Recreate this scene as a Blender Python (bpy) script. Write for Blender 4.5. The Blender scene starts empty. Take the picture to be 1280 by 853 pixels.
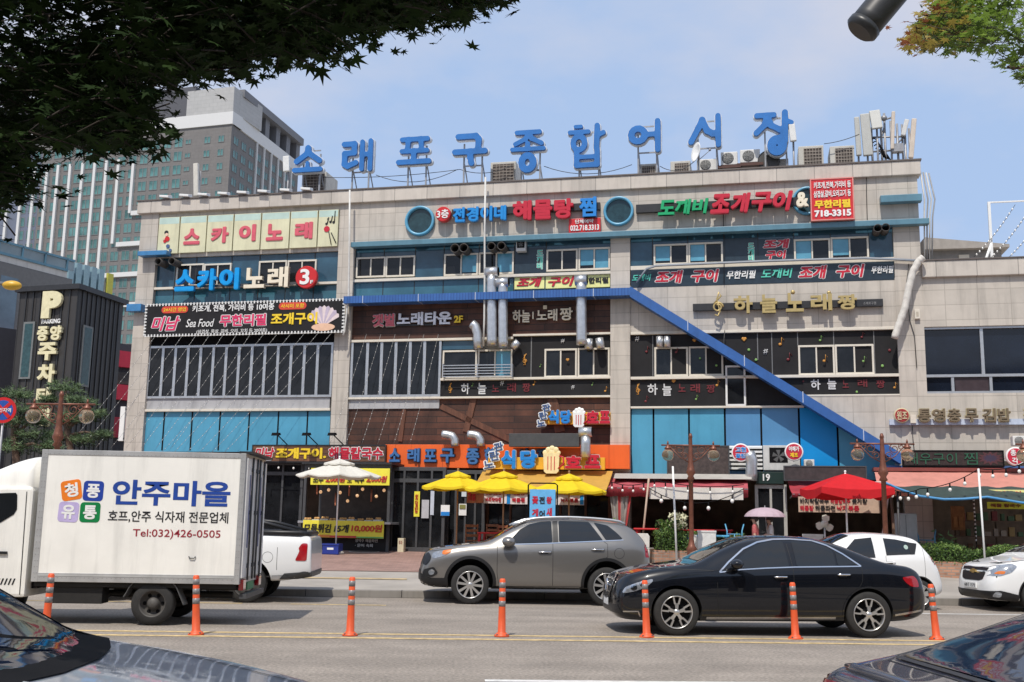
import bpy, bmesh, math, random
import numpy as np
from mathutils import Vector, Matrix, Euler
from mathutils.bvhtree import BVHTree
R = math.radians
random.seed(7)
SC = bpy.context.scene
COL = SC.collection
# ---------------------------------------------------------------- camera
CAMZ, FPX = 1.57, 1350.0
PITCH, ROLL, YAW = R(9.606), R(1.0), R(-3.0)
def cam_axes():
    f = Vector((-math.sin(YAW), math.cos(YAW), 0)); r = Vector((math.cos(YAW), math.sin(YAW), 0)); u = Vector((0, 0, 1))
    f2 = f*math.cos(PITCH)+u*math.sin(PITCH); u2 = u*math.cos(PITCH)-f*math.sin(PITCH)
    return r*math.cos(ROLL)+u2*math.sin(ROLL), u2*math.cos(ROLL)-r*math.sin(ROLL), f2
AX, AU, AF = cam_axes()
cd = bpy.data.cameras.new('camera'); cam = bpy.data.objects.new('camera', cd); COL.objects.link(cam)
m3 = Matrix((AX, AU, -AF)).transposed()
cam.matrix_world = Matrix.Translation((0, 0, CAMZ)) @ m3.to_4x4()
cd.sensor_width = 36.0; cd.lens = 36.0*FPX/1280; cd.clip_end = 3000; cd.clip_start = .05
SC.camera = cam
# ---------------------------------------------------------------- light
SUN_EL, SUN_AZ_TO = R(58), R(68)      # elevation; heading in which shadows fall (from +X towards +Y)
ld = bpy.data.lights.new('sun', 'SUN'); ld.energy = 3.9; ld.angle = R(.6); ld.color = (1, .94, .85)
lo = bpy.data.objects.new('sun', ld); COL.objects.link(lo)
sd = Vector((math.cos(SUN_AZ_TO)*math.cos(SUN_EL), math.sin(SUN_AZ_TO)*math.cos(SUN_EL), -math.sin(SUN_EL)))
lo.rotation_euler = sd.to_track_quat('-Z', 'Y').to_euler(); lo.location = (-10, -20, 40)
W = bpy.data.worlds.new('World'); SC.world = W; W.use_nodes = True
nt = W.node_tree; N = nt.nodes; L = nt.links
for n in list(N): N.remove(n)
out = N.new('ShaderNodeOutputWorld'); bg = N.new('ShaderNodeBackground'); sky = N.new('ShaderNodeTexSky')
sky.sky_type = 'NISHITA'; sky.sun_disc = False; sky.sun_elevation = SUN_EL
sx, sy = -sd.x, -sd.y
sky.sun_rotation = math.atan2(sx, sy)
sky.air_density = 1.0; sky.dust_density = 2.0; sky.ozone_density = 1.5
bg.inputs['Strength'].default_value = .125
tc = N.new('ShaderNodeTexCoord'); mp = N.new('ShaderNodeMapping'); mp.inputs['Scale'].default_value = (1.6, 1.6, 3.2)
mp.inputs['Location'].default_value = (.35, .1, .2)
no = N.new('ShaderNodeTexNoise'); no.inputs['Scale'].default_value = 2.1; no.inputs['Detail'].default_value = 7; no.inputs['Roughness'].default_value = .52
rp = N.new('ShaderNodeValToRGB'); rp.color_ramp.elements[0].position = .40; rp.color_ramp.elements[1].position = .68
rp.color_ramp.elements[0].color = (3.75, 5.05, 7.4, 1); rp.color_ramp.elements[1].color = (6.1, 6.15, 6.9, 1)
mx = N.new('ShaderNodeMix'); mx.data_type = 'RGBA'; mx.inputs[0].default_value = .80
L.new(tc.outputs['Generated'], mp.inputs[0]); L.new(mp.outputs[0], no.inputs[0]); L.new(no.outputs[0], rp.inputs[0])
L.new(rp.outputs[0], mx.inputs[7]); L.new(sky.outputs[0], mx.inputs[6]); L.new(mx.outputs[2], bg.inputs[0]); L.new(bg.outputs[0], out.inputs[0])
SC.view_settings.view_transform = 'Standard'; SC.view_settings.look = 'None'; SC.view_settings.exposure = 0.0; SC.view_settings.gamma = 1
SC.cycles.max_bounces = 6; SC.cycles.use_denoising = True
# ---------------------------------------------------------------- pixel -> place
def ray(px, py): return (AX*((px-640)/FPX)-AU*((py-426.5)/FPX)+AF)
CP = Vector((0, 0, CAMZ))
def gp(px, py, z=0.0):
    d = ray(px, py); return CP+d*((z-CAMZ)/d.z)
def at_y(px, py, Y):
    d = ray(px, py); return CP+d*(Y/d.y)
KERB = 23.3
def zg(x, y): return .15+.045*max(0, y-KERB)
def sw(px, py):
    d = ray(px, py); t = (.15-.045*KERB-CAMZ)/(d.z-.045*d.y); return CP+d*t
FA = R(-15.74)
FD = Vector((math.cos(FA), math.sin(FA), 0)); FN = Vector((-math.sin(FA), math.cos(FA), 0))   # FN: into the building
d0 = ray(480, 654); F0 = CP+d0*(35.1/d0.dot(AF)); F0.z = 0
def fp(px, py, off=0.0):
    d = ray(px, py); t = ((F0-FN*off)-CP).dot(FN)/d.dot(FN); p = CP+d*t-F0
    return p.dot(FD), p.z
def fr(x0, y0, x1, y1, off=0.0):
    xm, ym = (x0+x1)/2, (y0+y1)/2
    return fp(x0, ym, off)[0], fp(x1, ym, off)[0], fp(xm, y1, off)[1], fp(xm, y0, off)[1]
def fw(u, y, v): return F0+FD*u+FN*y+Vector((0, 0, v))
def fground(u, y): p = fw(u, y, 0); return zg(p.x, p.y)
# ---------------------------------------------------------------- materials
MATS = {}
def node(nt, t, **k):
    n = nt.nodes.new(t)
    for a, b in k.items(): setattr(n, a, b)
    return n
def pm(name, col, rough=.6, metal=0.0, var=.10, scale=6.0, bump=0.0, bscale=40.0, coat=0.0, spec=.5, streak=0.0, stretch=(1, 1, 1), emit=None, trans=0.0):
    if name in MATS: return MATS[name]
    m = bpy.data.materials.new(name); m.use_nodes = True; t = m.node_tree; b = t.nodes['Principled BSDF']; l = t.links
    b.inputs['Roughness'].default_value = rough; b.inputs['Metallic'].default_value = metal
    b.inputs['Coat Weight'].default_value = coat; b.inputs['Coat Roughness'].default_value = .03; b.inputs['Specular IOR Level'].default_value = spec
    c = node(t, 'ShaderNodeTexCoord'); mpn = node(t, 'ShaderNodeMapping'); mpn.inputs['Scale'].default_value = stretch
    l.new(c.outputs['Object'], mpn.inputs[0])
    n = node(t, 'ShaderNodeTexNoise'); n.inputs['Scale'].default_value = scale; n.inputs['Detail'].default_value = 5; n.inputs['Roughness'].default_value = .6
    l.new(mpn.outputs[0], n.inputs[0])
    mr = node(t, 'ShaderNodeMapRange'); mr.inputs[1].default_value = .3; mr.inputs[2].default_value = .7
    mr.inputs[3].default_value = 1-var; mr.inputs[4].default_value = 1+var; l.new(n.outputs[0], mr.inputs[0])
    mix = node(t, 'ShaderNodeVectorMath', operation='SCALE'); mix.inputs[0].default_value = col[:3]; l.new(mr.outputs[0], mix.inputs[3])
    last = mix.outputs[0]
    if streak:
        m2 = node(t, 'ShaderNodeMapping'); m2.inputs['Scale'].default_value = (1.7, 1.7, .16); l.new(c.outputs['Object'], m2.inputs[0])
        n2 = node(t, 'ShaderNodeTexNoise'); n2.inputs['Scale'].default_value = 2.0; n2.inputs['Detail'].default_value = 9; n2.inputs['Roughness'].default_value = .68; l.new(m2.outputs[0], n2.inputs[0])
        r2 = node(t, 'ShaderNodeMapRange'); r2.inputs[1].default_value = .48; r2.inputs[2].default_value = .75; r2.inputs[3].default_value = 1; r2.inputs[4].default_value = 1-streak
        l.new(n2.outputs[0], r2.inputs[0]); s2 = node(t, 'ShaderNodeVectorMath', operation='SCALE'); l.new(last, s2.inputs[0]); l.new(r2.outputs[0], s2.inputs[3]); last = s2.outputs[0]
    l.new(last, b.inputs['Base Color'])
    if bump:
        n3 = node(t, 'ShaderNodeTexNoise'); n3.inputs['Scale'].default_value = bscale; n3.inputs['Detail'].default_value = 4; l.new(mpn.outputs[0], n3.inputs[0])
        bp = node(t, 'ShaderNodeBump'); bp.inputs['Strength'].default_value = bump; bp.inputs['Distance'].default_value = .02; l.new(n3.outputs[0], bp.inputs['Height']); l.new(bp.outputs[0], b.inputs['Normal'])
    if emit: b.inputs['Emission Color'].default_value = (*emit[:3], 1); b.inputs['Emission Strength'].default_value = emit[3]
    if trans:
        tr = node(t, 'ShaderNodeBsdfTranslucent'); ms = node(t, 'ShaderNodeMixShader'); ms.inputs[0].default_value = trans
        l.new(last, tr.inputs[0]); l.new(b.outputs[0], ms.inputs[1]); l.new(tr.outputs[0], ms.inputs[2]); l.new(ms.outputs[0], t.nodes['Material Output'].inputs[0])
    MATS[name] = m; m.diffuse_color = (*col[:3], 1)
    return m
def tilem(name, col, mort, bw, rh, msize, offset=.0, rough=.6, var=.1, streak=.25, axes='xz', bump=.2, squash=1.0):
    """grid of tiles / bricks / planks in object space"""
    if name in MATS: return MATS[name]
    m = pm(name, col, rough, var=var, scale=1.5, streak=streak); t = m.node_tree; l = t.links; b = t.nodes['Principled BSDF']
    src = b.inputs['Base Color'].links[0].from_socket
    c = node(t, 'ShaderNodeTexCoord'); sp = node(t, 'ShaderNodeSeparateXYZ'); cb = node(t, 'ShaderNodeCombineXYZ'); l.new(c.outputs['Object'], sp.inputs[0])
    l.new(sp.outputs['XYZ'.index(axes[0].upper())], cb.inputs[0]); l.new(sp.outputs['XYZ'.index(axes[1].upper())], cb.inputs[1])
    br = node(t, 'ShaderNodeTexBrick'); br.offset = offset; br.inputs['Scale'].default_value = 1; br.inputs['Brick Width'].default_value = bw; br.inputs['Row Height'].default_value = rh
    br.inputs['Mortar Size'].default_value = msize; br.inputs['Mortar Smooth'].default_value = .1; br.inputs['Bias'].default_value = 0
    br.inputs['Color1'].default_value = (1-var, 1-var, 1-var, 1); br.inputs['Color2'].default_value = (1+var*.6, 1+var*.55, 1+var*.5, 1); br.inputs['Mortar'].default_value = (*[a/b_ for a, b_ in zip(mort, col)], 1)
    l.new(cb.outputs[0], br.inputs[0])
    mu = node(t, 'ShaderNodeVectorMath', operation='MULTIPLY'); l.new(src, mu.inputs[0]); l.new(br.outputs[0], mu.inputs[1]); l.new(mu.outputs[0], b.inputs['Base Color'])
    if bump:
        bp = node(t, 'ShaderNodeBump'); bp.invert = True; bp.inputs['Strength'].default_value = bump; bp.inputs['Distance'].default_value = .02; l.new(br.outputs['Fac'], bp.inputs['Height']); l.new(bp.outputs[0], b.inputs['Normal'])
    return m
STONE = tilem('stone_tile', (.515, .468, .41), (.36, .325, .28), .92, .46, .010, 0, .65, .085, .30)
STONEB = tilem('stone_band', (.535, .487, .43), (.27, .245, .22), 1.15, 3.0, .012, 0, .65, .08, .30)
GLASSB = pm('blue_glass', (.028, .075, .115), .08, var=.45, scale=.9, spec=.6, bump=.08, bscale=.9)
GLASSD = pm('dark_glass', (.012, .013, .015), .05, var=.5, scale=2, spec=.4, bump=.06, bscale=1.2)
GLASSC = pm('curtain_glass', (.10, .30, .42), .12, var=.2, scale=2)
PANELB = pm('blue_panel', (.085, .325, .49), .35, var=.10, scale=.8, streak=.15)
PANELV = pm('violet_blue_panel', (.09, .25, .46), .35, var=.08, scale=.8, streak=.12)
PANELX = pm('vivid_blue_panel', (.0, .25, .62), .4, var=.05, scale=1)
TEAL = pm('teal_metal', (.10, .22, .29), .4, var=.12, scale=2, streak=.2)
NAVY = tilem('blue_canopy_metal', (.035, .12, .36), (.02, .07, .25), .1, 9, .012, 0, .45, .1, .15, 'xz', .3)
WOOD = tilem('brown_plank', (.085, .032, .018), (.02, .01, .007), 2.6, .2, .012, .37, .6, .45, .5)
WOODL = pm('board_red_brown', (.115, .045, .024), .6, var=.4, scale=3, stretch=(3, 3, .4))
BLACKP = pm('black_film', (.016, .015, .016), .6, spec=.25, var=.25, scale=2, streak=.15)
CREAM = pm('cream_frame', (.66, .61, .52), .5, var=.06)
WHITEF = pm('white_frame', (.72, .72, .70), .4, var=.05)
ALU = pm('aluminium', (.55, .56, .57), .35, metal=.7, var=.08)
GREYP = pm('grey_panel', (.40, .40, .41), .55, var=.08, scale=2, streak=.3)
DUCT = pm('galvanised_duct', (.58, .59, .60), .34, metal=.75, var=.18, scale=5, bump=.1, bscale=14)
DARK = pm('dark_metal', (.025, .025, .027), .45, var=.2)
DGREY = pm('charcoal_metal', (.06, .062, .066), .5, var=.15)
BLACK = pm('matt_black', (.008, .008, .009), .8, var=.2, spec=.12)
WHITE = pm('white_paint', (.80, .80, .78), .4, var=.03)
RED = pm('red_plastic', (.55, .02, .022), .35, var=.06)
REDL = pm('red_letter', (.52, .018, .04), .35, var=.05)
BLUEL = pm('blue_letter', (.02, .22, .62), .35, var=.06)
BLUEK = pm('sky_blue_letter', (.015, .24, .62), .3, var=.05)
GREENL = pm('green_letter', (.01, .35, .13), .35, var=.05)
CREAML = pm('cream_letter', (.78, .70, .55), .45, var=.05)
GOLDL = pm('gold_letter', (.50, .38, .16), .35, metal=.35, var=.1)
YELL = pm('yellow_letter', (.85, .60, .03), .4, var=.05)
YEL = pm('yellow_sheet', (.80, .72, .06), .5, var=.05)
PYEL = pm('pale_yellow_sheet', (.82, .80, .32), .5, var=.05)
ORANGE = pm('orange_sheet', (.80, .13, .02), .45, var=.06, scale=1, streak=.15)
MUST = pm('mustard_sheet', (.80, .42, .03), .45, var=.06)
BLK_T = pm('black_letter', (.012, .012, .014), .5, var=.1)
BROWN_T = pm('brown_letter', (.28, .05, .03), .5, var=.1)
WBULB = pm('bulb_glass', (.85, .83, .78), .15, var=.02)
COPPER = pm('copper_paint', (.19, .070, .042), .42, metal=.3, var=.25, scale=9)
CONC = pm('concrete', (.36, .34, .31), .85, var=.12, scale=3, bump=.15, bscale=60)
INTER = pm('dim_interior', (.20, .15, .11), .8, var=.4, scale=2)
# ---------------------------------------------------------------- mesh builder
class MB:
    def __init__(s): s.v = []; s.f = []; s.m = []; s.sm = []
    def add(s, vs, fs, m=0, sm=False):
        b = len(s.v); s.v += [tuple(v) for v in vs]
        for f in fs: s.f.append(tuple(i+b for i in f)); s.m.append(m); s.sm.append(sm)
        return s
    def box(s, x0, x1, y0, y1, z0, z1, m=0):
        if x0 > x1: x0, x1 = x1, x0
        if y0 > y1: y0, y1 = y1, y0
        if z0 > z1: z0, z1 = z1, z0
        return s.add([(x0, y0, z0), (x1, y0, z0), (x1, y1, z0), (x0, y1, z0), (x0, y0, z1), (x1, y0, z1), (x1, y1, z1), (x0, y1, z1)],
              [(3, 2, 1, 0), (4, 5, 6, 7), (0, 1, 5, 4), (1, 2, 6, 5), (2, 3, 7, 6), (3, 0, 4, 7)], m)
    def hexa(s, p, m=0): return s.add(p, [(3, 2, 1, 0), (4, 5, 6, 7), (0, 1, 5, 4), (1, 2, 6, 5), (2, 3, 7, 6), (3, 0, 4, 7)], m)
    def prism(s, poly, y0, y1, m=0, axis='y', sm=False):
        n = len(poly)
        g = {'y': lambda a, b, c: (a, c, b), 'x': lambda a, b, c: (c, a, b), 'z': lambda a, b, c: (a, b, c)}[axis]
        vs = [g(a, b, y0) for a, b in poly]+[g(a, b, y1) for a, b in poly]
        s.add(vs, [tuple(range(n)), tuple(range(2*n-1, n-1, -1))], m)
        b = len(s.v)-2*n
        for i in range(n):
            j = (i+1) % n; s.f.append((b+j, b+i, b+n+i, b+n+j)); s.m.append(m); s.sm.append(sm)
        return s
    def tube(s, pts, r, n=8, m=0, cap=True, sm=True):
        pts = [Vector(p) for p in pts]; k = len(pts); rs = r if isinstance(r, (list, tuple)) else [r]*k
        vs = []; prev = None
        for i, p in enumerate(pts):
            t = (pts[min(i+1, k-1)]-pts[max(i-1, 0)]).normalized()
            if prev is None:
                a = Vector((0, 0, 1)) if abs(t.z) < .9 else Vector((1, 0, 0)); x = t.cross(a).normalized()
            else: x = (prev-t*prev.dot(t)).normalized()
            prev = x; y = t.cross(x)
            for j in range(n):
                a = 2*math.pi*j/n; vs.append(p+(x*math.cos(a)+y*math.sin(a))*rs[i])
        fs = [(i*n+j, i*n+(j+1) % n, (i+1)*n+(j+1) % n, (i+1)*n+j) for i in range(k-1) for j in range(n)]
        b = len(s.v); s.add(vs, fs, m, sm)
        if cap: s.f += [tuple(b+j for j in range(n-1, -1, -1)), tuple(b+(k-1)*n+j for j in range(n))]; s.m += [m, m]; s.sm += [False, False]
        return s
    def lathe(s, prof, c=(0, 0, 0), axis='z', n=16, m=0, sm=True, cap=True):
        k = len(prof); vs = []
        for r, h in prof:
            for j in range(n):
                a = 2*math.pi*j/n; p = (r*math.cos(a), r*math.sin(a), h)
                if axis == 'y': p = (p[0], -h, p[1])
                elif axis == 'x': p = (h, p[0], p[1])
                vs.append((p[0]+c[0], p[1]+c[1], p[2]+c[2]))
        fs = [(i*n+j, i*n+(j+1) % n, (i+1)*n+(j+1) % n, (i+1)*n+j) for i in range(k-1) for j in range(n)]
        s.add(vs, fs, m, sm); b = len(s.v)-k*n
        if cap and prof[0][0] > 1e-4: s.f.append(tuple(b+j for j in range(n-1, -1, -1))); s.m.append(m); s.sm.append(False)
        if cap and prof[-1][0] > 1e-4: s.f.append(tuple(b+(k-1)*n+j for j in range(n))); s.m.append(m); s.sm.append(False)
        return s
    def ball(s, c, r, n=12, k=8, m=0, sq=(1, 1, 1)):
        prof = [(max(1e-5, r*math.sin(math.pi*i/k)), -r*math.cos(math.pi*i/k)) for i in range(k+1)]
        t = MB(); t.lathe(prof, n=n, sm=True)
        return s.add([(v[0]*sq[0]+c[0], v[1]*sq[1]+c[1], v[2]*sq[2]+c[2]) for v in t.v], t.f, m, True)
    def build(s, name, mats, parent=None, o=None, bevel=0, loc=None, rot=None, sub=0):
        if o is None and parent is not None: o = ORG.get(parent.name, (0, 0, 0))
        o = o or (0, 0, 0)
        me = bpy.data.meshes.new(name); me.from_pydata([(v[0]-o[0], v[1]-o[1], v[2]-o[2]) for v in s.v], [], s.f)
        mats = mats if isinstance(mats, (list, tuple)) else [mats]
        for m in mats: me.materials.append(m)
        me.polygons.foreach_set('material_index', s.m); me.polygons.foreach_set('use_smooth', s.sm)
        bm = bmesh.new(); bm.from_mesh(me); bmesh.ops.remove_doubles(bm, verts=bm.verts, dist=1e-5); bmesh.ops.recalc_face_normals(bm, faces=bm.faces)
        if bevel:
            es = [e for e in bm.edges if len(e.link_faces) == 2 and e.calc_face_angle(0) > .5]
            bmesh.ops.bevel(bm, geom=es, offset=bevel, segments=2, affect='EDGES', profile=.6, clamp_overlap=True)
        bm.to_mesh(me); bm.free()
        ob = bpy.data.objects.new(name, me); COL.objects.link(ob)
        if parent is not None: ob.parent = parent
        if loc is not None: ob.location = loc
        if rot is not None: ob.rotation_euler = rot
        if sub: md = ob.modifiers.new('sub', 'SUBSURF'); md.levels = sub; md.render_levels = sub
        return ob
ORG = {}
def tag(o, label, cat, group=None, kind=None):
    if label: o['label'] = label
    if cat: o['category'] = cat
    if group: o['group'] = group
    if kind: o['kind'] = kind
    return o
def thing(name, label, cat, loc=(0, 0, 0), rz=0, group=None):
    o = bpy.data.objects.new(name, None); COL.objects.link(o); o.location = loc; o.rotation_euler = (0, 0, rz); o.empty_display_size = .2
    return tag(o, label, cat, group)
def fth(name, label, cat, u, v, group=None, y=0.0):
    o = thing(name, label, cat, fw(u, y, v), FA, group); ORG[o.name] = (u, y, v); return o
def kids(o): return [c for c in bpy.data.objects if c.parent == o]
def dup(root, loc, rz, label=None):
    def cp(o, par):
        c = o.copy(); COL.objects.link(c); c.parent = par
        for k in CH.get(o.name, []): cp(k, c)
        return c
    CH = {}
    for ob in COL.objects:
        if ob.parent: CH.setdefault(ob.parent.name, []).append(ob)
    r = cp(root, None); r.location = loc; r.rotation_euler = (0, 0, rz)
    if label: r['label'] = label
    return r
# ---------------------------------------------------------------- lettering
_tc = {}
def glyphs(body, bold=0.03, shear=0.0, space=1.0):
    k = (body, round(bold, 4), shear, space)
    if k not in _tc:
        c = bpy.data.curves.new('t', 'FONT'); c.body = body; c.extrude = .5; c.offset = bold; c.shear = shear; c.space_character = space; c.resolution_u = 4
        c.align_x = 'CENTER'; c.space_line = .95
        o = bpy.data.objects.new('t', c); COL.objects.link(o)
        me = bpy.data.meshes.new_from_object(o.evaluated_get(bpy.context.evaluated_depsgraph_get()))
        _tc[k] = ([tuple(v.co) for v in me.vertices], [tuple(p.vertices) for p in me.polygons])
        bpy.data.objects.remove(o); bpy.data.curves.remove(c); bpy.data.meshes.remove(me)
    return _tc[k]
def put_text(mb, body, rect, y, depth, m=0, bold=.03, shear=0.0, outline=None, om=1, space=1.0, rot=0.0):
    """text filling rect (x0,x1,z0,z1), back at y, front at y-depth; heavier weights are overlapped copies a hair apart in depth"""
    b0 = min(bold, .018); e = max(0, bold-b0)*.8; v, f = glyphs(body, b0, shear, space)
    xs = [a[0] for a in v]; ys = [a[1] for a in v]
    x0, x1, y0, y1 = min(xs)-e, max(xs)+e, min(ys)-e, max(ys)+e
    sx = (rect[1]-rect[0])/(x1-x0); sz = (rect[3]-rect[2])/(y1-y0)
    cx, cz = (rect[0]+rect[1])/2, (rect[2]+rect[3])/2; ca, sa = math.cos(rot), math.sin(rot)
    def tr(d, ox, oy):
        o = []
        for a in v:
            px, pz = (a[0]+ox-x0)*sx+rect[0]-cx, (a[1]+oy-y0)*sz+rect[2]-cz
            o.append((cx+px*ca-pz*sa, y-d*(a[2]+.5), cz+px*sa+pz*ca))
        return o
    st = max(.0004, min(.0012, depth*.04)); D8 = [(1, 0), (-1, 0), (0, 1), (0, -1), (.7, .7), (-.7, .7), (.7, -.7), (-.7, -.7)]
    mb.add(tr(depth, 0, 0), f, m)
    if e > .002:
        for k, (a, b) in enumerate(D8 if e > .03 else D8[4:]): mb.add(tr(depth-st*(k+1), a*e, b*e), f, m)
    if outline:
        for k, (a, b) in enumerate(D8): mb.add(tr(depth*.5-st*.8*(k+1) if depth > .03 else depth*.5-.0003*(k+1), a*(e+outline), b*(e+outline)), f, om)
    return mb
def sdf_slab(strokes, W_, H_, depth, res=.035, grow=0.0):
    """flat slab whose outline is the union of round strokes (points in metres)"""
    pad = .1; nx, nz = int((W_+2*pad)/res)+2, int((H_+2*pad)/res)+2
    X, Z = np.meshgrid(np.arange(nx)*res-pad, np.arange(nz)*res-pad, indexing='ij'); D = np.full(X.shape, 9.0)
    for pts, r in strokes:
        for (ax, az), (bx, bz) in zip(pts[:-1], pts[1:]):
            dx, dz = bx-ax, bz-az; q = dx*dx+dz*dz+1e-9; t = np.clip(((X-ax)*dx+(Z-az)*dz)/q, 0, 1)
            D = -np.log(np.exp(-np.minimum(D, 3)*60)+np.exp(-np.minimum(np.hypot(X-ax-t*dx, Z-az-t*dz)-r, 3)*60)+1e-300)/60
    D = np.minimum(D, 1)-grow; mb = MB(); vid = {}; V = []
    def vk(k, p):
        if k not in vid: vid[k] = len(V); V.append(p)
        return vid[k]
    def ev(i, j, i2, j2):
        a, b = D[i, j], D[i2, j2]; t = a/(a-b); return vk(tuple(sorted(((i, j), (i2, j2)))), (X[i, j]+t*(X[i2, j2]-X[i, j]), Z[i, j]+t*(Z[i2, j2]-Z[i, j])))
    F = []; E = {}
    for i in range(nx-1):
        for j in range(nz-1):
            cs = [(i, j), (i+1, j), (i+1, j+1), (i, j+1)]; ins = [D[c] < 0 for c in cs]
            if not any(ins): continue
            poly = []
            for q in range(4):
                a, b = cs[q], cs[(q+1) % 4]
                if ins[q]: poly.append(vk(a, (X[a], Z[a])))
                if ins[q] != ins[(q+1) % 4]: poly.append(ev(*a, *b))
            F.append(tuple(poly))
            for q in range(len(poly)):
                e = (poly[q], poly[(q+1) % len(poly)]); E[e] = 1
    bd = [e for e in E if (e[1], e[0]) not in E]; n = len(V)
    vs = [(a, -depth, b) for a, b in V]+[(a, 0, b) for a, b in V]
    fs = list(F)+[tuple(i+n for i in reversed(f)) for f in F]+[(b, a, a+n, b+n) for a, b in bd]
    return vs, fs
# ================================================================ GROUND
ROADM = pm('asphalt', (.285, .246, .207), .9, var=.16, scale=1.1, bump=.5, bscale=55)
t = ROADM.node_tree
_b = t.nodes['Principled BSDF']; _s = _b.inputs['Base Color'].links[0].from_socket
_c = node(t, 'ShaderNodeTexCoord'); _n = node(t, 'ShaderNodeTexNoise'); _n.inputs['Scale'].default_value = 26; _n.inputs['Detail'].default_value = 3
_r = node(t, 'ShaderNodeMapRange'); _r.inputs[1].default_value = .35; _r.inputs[2].default_value = .7; _r.inputs[3].default_value = .72; _r.inputs[4].default_value = 1.28
t.links.new(_c.outputs['Object'], _n.inputs[0]); t.links.new(_n.outputs[0], _r.inputs[0])
_m = node(t, 'ShaderNodeVectorMath', operation='SCALE'); t.links.new(_s, _m.inputs[0]); t.links.new(_r.outputs[0], _m.inputs[3])
# long worn wheel tracks and patched streaks running with the traffic
_n2 = node(t, 'ShaderNodeTexNoise'); _n2.inputs['Scale'].default_value = 1.0; _n2.inputs['Detail'].default_value = 4
_mp = node(t, 'ShaderNodeMapping'); _mp.inputs['Scale'].default_value = (.06, 1.3, 1); t.links.new(_c.outputs['Object'], _mp.inputs[0]); t.links.new(_mp.outputs[0], _n2.inputs[0])
_r2 = node(t, 'ShaderNodeMapRange'); _r2.inputs[1].default_value = .35; _r2.inputs[2].default_value = .65; _r2.inputs[3].default_value = .86; _r2.inputs[4].default_value = 1.06; t.links.new(_n2.outputs[0], _r2.inputs[0])
_m2 = node(t, 'ShaderNodeVectorMath', operation='SCALE'); t.links.new(_m.outputs[0], _m2.inputs[0]); t.links.new(_r2.outputs[0], _m2.inputs[3]); t.links.new(_m2.outputs[0], _b.inputs['Base Color'])
def sheet(name, pts, mat, kind='structure'):
    o = MB().add(pts, [tuple(range(len(pts)))]).build(name, mat); o['kind'] = kind; return o
sheet('ground', [(-900, -300, -.02), (900, -300, -.02), (900, 1500, -.02), (-900, 1500, -.02)], CONC)
sheet('road', [(-120, -3, 0), (120, -3, 0), (120, KERB, 0), (-120, KERB, 0)], ROADM)
LINEY = pm('road_yellow', (.52, .385, .19), .85, var=.42, scale=7); LINEW = pm('road_white', (.62, .61, .58), .8, var=.2, scale=9)
def yl(px, py): return gp(px, py).y
Y1, Y2 = (yl(300, 793)+yl(994, 797.5))/2, (yl(300, 798)+yl(994, 802.5))/2
for i, yy in enumerate((Y1, Y2)): sheet('centre_line', [(-80, yy-.085, .004), (80, yy-.085, .004), (80, yy+.085, .004), (-80, yy+.085, .004)], LINEY)
yy = yl(480, 757); sheet('edge_line', [(-80, yy-.07, .004), (-3.9, yy-.07, .004), (-3.9, yy+.07, .004), (-80, yy+.07, .004)], LINEY)
sheet('edge_line', [(-3, yy-.07, .004), (-1.2, yy-.07, .004), (-1.2, yy+.07, .004), (-3, yy+.07, .004)], LINEY)
yy = yl(1200, 768); sheet('parking_line', [(3, yy-.06, .004), (40, yy-.06, .004), (40, yy+.06, .004), (3, yy+.06, .004)], LINEW)
a, b = gp(606, 851), gp(960, 853); sheet('lane_line', [(a.x, a.y-.09, .004), (b.x, a.y-.09, .004), (b.x, a.y+.06, .004), (a.x, a.y+.06, .004)], LINEW)
KB = MB()
for i in range(-40, 40): KB.box(i*1.0+.004, i*1.0+.996, KERB-.02, KERB+.16, -.02, .149)
k = KB.build('kerb', tilem('kerb_stone', (.27, .25, .225), (.15, .14, .13), 1.0, 9, .01, 0, .8, .08, .3, 'xz'), bevel=.012); k['kind'] = 'structure'
PAVE = pm('worn_concrete', (.33, .30, .265), .9, var=.16, scale=.9, bump=.2, bscale=50)
BRICKP = tilem('brick_paving', (.30, .185, .155), (.22, .15, .125), .22, .11, .008, .5, .85, .18, 0, 'xy', .2)
YB = 27.6
sheet('sidewalk', [(-60, KERB+.16, .15), (60, KERB+.16, .15), (60, 60, zg(0, 60)), (-60, 60, zg(0, 60))], PAVE)
z0 = lambda y: zg(0, y)+.006
sheet('brick_pavement', [(-22, YB, z0(YB)), (4.5, YB, z0(YB)), (4.5, 44, z0(44)), (-22, 44, z0(44))], BRICKP)
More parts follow.
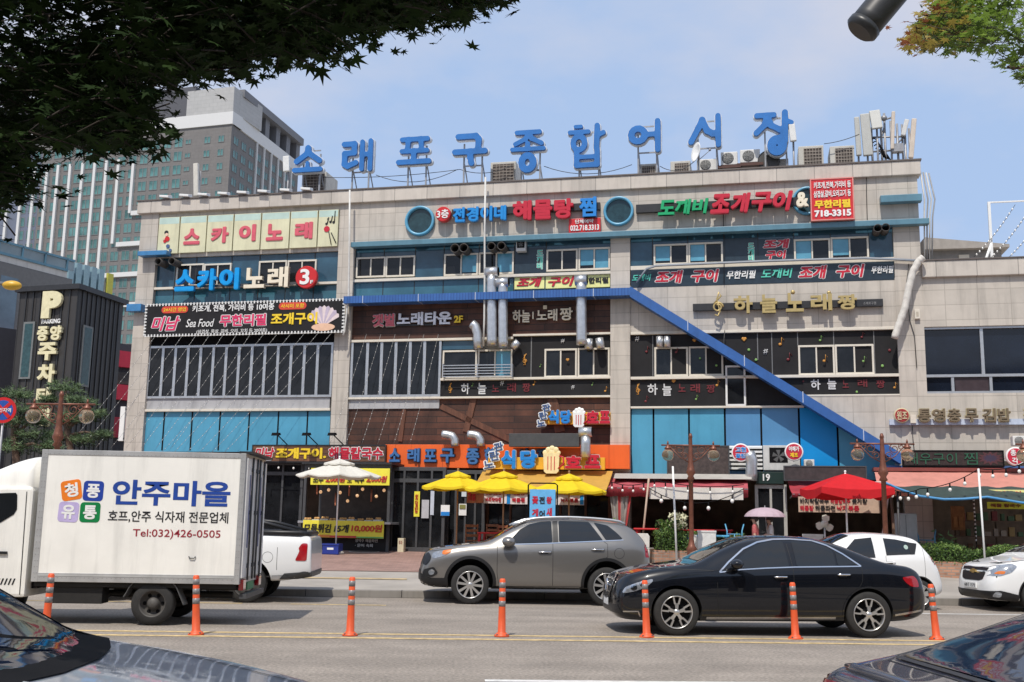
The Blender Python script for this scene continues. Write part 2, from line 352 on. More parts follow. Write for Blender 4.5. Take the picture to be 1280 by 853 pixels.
# darker oil drips and repaired patches of their own shape
_n5 = node(t, 'ShaderNodeTexNoise'); _n5.inputs['Scale'].default_value = .55; _n5.inputs['Detail'].default_value = 8; _n5.inputs['Roughness'].default_value = .7; t.links.new(_c.outputs['Object'], _n5.inputs[0])
_r5 = node(t, 'ShaderNodeMapRange'); _r5.inputs[1].default_value = .56; _r5.inputs[2].default_value = .70; _r5.inputs[3].default_value = 1; _r5.inputs[4].default_value = .72; t.links.new(_n5.outputs[0], _r5.inputs[0])
_m5 = node(t, 'ShaderNodeVectorMath', operation='SCALE'); t.links.new(_m2.outputs[0], _m5.inputs[0]); t.links.new(_r5.outputs[0], _m5.inputs[3]); t.links.new(_m5.outputs[0], _b.inputs['Base Color'])
p = sw(455, 690); o = thing('manhole_cover', 'dark round iron manhole cover in the brick pavement by the frying stall', 'manhole cover', (p.x, p.y, zg(p.x, p.y)+.008), 0); o.rotation_euler = (math.atan(.045), 0, 0); m = MB(); m.lathe([(.42, 0), (.42, .012)], (0, 0, 0), 'z', 32, 0, False); m.build('cover', pm('cast_iron', (.11, .095, .085), .7, var=.3, scale=12), o); m = MB(); m.lathe([(.47, -.004), (.47, .008), (.425, .008)], (0, 0, 0), 'z', 32, 0, False, False); m.build('rim', MATS['concrete'], o)
o = sheet('faded_line', [(-14, 25.6, zg(0, 25.6)+.005), (-1, 25.6, zg(0, 25.6)+.005), (-1, 25.9, zg(0, 25.9)+.005), (-14, 25.9, zg(0, 25.9)+.005)], pm('faded_ochre', (.42, .32, .18), .9, var=.3, scale=4))
# ================================================================ MARKET BUILDING
UL = fp(167, 400)[0]; UC1 = fp(189, 400)[0]; UB1 = fp(419, 400)[0]; UC2 = fp(439, 400)[0]; UB2 = fp(763, 400)[0]; UC3 = fp(787.5, 400)[0]; UB3 = fp(1121, 400)[0]; UR = fp(1150, 300)[0]
VT = (fp(435, 240.5)[1]+fp(1147, 203)[1]+fp(700, 224.6)[1])/3; VBAND = VT-.44
GB = .3                              # below ground line everywhere
MK = thing('market_building', 'long beige stone market hall with blue glazing, a diagonal blue canopy and many signs', 'building', F0, FA)
ORG[MK.name] = (0, 0, 0)
def blk(mb, x0, y0, x1, y1, ya, yb, m=0):
    u0, u1, v0, v1 = fr(x0, y0, x1, y1, -ya); return mb.box(u0, u1, ya, yb, v0, v1, m)
VG = (fp(300, 560)[1]+fp(600, 556)[1])/2          # top of the ground floor
mass = MB()
mass.box(UL+.02, UR-.02, .40, 15, VG, VT-.9); mass.box(UL+.02, UR-.02, 5, 15, GB, VG)
mass.box(UL, UL+.35, .36, 5, GB, VG); mass.box(UR-.35, UR, .36, 5, GB, VG)
mass.box(UL, UL+.3, .36, 15, VT-.9, VT-.01); mass.box(UR-.3, UR, .36, 15, VT-.9, VT-.01); mass.box(UL+.3, UR-.3, 14.7, 15, VT-.9, VT-.01)
mass.build('wall_mass', STONE, MK)
st = MB()
for a, b in ((UL, UC1), (UB1, UC2), (UB2, UC3), (UB3, UR)): st.box(a, b, 0, .36, GB, VBAND)
LDG = fp(600, 297)[1]
st.box(UC2, UB2, .004, .36, LDG, VBAND); st.box(UC3, UB3, .004, .36, LDG, VBAND)
u0, u1, v0, v1 = fr(198, 268, 423, 316); st.box(UC1, UB1, .05, .36, v0-.05, VBAND)
V413 = fp(960, 412)[1]; V355 = fp(960, 352)[1]
st.box(UC3, UB3, .03, .36, V413, V355)                   # tiled strip above the music-shop windows
VST2 = fp(1060, 494)[1]

st.build('stone_cladding', STONE, MK)
bd = MB(); bd.box(UL-.12, UR+.1, -.13, .36, VBAND, VT); bd.build('parapet', STONEB, MK, bevel=.02)
cp = MB(); cp.box(UL-.15, UR+.13, -.16, .4, VT+.002, VT+.05); cp.build('coping', pm('coping_metal', (.12, .10, .09), .5), MK)
# teal ledges
lg = MB(); ld_ = lambda: None
lg.box(UC2-.02, UR+.25, -.30, .0, fp(600, 302.5, .3)[1], fp(600, 296, .3)[1]); blk(lg, 1100.6, 243, 1152.6, 252, -.3, -.002)
lg.build('teal_ledge', TEAL, MK, bevel=.015)
wl = MB(); blk(wl, 172, 313.5, 208, 319, -.35, -.003); wl.build('blue_ledge', pm('blue_ledge_metal', (.05, .2, .42), .4, var=.15), MK, bevel=.01); wl = MB(); blk(wl, 158, 380, 176, 389, -.3, -.003); wl.build('blue_ledge', pm('blue_ledge_metal', (.05, .2, .42), .4, var=.15), MK, bevel=.01)
# bay infills
gl = MB()
blk(gl, 190, 309, 423, 378, .16, .4); blk(gl, 440, 300, 763, 371, .16, .4); blk(gl, 788, 290, 1118, 336, .16, .4)
gl.build('blue_glazing', GLASSB, MK)
# joints of the blue glazing
jt = MB()
for x in (218, 244, 288, 323, 357, 392): blk(MB(), x, 312, x+1.2, 376, .145, .16).build('glazing_joint', DARK, MK)
for x in (479, 518, 554, 598, 642, 682): blk(MB(), x, 302, x+1.1, 369, .145, .16).build('glazing_joint', DARK, MK)
for x in (815, 859, 905, 947, 992, 1038, 1086): blk(MB(), x, 292, x+1.1, 334, .145, .16).build('glazing_joint', DARK, MK)
lt = MB()
for x0, y0, x1, y1 in ((193, 320, 423, 340), (440, 349, 763, 369)): blk(lt, x0, (358 if x0 < 300 else 347), x1, (378 if x0 < 300 else 371), .15, .16)
lt.build('spandrel_glass', pm('spandrel_glass', (.045, .14, .19), .15, var=.3, scale=.8), MK)
bp = MB(); blk(bp, 177, 513.5, 412, 565, .14, .4, 0); bp.build('blue_panel', PANELB, MK)
bj = MB()
for x in (204, 239, 274, 310.5, 347, 383.5): blk(MB(), x-.8, 514, x+.9, 563, .128, .14).build('panel_joint', BLACK, MK)
bq = MB()
xs = [788.5, 817, 861.5, 906.5, 952, 999.5, 1047.5, 1129]
for i in range(7):
    v0 = fr(xs[i], 509, xs[i+1], 600, -.14); MB().box(v0[0]+.03, v0[1]-.03, .14, .2, v0[2], v0[3]-.02).build('blue_panel', (PANELB, PANELB, PANELB, PANELV, PANELV, PANELX, PANELB)[i], MK)
for r in ((788, 371, 816, 415), (817, 372, 866, 415)): blk(MB(), *r, .14, .4, 0).build('blue_panel', PANELB, MK)
bb = MB(); blk(bb, 788, 509, 1129, 600, .2, .4); bb.build('panel_backing', BLACK, MK)
gp_ = MB(); blk(gp_, 180, 498, 412, 512, .1, .4); blk(gp_, 434, 497.5, 549, 511, .1, .4); gp_.build('grey_spandrel', GREYP, MK)
wd = MB(); blk(wd, 438, 379, 641, 424, .12, .4); blk(wd, 641.2, 376, 763, 418, .12, .4); blk(wd, 434, 497, 763, 558, .15, .4); wd.build('wood_siding', WOOD, MK)
br = MB()
for x0, y0, x1, y1, w in ((551, 508, 640, 551, .09), (592, 498, 582, 540, .1), (505, 512, 500, 552, .07), (690, 498, 700, 540, .16)):
    a, b = fp(x0, y0, -.1), fp(x1, y1, -.1); d = Vector((b[0]-a[0], 0, b[1]-a[1])).normalized(); n = Vector((-d.z, 0, d.x))*w
    p = [Vector((a[0], .11, a[1]))-n, Vector((b[0], .11, b[1]))-n, Vector((b[0], .11, b[1]))+n, Vector((a[0], .11, a[1]))+n]
    br.add([(q.x, .11, q.z) for q in p]+[(q.x, .15, q.z) for q in p], [(3, 2, 1, 0), (4, 5, 6, 7), (0, 1, 5, 4), (1, 2, 6, 5), (2, 3, 7, 6), (3, 0, 4, 7)])
br.build('diagonal_board', WOODL, MK)
bk = MB()
blk(bk, 641, 419, 762, 474, .14, .4); blk(bk, 551, 474.6, 762, 496, .12, .4); blk(bk, 788, 414, 1124, 471, .14, .4); blk(bk, 788, 472.5, 906, 508, .12, .4); blk(bk, 934, 471, 1010, 508, .15, .4); blk(bk, 1004, 469, 1126, 493.5, .121, .4)
bk.build('black_film_panel', BLACKP, MK)
bs = MB()
for x, y0, y1 in ((664, 420, 472), (965, 413, 470), (947, 413, 450), (997, 413, 432), (1042, 413, 432), (1093, 413, 470), (816, 415, 470)): blk(bs, x-.6, y0, x+.6, y1, .125, .14)
bs.build('panel_strip', pm('film_joint', (.16, .16, .16), .5), MK)
# ledges (cream/white)
le = MB()
for r in ((190, 355.5, 422, 358.5), (440, 344, 763, 347.5), (788, 327, 1119, 332), (180, 511, 412, 514), (437, 423, 641, 426), (641, 416.5, 763, 419), (550, 471.5, 763, 474.5), (435, 495.5, 763, 498), (788, 411.5, 1123, 415), (788, 469, 1125, 472.5), (788, 507.5, 1005, 510), (1004, 493, 1126, 495)):
    u = fr(*r); le.box(u[0], u[1], .02, .4, u[2], u[3])
le.build('ledge', CREAM, MK, bevel=.008)
# windows: frame is the part, panes its sub-parts
def win(x0, y0, x1, y1, n=2, glass=None, fm=CREAM, par=MK, ya=.09, fw_=.055, mull=.045, curtains=(), o=None, depth=.12):
    u0, u1, v0, v1 = fr(x0, y0, x1, y1, -ya); m = MB()
    m.box(u0, u1, ya, ya+depth, v1-fw_, v1); m.box(u0, u1, ya, ya+depth, v0, v0+fw_); m.box(u0, u0+fw_, ya, ya+depth, v0+fw_, v1-fw_); m.box(u1-fw_, u1, ya, ya+depth, v0+fw_, v1-fw_)
    w = (u1-u0-2*fw_)/n
    for i in range(1, n): m.box(u0+fw_+i*w-mull/2, u0+fw_+i*w+mull/2, ya+.01, ya+depth, v0+fw_, v1-fw_)
    f = m.build('window', fm, par, bevel=.006)
    g = MB(); c = MB()
    for i in range(n):
        a, b = u0+fw_+i*w+(mull/2 if i else 0), u0+fw_+(i+1)*w-(mull/2 if i < n-1 else 0)
        g.box(a, b, ya+.045+.012*(i % 2), ya+depth-.005, v0+fw_, v1-fw_)
        if i in curtains: c.box(a+.01, b-.01, ya+.038+.012*(i % 2), ya+.043+.012*(i % 2), v0+fw_+.3*(v1-v0)*random.random()*(.8), v1-fw_)
    g.build('pane', glass or GLASSD, f, o=(0, 0, 0))
    if c.v: c.build('blind', GLASSC, f, o=(0, 0, 0))
    return f
for r in ((220, 330, 254, 358), (254.5, 329.5, 288.5, 357.5), (323, 326, 358, 356), (359, 325, 395, 355)): win(*r)
for r, c in (((445, 321.5, 481.5, 347), ()), ((482, 320, 518.5, 346), ()), ((555, 317, 597.5, 344.5), (1,)), ((598.5, 315, 642, 343), (1,)), ((683, 311.5, 722, 339), ()), ((723, 309.5, 762.5, 337.5), (0, 1))): win(*r, curtains=c)
for r, c in (((817, 305, 860, 331), (0,)), ((860.5, 303, 903.5, 330), (0,)), ((992.5, 298.5, 1038, 326), (0,)), ((1038.5, 296, 1086, 324), (0,))): win(*r, curtains=c)
for r in ((680.5, 436, 721, 472), (722, 435, 762, 471), (818, 434, 860, 470.5), (861, 433, 904, 470), (998, 431.5, 1043.5, 469), (1044, 430.5, 1092.5, 468)): win(*r)
win(907, 457, 932, 507.5, 1, fm=WHITEF, ya=.02)
win(553, 438, 596, 473, 1, GLASSD); win(597, 437, 640, 473, 2, curtains=(1,))
rl = MB()
for y in (456, 459.5, 463, 466.5, 470): u = fr(553, y, 640, y+1.1, .12); rl.box(u[0], u[1], -.12, -.1, u[2], u[3])
for x in (553, 596, 639.5): u = fr(x, 455, x+1, 472, .12); rl.box(u[0], u[1], -.13, .1, u[2], u[3])
rl.build('window_railing', ALU, MK)
blkp = MB(); blk(blkp, 553, 424.5, 594, 437, .13, .4); blkp.build('transom_glass', GLASSB, MK)
# long folding glazing on the second floor
win(184, 430.5, 415.5, 497.5, 14, GLASSD, ALU, ya=.05, fw_=.08, mull=.10)
win(438, 424.5, 551, 496.5, 6, GLASSD, ALU, ya=.05, fw_=.08, mull=.10)
dk = MB(); blk(dk, 184, 419, 418, 431, .12, .4); dk.build('soffit_panel', BLACK, MK)
# round windows
for cx, cy, r in ((525.5, 277, 18.5), (773.5, 264.8, 19), (1009, 252, 19)):
    u, v = fp(cx, cy); rr = fp(cx+r, cy)[0]-u; m = MB()
    m.lathe([(rr*.82, .0), (rr*.82, .10), (rr*.86, .13), (rr*.97, .13), (rr, .10), (rr, 0)], (u, 0, v), 'y', 40)
    f = m.build('round_window', pm('round_frame', (.10, .33, .50), .35, var=.1), MK)
    g = MB(); g.lathe([(rr*.83, .0), (rr*.83, .03)], (u, 0, v), 'y', 40, sm=False); g.build('pane', pm('round_glass', (.02, .05, .06), .05, var=.3), f, o=(0, 0, 0))
# blue canopy: straight run, then down the diagonal
cn = MB()
PW = .52
a0, a1 = fp(437, 375, PW*.9), fp(789.5, 365, PW*.9); b1 = fp(1126, 573.5, PW*.9)
hh = .12
A0 = Vector((UC2-.1, 0, (a0[1]+a1[1])/2)); A1 = Vector((a1[0]+.05, 0, (a0[1]+a1[1])/2)); B1 = Vector((b1[0], 0, b1[1]))
def slab(p, q, hh, d0_, d1_, mb):
    vs = []
    for y in (d0_, d1_): vs += [(p.x, y, p.z-hh), (q.x, y, q.z-hh), (q.x, y, q.z+hh), (p.x, y, p.z+hh)]
    mb.add(vs, [(0, 1, 2, 3), (7, 6, 5, 4), (0, 4, 5, 1), (1, 5, 6, 2), (2, 6, 7, 3), (3, 7, 4, 0)])
slab(A0, A1, hh, -PW, .0, cn); cn.build('canopy', NAVY, MK)
cn = MB(); slab(A1-Vector((.10, 0, 0)), B1, .165, -PW-.003, -.003, cn)
cn.build('diagonal_canopy', pm('blue_canopy_plain', (.03, .11, .34), .45, var=.12, scale=3, streak=.2), MK)
td = (A1.z-VST2)/(A1.z-B1.z); XD = A1.x+(B1.x-A1.x)*td; MB().prism([(XD-.1, VST2), (B1.x-.1, B1.z), (B1.x-.1, GB+2.6), (UB3, GB+2.6), (UB3, VST2)], .03, .36).build('stone_cladding', STONE, MK)   # plain wall right of the diagonal canopy
js = MB()
for i in range(1, 5):
    p = A1.lerp(B1, i/4.6); js.box(p.x-.012, p.x+.012, -PW-.008, 0, p.z-.16, p.z+.175)
for i in range(0, 5):
    p = A0.lerp(A1, (i+.35)/5); js.box(p.x-.012, p.x+.012, -PW-.006, 0, p.z-.125, p.z+.125)
js.build('canopy_clip', pm('clip_metal', (.45, .5, .6), .4), MK)
# corrugated edge strip above the straight canopy
# ground floor shell: ceiling, back wall, dividing columns
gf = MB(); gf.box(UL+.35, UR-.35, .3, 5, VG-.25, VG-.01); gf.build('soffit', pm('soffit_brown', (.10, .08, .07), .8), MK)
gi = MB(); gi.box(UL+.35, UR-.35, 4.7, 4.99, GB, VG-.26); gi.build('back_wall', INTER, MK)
# ================================================================ RIGHT WING
WG = thing('low_wing', 'lower beige stone wing right of the market hall with one wide dark window', 'building', F0, FA); ORG[WG.name] = (0, 0, 0)
VW = (fp(1165, 325.5)[1]+fp(1275, 325)[1])/2; UW1 = UR+9.5
m = MB(); u0, u1, v0, v1 = fr(1155, 408, 1290, 491)
WU0 = fp(1153, 450)[0]; WV1 = fp(1210, 407.5)[1]; WV0 = fp(1210, 491.5)[1]
m.box(UR+.003, UW1, .03, .4, WV1, VW-.5); m.box(UR+.003, WU0, .03, .4, GB, WV1); m.box(WU0, UW1, .03, .4, VG-.4, WV0); m.box(UR+.003, UW1, .4, 12, VG-.4, VW-.4); m.box(UR+.003, UW1, 4.8, 12, GB, VG-.4); m.box(UW1-.4, UW1, .03, .4, GB, VG-.4)
m.build('stone_cladding', STONE, WG)
m = MB(); m.box(UR+.004, UW1+.1, -.1, .4, VW-.5, VW); m.build('parapet', STONEB, WG, bevel=.02)
m = MB(); m.box(UR+.004, UW1+.12, -.13, .42, VW+.002, VW+.04); m.build('coping', MATS['coping_metal'], WG)
m = MB(); VM = fp(1210, 469)[1]
for a, b, c, d in ((WU0, UW1-.4, WV1-.07, WV1), (WU0, UW1-.4, WV0, WV0+.07), (WU0, UW1-.4, VM-.04, VM+.04), (WU0, WU0+.07, WV0+.07, WV1-.07)): m.box(a, b, .1, .3, c, d)
for px in (1229, 1305): u = fp(px, 440)[0]; m.box(u-.045, u+.045, .12, .3, VM+.04, WV1-.07)
for px in (1192, 1240, 1290): u = fp(px, 480)[0]; m.box(u-.04, u+.04, .12, .3, WV0+.07, VM-.04)
f = m.build('window', ALU, WG)
g = MB(); g.box(WU0+.07, UW1-.4, .2, .28, WV0+.07, VM-.04); g.box(WU0+.07, UW1-.4, .2, .28, VM+.04, WV1-.07); g.build('pane', pm('night_glass', (.008, .012, .022), .07, var=.4, scale=.8), f, o=(0, 0, 0))
m = MB(); u = fr(1194, 472, 1236, 489, -.15); m.box(u[0], u[1], .16, .2, u[2], u[3]); m.build('tinted_pane', pm('tinted_pane', (.06, .045, .05), .1, var=.2), f, o=(0, 0, 0))
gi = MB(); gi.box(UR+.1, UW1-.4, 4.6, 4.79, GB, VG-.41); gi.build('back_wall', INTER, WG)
# rooftop shed on the wing and the white frame with bead strings
SH = fth('rooftop_shed', 'grey pitched-roof shed on the roof of the lower wing', 'shed', *fp(1160, 318, -4), y=4.0)
m = MB(); u0, u1, v0, v1 = fr(1163, 313, 1240, 330, -4); m.box(u0, u1+.3, 4, 7, VW-.4, v1); m.build('wall', pm('shed_grey', (.25, .24, .23), .7, streak=.2), SH)
m = MB(); m.hexa([(u0-.2, 3.7, v1), (u1+.5, 3.7, v1-.02), (u1+.5, 8, v1+.05), (u0-.2, 8, v1+.1), (u0-.2, 3.7, v1+.42), (u1+.5, 3.7, v1+.08), (u1+.5, 8, v1+.4), (u0-.2, 8, v1+.75)]); m.build('roof', pm('shed_roof', (.34, .31, .28), .7, streak=.2), SH)
m = MB(); u = fr(1199, 318, 1212, 325, -3.9); m.box(u[0], u[1], 3.95, 4, u[2], u[3]); m.build('vent_panel', CREAM, SH)
PF = fth('light_gantry', 'white steel frame strung with bead lights on the lower wing roof', 'frame', *fp(1240, 325, -1), y=1.0)
m = MB(); a = fp(1240, 322, -1); b = fp(1237, 254, -1); c = fp(1300, 254, -1); u_ = a[0]
m.box(u_-.04, u_+.04, .97, 1.05, VW-.6, b[1]); m.box(u_-.04, c[0]+.4, .98, 1.04, b[1]-.0, b[1]+.04); m.box(c[0]+.3, c[0]+.44, .95, 1.09, VW-.6, b[1]); m.build('frame', WHITE, PF)
m = MB(); d_ = fp(1228, 325, -1); m.tube([(u_, 1.0, fp(1240, 305, -1)[1]), (d_[0]-.1, 1.0, VW-.3)], .045, 6); m.build('brace', WHITE, PF)
# ================================================================ SIGNS ON THE MARKET BUILDING
def sign(name, label, rect, off, th, mat, texts=(), group=None, cat='sign', bevel=.01, edge=None):
    """board whose face stands `off` in front of the facade; texts: (string, px rect, material, bold, outline material, shear, rot)"""
    u0, u1, v0, v1 = fr(*rect, off)
    o = fth(name, label, cat, (u0+u1)/2, (v0+v1)/2, group, y=-off)
    MB().box(u0, u1, -off, -off+th, v0, v1).build('panel', mat, o, bevel=bevel)
    if edge:
        e = MB(); w = .035
        for a in ((u0-w, u1+w, v1, v1+w), (u0-w, u1+w, v0-w, v0), (u0-w, u0, v0, v1), (u1, u1+w, v0, v1)): e.box(a[0], a[1], -off-.015, -off+th, a[2], a[3])
        e.build('frame', edge, o)
    for tx in texts: letter(o, *tx, off=off)
    return o
def letter(o, s, rect, mat, bold=.035, outline=None, shear=0, rot=0, off=0.0, depth=.025, name='lettering', ow=.045):
    mb = MB(); put_text(mb, s, fr(*rect, off), -off-.001, depth, 0, bold, shear, ow if outline else None, 1, 1.0, rot)
    return mb.build(name, [mat, outline or mat], o)
def chars(o, s, rect, mat, off, depth=.12, bold=.05, outline=None, shear=0, gap=.12, ow=.04):
    """raised channel letters, one mesh each"""
    u0, u1, v0, v1 = fr(*rect, off); n = len(s); w = (u1-u0)/n
    for i, ch in enumerate(s):
        if ch == ' ': continue
        mb = MB(); put_text(mb, ch, (u0+i*w+w*gap/2, u0+(i+1)*w-w*gap/2, v0, v1), -off+depth, depth, 0, bold, shear, ow if outline else None, 1)
        mb.build('letter', [mat, outline or mat], o)
def disc(mb, cx, cy, r, off, th, m=0):
    u, v = fp(cx, cy, off); rr = fp(cx+r, cy, off)[0]-u
    mb.lathe([(rr, off-th), (rr, off-.02), (rr-.02, off)], (u, 0, v), 'y', 32, m, False); return u, v, rr
# --- left bay top: seven cream panels with red letters
o = fth('song_hall_billboard', 'row of faded cream boards with red Korean letters, a singer figure and music notes', 'sign', *fp(310, 290, .05), y=-.05)
PALE = pm('faded_cream_panel', (.64, .62, .42), .6, var=.1, scale=1.2, streak=.2)
FADE = pm('faded_teal_top', (.46, .60, .54), .6, var=.12, scale=2)
xs = [197, 224, 258, 291.5, 326, 362, 397, 423]
for i in range(7):
    yt = 272.6-(i+.5)*1.55; yb = 318-(i+.5)*1.5
    u0, u1, v0, v1 = fr(xs[i]+.7, yt, xs[i+1]-.7, yb, .05); p = MB().box(u0, u1, -.05, .04, v0, v1).build('panel', PALE, o, bevel=.01)
    MB().box(u0+.02, u1-.02, -.0515, -.0505, v1-.25, v1-.02).build('top_stripe', FADE, p, o=ORG[o.name])
for i, (ch, r) in enumerate((('스', (230, 286, 250, 306)), ('카', (264, 284, 286, 304)), ('이', (299, 281, 320, 302)), ('노', (333, 280, 354, 301)), ('래', (369, 278, 391, 299)))):
    letter(o, ch, r, pm('faded_red_letter', (.62, .10, .14), .5), .06, off=.0515, depth=.03, name='letter')
fig = MB(); mm = [BLK_T, RED, pm('skin_tone', (.75, .52, .40), .6), pm('denim', (.07, .12, .25), .7)]
def fl(px, py, r, m, off=.06, sq=1.0):
    u, v = fp(px, py, off); k = r/38.; fig.prism([(u+k*math.cos(a*math.pi/6), v+k*sq*math.sin(a*math.pi/6)) for a in range(12)], -off-.006*(m+1), -off+.01, m)
for q in ((208, 291, 3, 0), (208.5, 293.5, 2.2, 2), (209, 299, 3.6, 1), (206, 302, 2.2, 1), (210, 308, 2.6, 3), (213, 313, 2, 3), (205, 299, 1.6, 2)): fl(*q)
fig.build('singer_figure', mm, o)
fig = MB(); mm = [BLK_T, REDL]
for q in ((408, 280, 1.6, 0), (413, 277.5, 1.6, 0), (417, 278, 1.8, 0), (410, 274, 1.2, 0), (408.5, 286.5, 4, 1)): fl(*q)
for a, b in (((408, 280), (410, 272)), ((413, 278), (414.5, 270)), ((417, 278), (418, 264)), ((410, 290), (413, 306)), ((413, 291), (419, 304))):
    p, q = fp(*a, .06), fp(*b, .06); fig.tube([(p[0]+.03, -.065, p[1]), (q[0]+.03, -.065, q[1])], .018, 5)
fig.build('music_note', mm, o)
# --- blue and cream channel letters + red 3F disc
o = fth('song_hall_sign', 'blue and cream raised Korean letters with a red 3F disc over the left windows', 'sign', *fp(305, 348, .35), y=-.35)
m = MB(); u = fr(217, 355, 395, 358, .2); m.box(u[0], u[1], -.24, -.2, u[2], u[3]); 
for x in (230, 275, 320, 370): q = fr(x, 355, x+2, 358, .2); m.box(q[0], q[1], -.2, .1, q[2], q[3])
m.build('mounting_rail', DGREY, o)
chars(o, '스카이', (217, 336, 300, 363), pm('cyan_letter', (.0, .30, .72), .3), .38, .14, .06)
chars(o, '노래', (303, 334, 362, 360), CREAML, .38, .14, .05)
m = MB(); u, v, rr = disc(m, 382.5, 346.5, 13.4, .36, .14); m.build('disc', RED, o)
letter(o, '3', (375, 336.5, 387, 356), WHITE, .03, off=.361, depth=.02); letter(o, 'F', (388, 350.5, 391.5, 355), WHITE, .03, off=.361, depth=.02)
# --- big black banner
o = sign('seafood_banner', 'wide black banner with rope edge, red, white and yellow lettering and a clam shell', (181.5, 377.5, 430, 418), .34, .06, BLACKP, [
    ('키조개, 전복, 가리비 등 10여종', (241, 380.5, 343, 389.5), WHITE, .02), ('무한리필', (275, 393, 333, 408), pm('crimson_letter', (.65, .03, .12), .4), .045, WHITE), ('조개구이', (339, 391, 397, 406), YELL, .045),
    ('Sea Food', (233, 399, 268, 409), WHITE, 0, None, .3), ('미남', (190, 396, 225, 414), pm('crimson_letter', (.65, .03, .12), .4), .03, WHITE, .25), ('(삼겹살, 목살, 갈비, 오리, 꼬치 등 20여종)', (246, 411.5, 334, 417.5), WHITE, .0)])
for s, r, c in (('24시간 영업', (202, 383, 235, 391.5), 0), ('사시미 포함', (348.5, 378, 383, 387), 0)):
    u0, u1, v0, v1 = fr(*r, .35); h = (v1-v0)/2; pl = [(u0+h-h*math.sin(a*math.pi/8), (v0+v1)/2+h*math.cos(a*math.pi/8)) for a in range(9)]+[(u1-h+h*math.sin(a*math.pi/8), (v0+v1)/2-h*math.cos(a*math.pi/8)) for a in range(9)]
    b = MB().prism(pl, -.352, -.34).build('label_badge', pm('badge_red', (.6, .06, .03), .4), o)
    mb = MB(); put_text(mb, s, (u0+.08, u1-.08, v0+.05, v1-.05), -.3525, .01, 0, .01); mb.build('lettering', YELL, b, o=ORG[o.name])
sh = MB(); u, v = fp(403, 392, .35); us, vs_ = fp(404, 408, .35)
for k in range(9):
    a = -.95+k*.24; p = [(us, vs_), (us+.62*math.sin(a-.12), vs_+.66*math.cos(a-.12)), (us+.66*math.sin(a), vs_+.72*math.cos(a)), (us+.62*math.sin(a+.12), vs_+.66*math.cos(a+.12))]
    sh.prism(p, -.35-.006-.004*(k % 2), -.335, k % 2)
sh.prism([(us+.42*math.cos(a*math.pi/10), vs_-.03+.13*math.sin(a*math.pi/10)) for a in range(20)], -.362, -.335, 2)
sh.build('clam_shell', [pm('shell_pale', (.72, .60, .60), .4), pm('shell_lilac', (.50, .42, .52), .4), pm('shell_peach', (.75, .48, .33), .45)], o)
rp_ = MB(); u0, u1, v0, v1 = fr(181.5, 377.5, 430, 418, .34)
n = 62
for i in range(n):
    x = u0+(u1-u0)*(i+.5)/n
    for vv in (v0+.02, v1-.02): rp_.box(x-.025, x+.025, -.352, -.338, vv-.045, vv+.045)
for i in range(10):
    z = v0+(v1-v0)*(i+.5)/10
    for x in (u0+.02, u1-.02): rp_.box(x-.045, x+.045, -.352, -.338, z-.025, z+.025)
[rp_.box(*q) for q in ((u0, u1, -.346, -.338, v0-.006, v0+.006), (u0, u1, -.346, -.338, v1-.006, v1+.006), (u0-.006, u0+.006, -.346, -.338, v0, v1), (u1-.006, u1+.006, -.346, -.338, v0, v1))]; rp_.build('rope_edge', WHITEF, o)
# --- centre: letters on a bar
o = fth('seafood_letter_sign', 'blue and red raised Korean letters on a dark bar between the two left round windows', 'sign', *fp(650, 263, .3), y=-.3)
m = MB(); u = fr(565, 259.5, 750, 264.5, .12); m.box(u[0], u[1], -.14, 0, u[2]-.05, u[3]+.05); m.build('mounting_bar', DARK, o)
chars(o, '전경이네', (565, 258, 633.5, 276.5), BLUEK, .3, .14, .06); chars(o, '해물탕', (639.5, 249.5, 717.5, 274), REDL, .32, .16, .06, gap=.08); chars(o, '찜', (722.5, 246, 747, 271), BLUEL, .32, .16, .055)
m = MB(); disc(m, 553.6, 267.6, 9.3, .3, .2); m.build('disc', RED, o); letter(o, '3층', (546, 262, 561, 273), WHITE, .02, off=.302, depth=.02)
sign('phone_board', 'small red board with a white phone number under the blue last letter', (711, 273, 750.5, 290.5), .16, .16, RED, [('단체예약', (719, 274.5, 742, 279.5), WHITE, .02), ('032.718.3313', (713, 281.5, 749, 288.5), WHITE, .035)])
# --- right: clam grill letters (the cartoon figure left out)
o = fth('clam_grill_sign', 'slanted green and red raised Korean letters with a cream ampersand, upper right wall', 'sign', *fp(915, 255, .4), y=-.4)
m = MB(); u = fr(795, 254.5, 1000, 258.5, .14); m.box(u[0], u[1], -.16, 0, u[2]-.08, u[3]+.08); m.build('mounting_bar', DARK, o)
chars(o, '도깨비', (822, 249, 886, 268), GREENL, .42, .14, .055, shear=.15, gap=0); chars(o, '조개구이', (887, 240.5, 992, 265), REDL, .42, .16, .06, shear=.2, gap=.02)
chars(o, '&', (994, 240, 1012, 258.5), CREAML, .42, .14, .05)
sign('menu_board', 'upright red board with white and yellow menu lines and phone number beside the ampersand', (1014.5, 224, 1066, 274), .42, .3, pm('board_red', (.58, .025, .03), .35), [
    ('키조개,전복,가리비 등', (1017, 227, 1063.5, 236), WHITE, .03), ('삼겹살,갈비,오리고기 등', (1017, 238, 1063.5, 247), WHITE, .03), ('무한리필', (1018, 250, 1063, 260.5), YELL, .06), ('718-3315', (1018, 262.5, 1064, 271), WHITE, .06)], edge=pm('board_rim', (.68, .25, .22), .4))
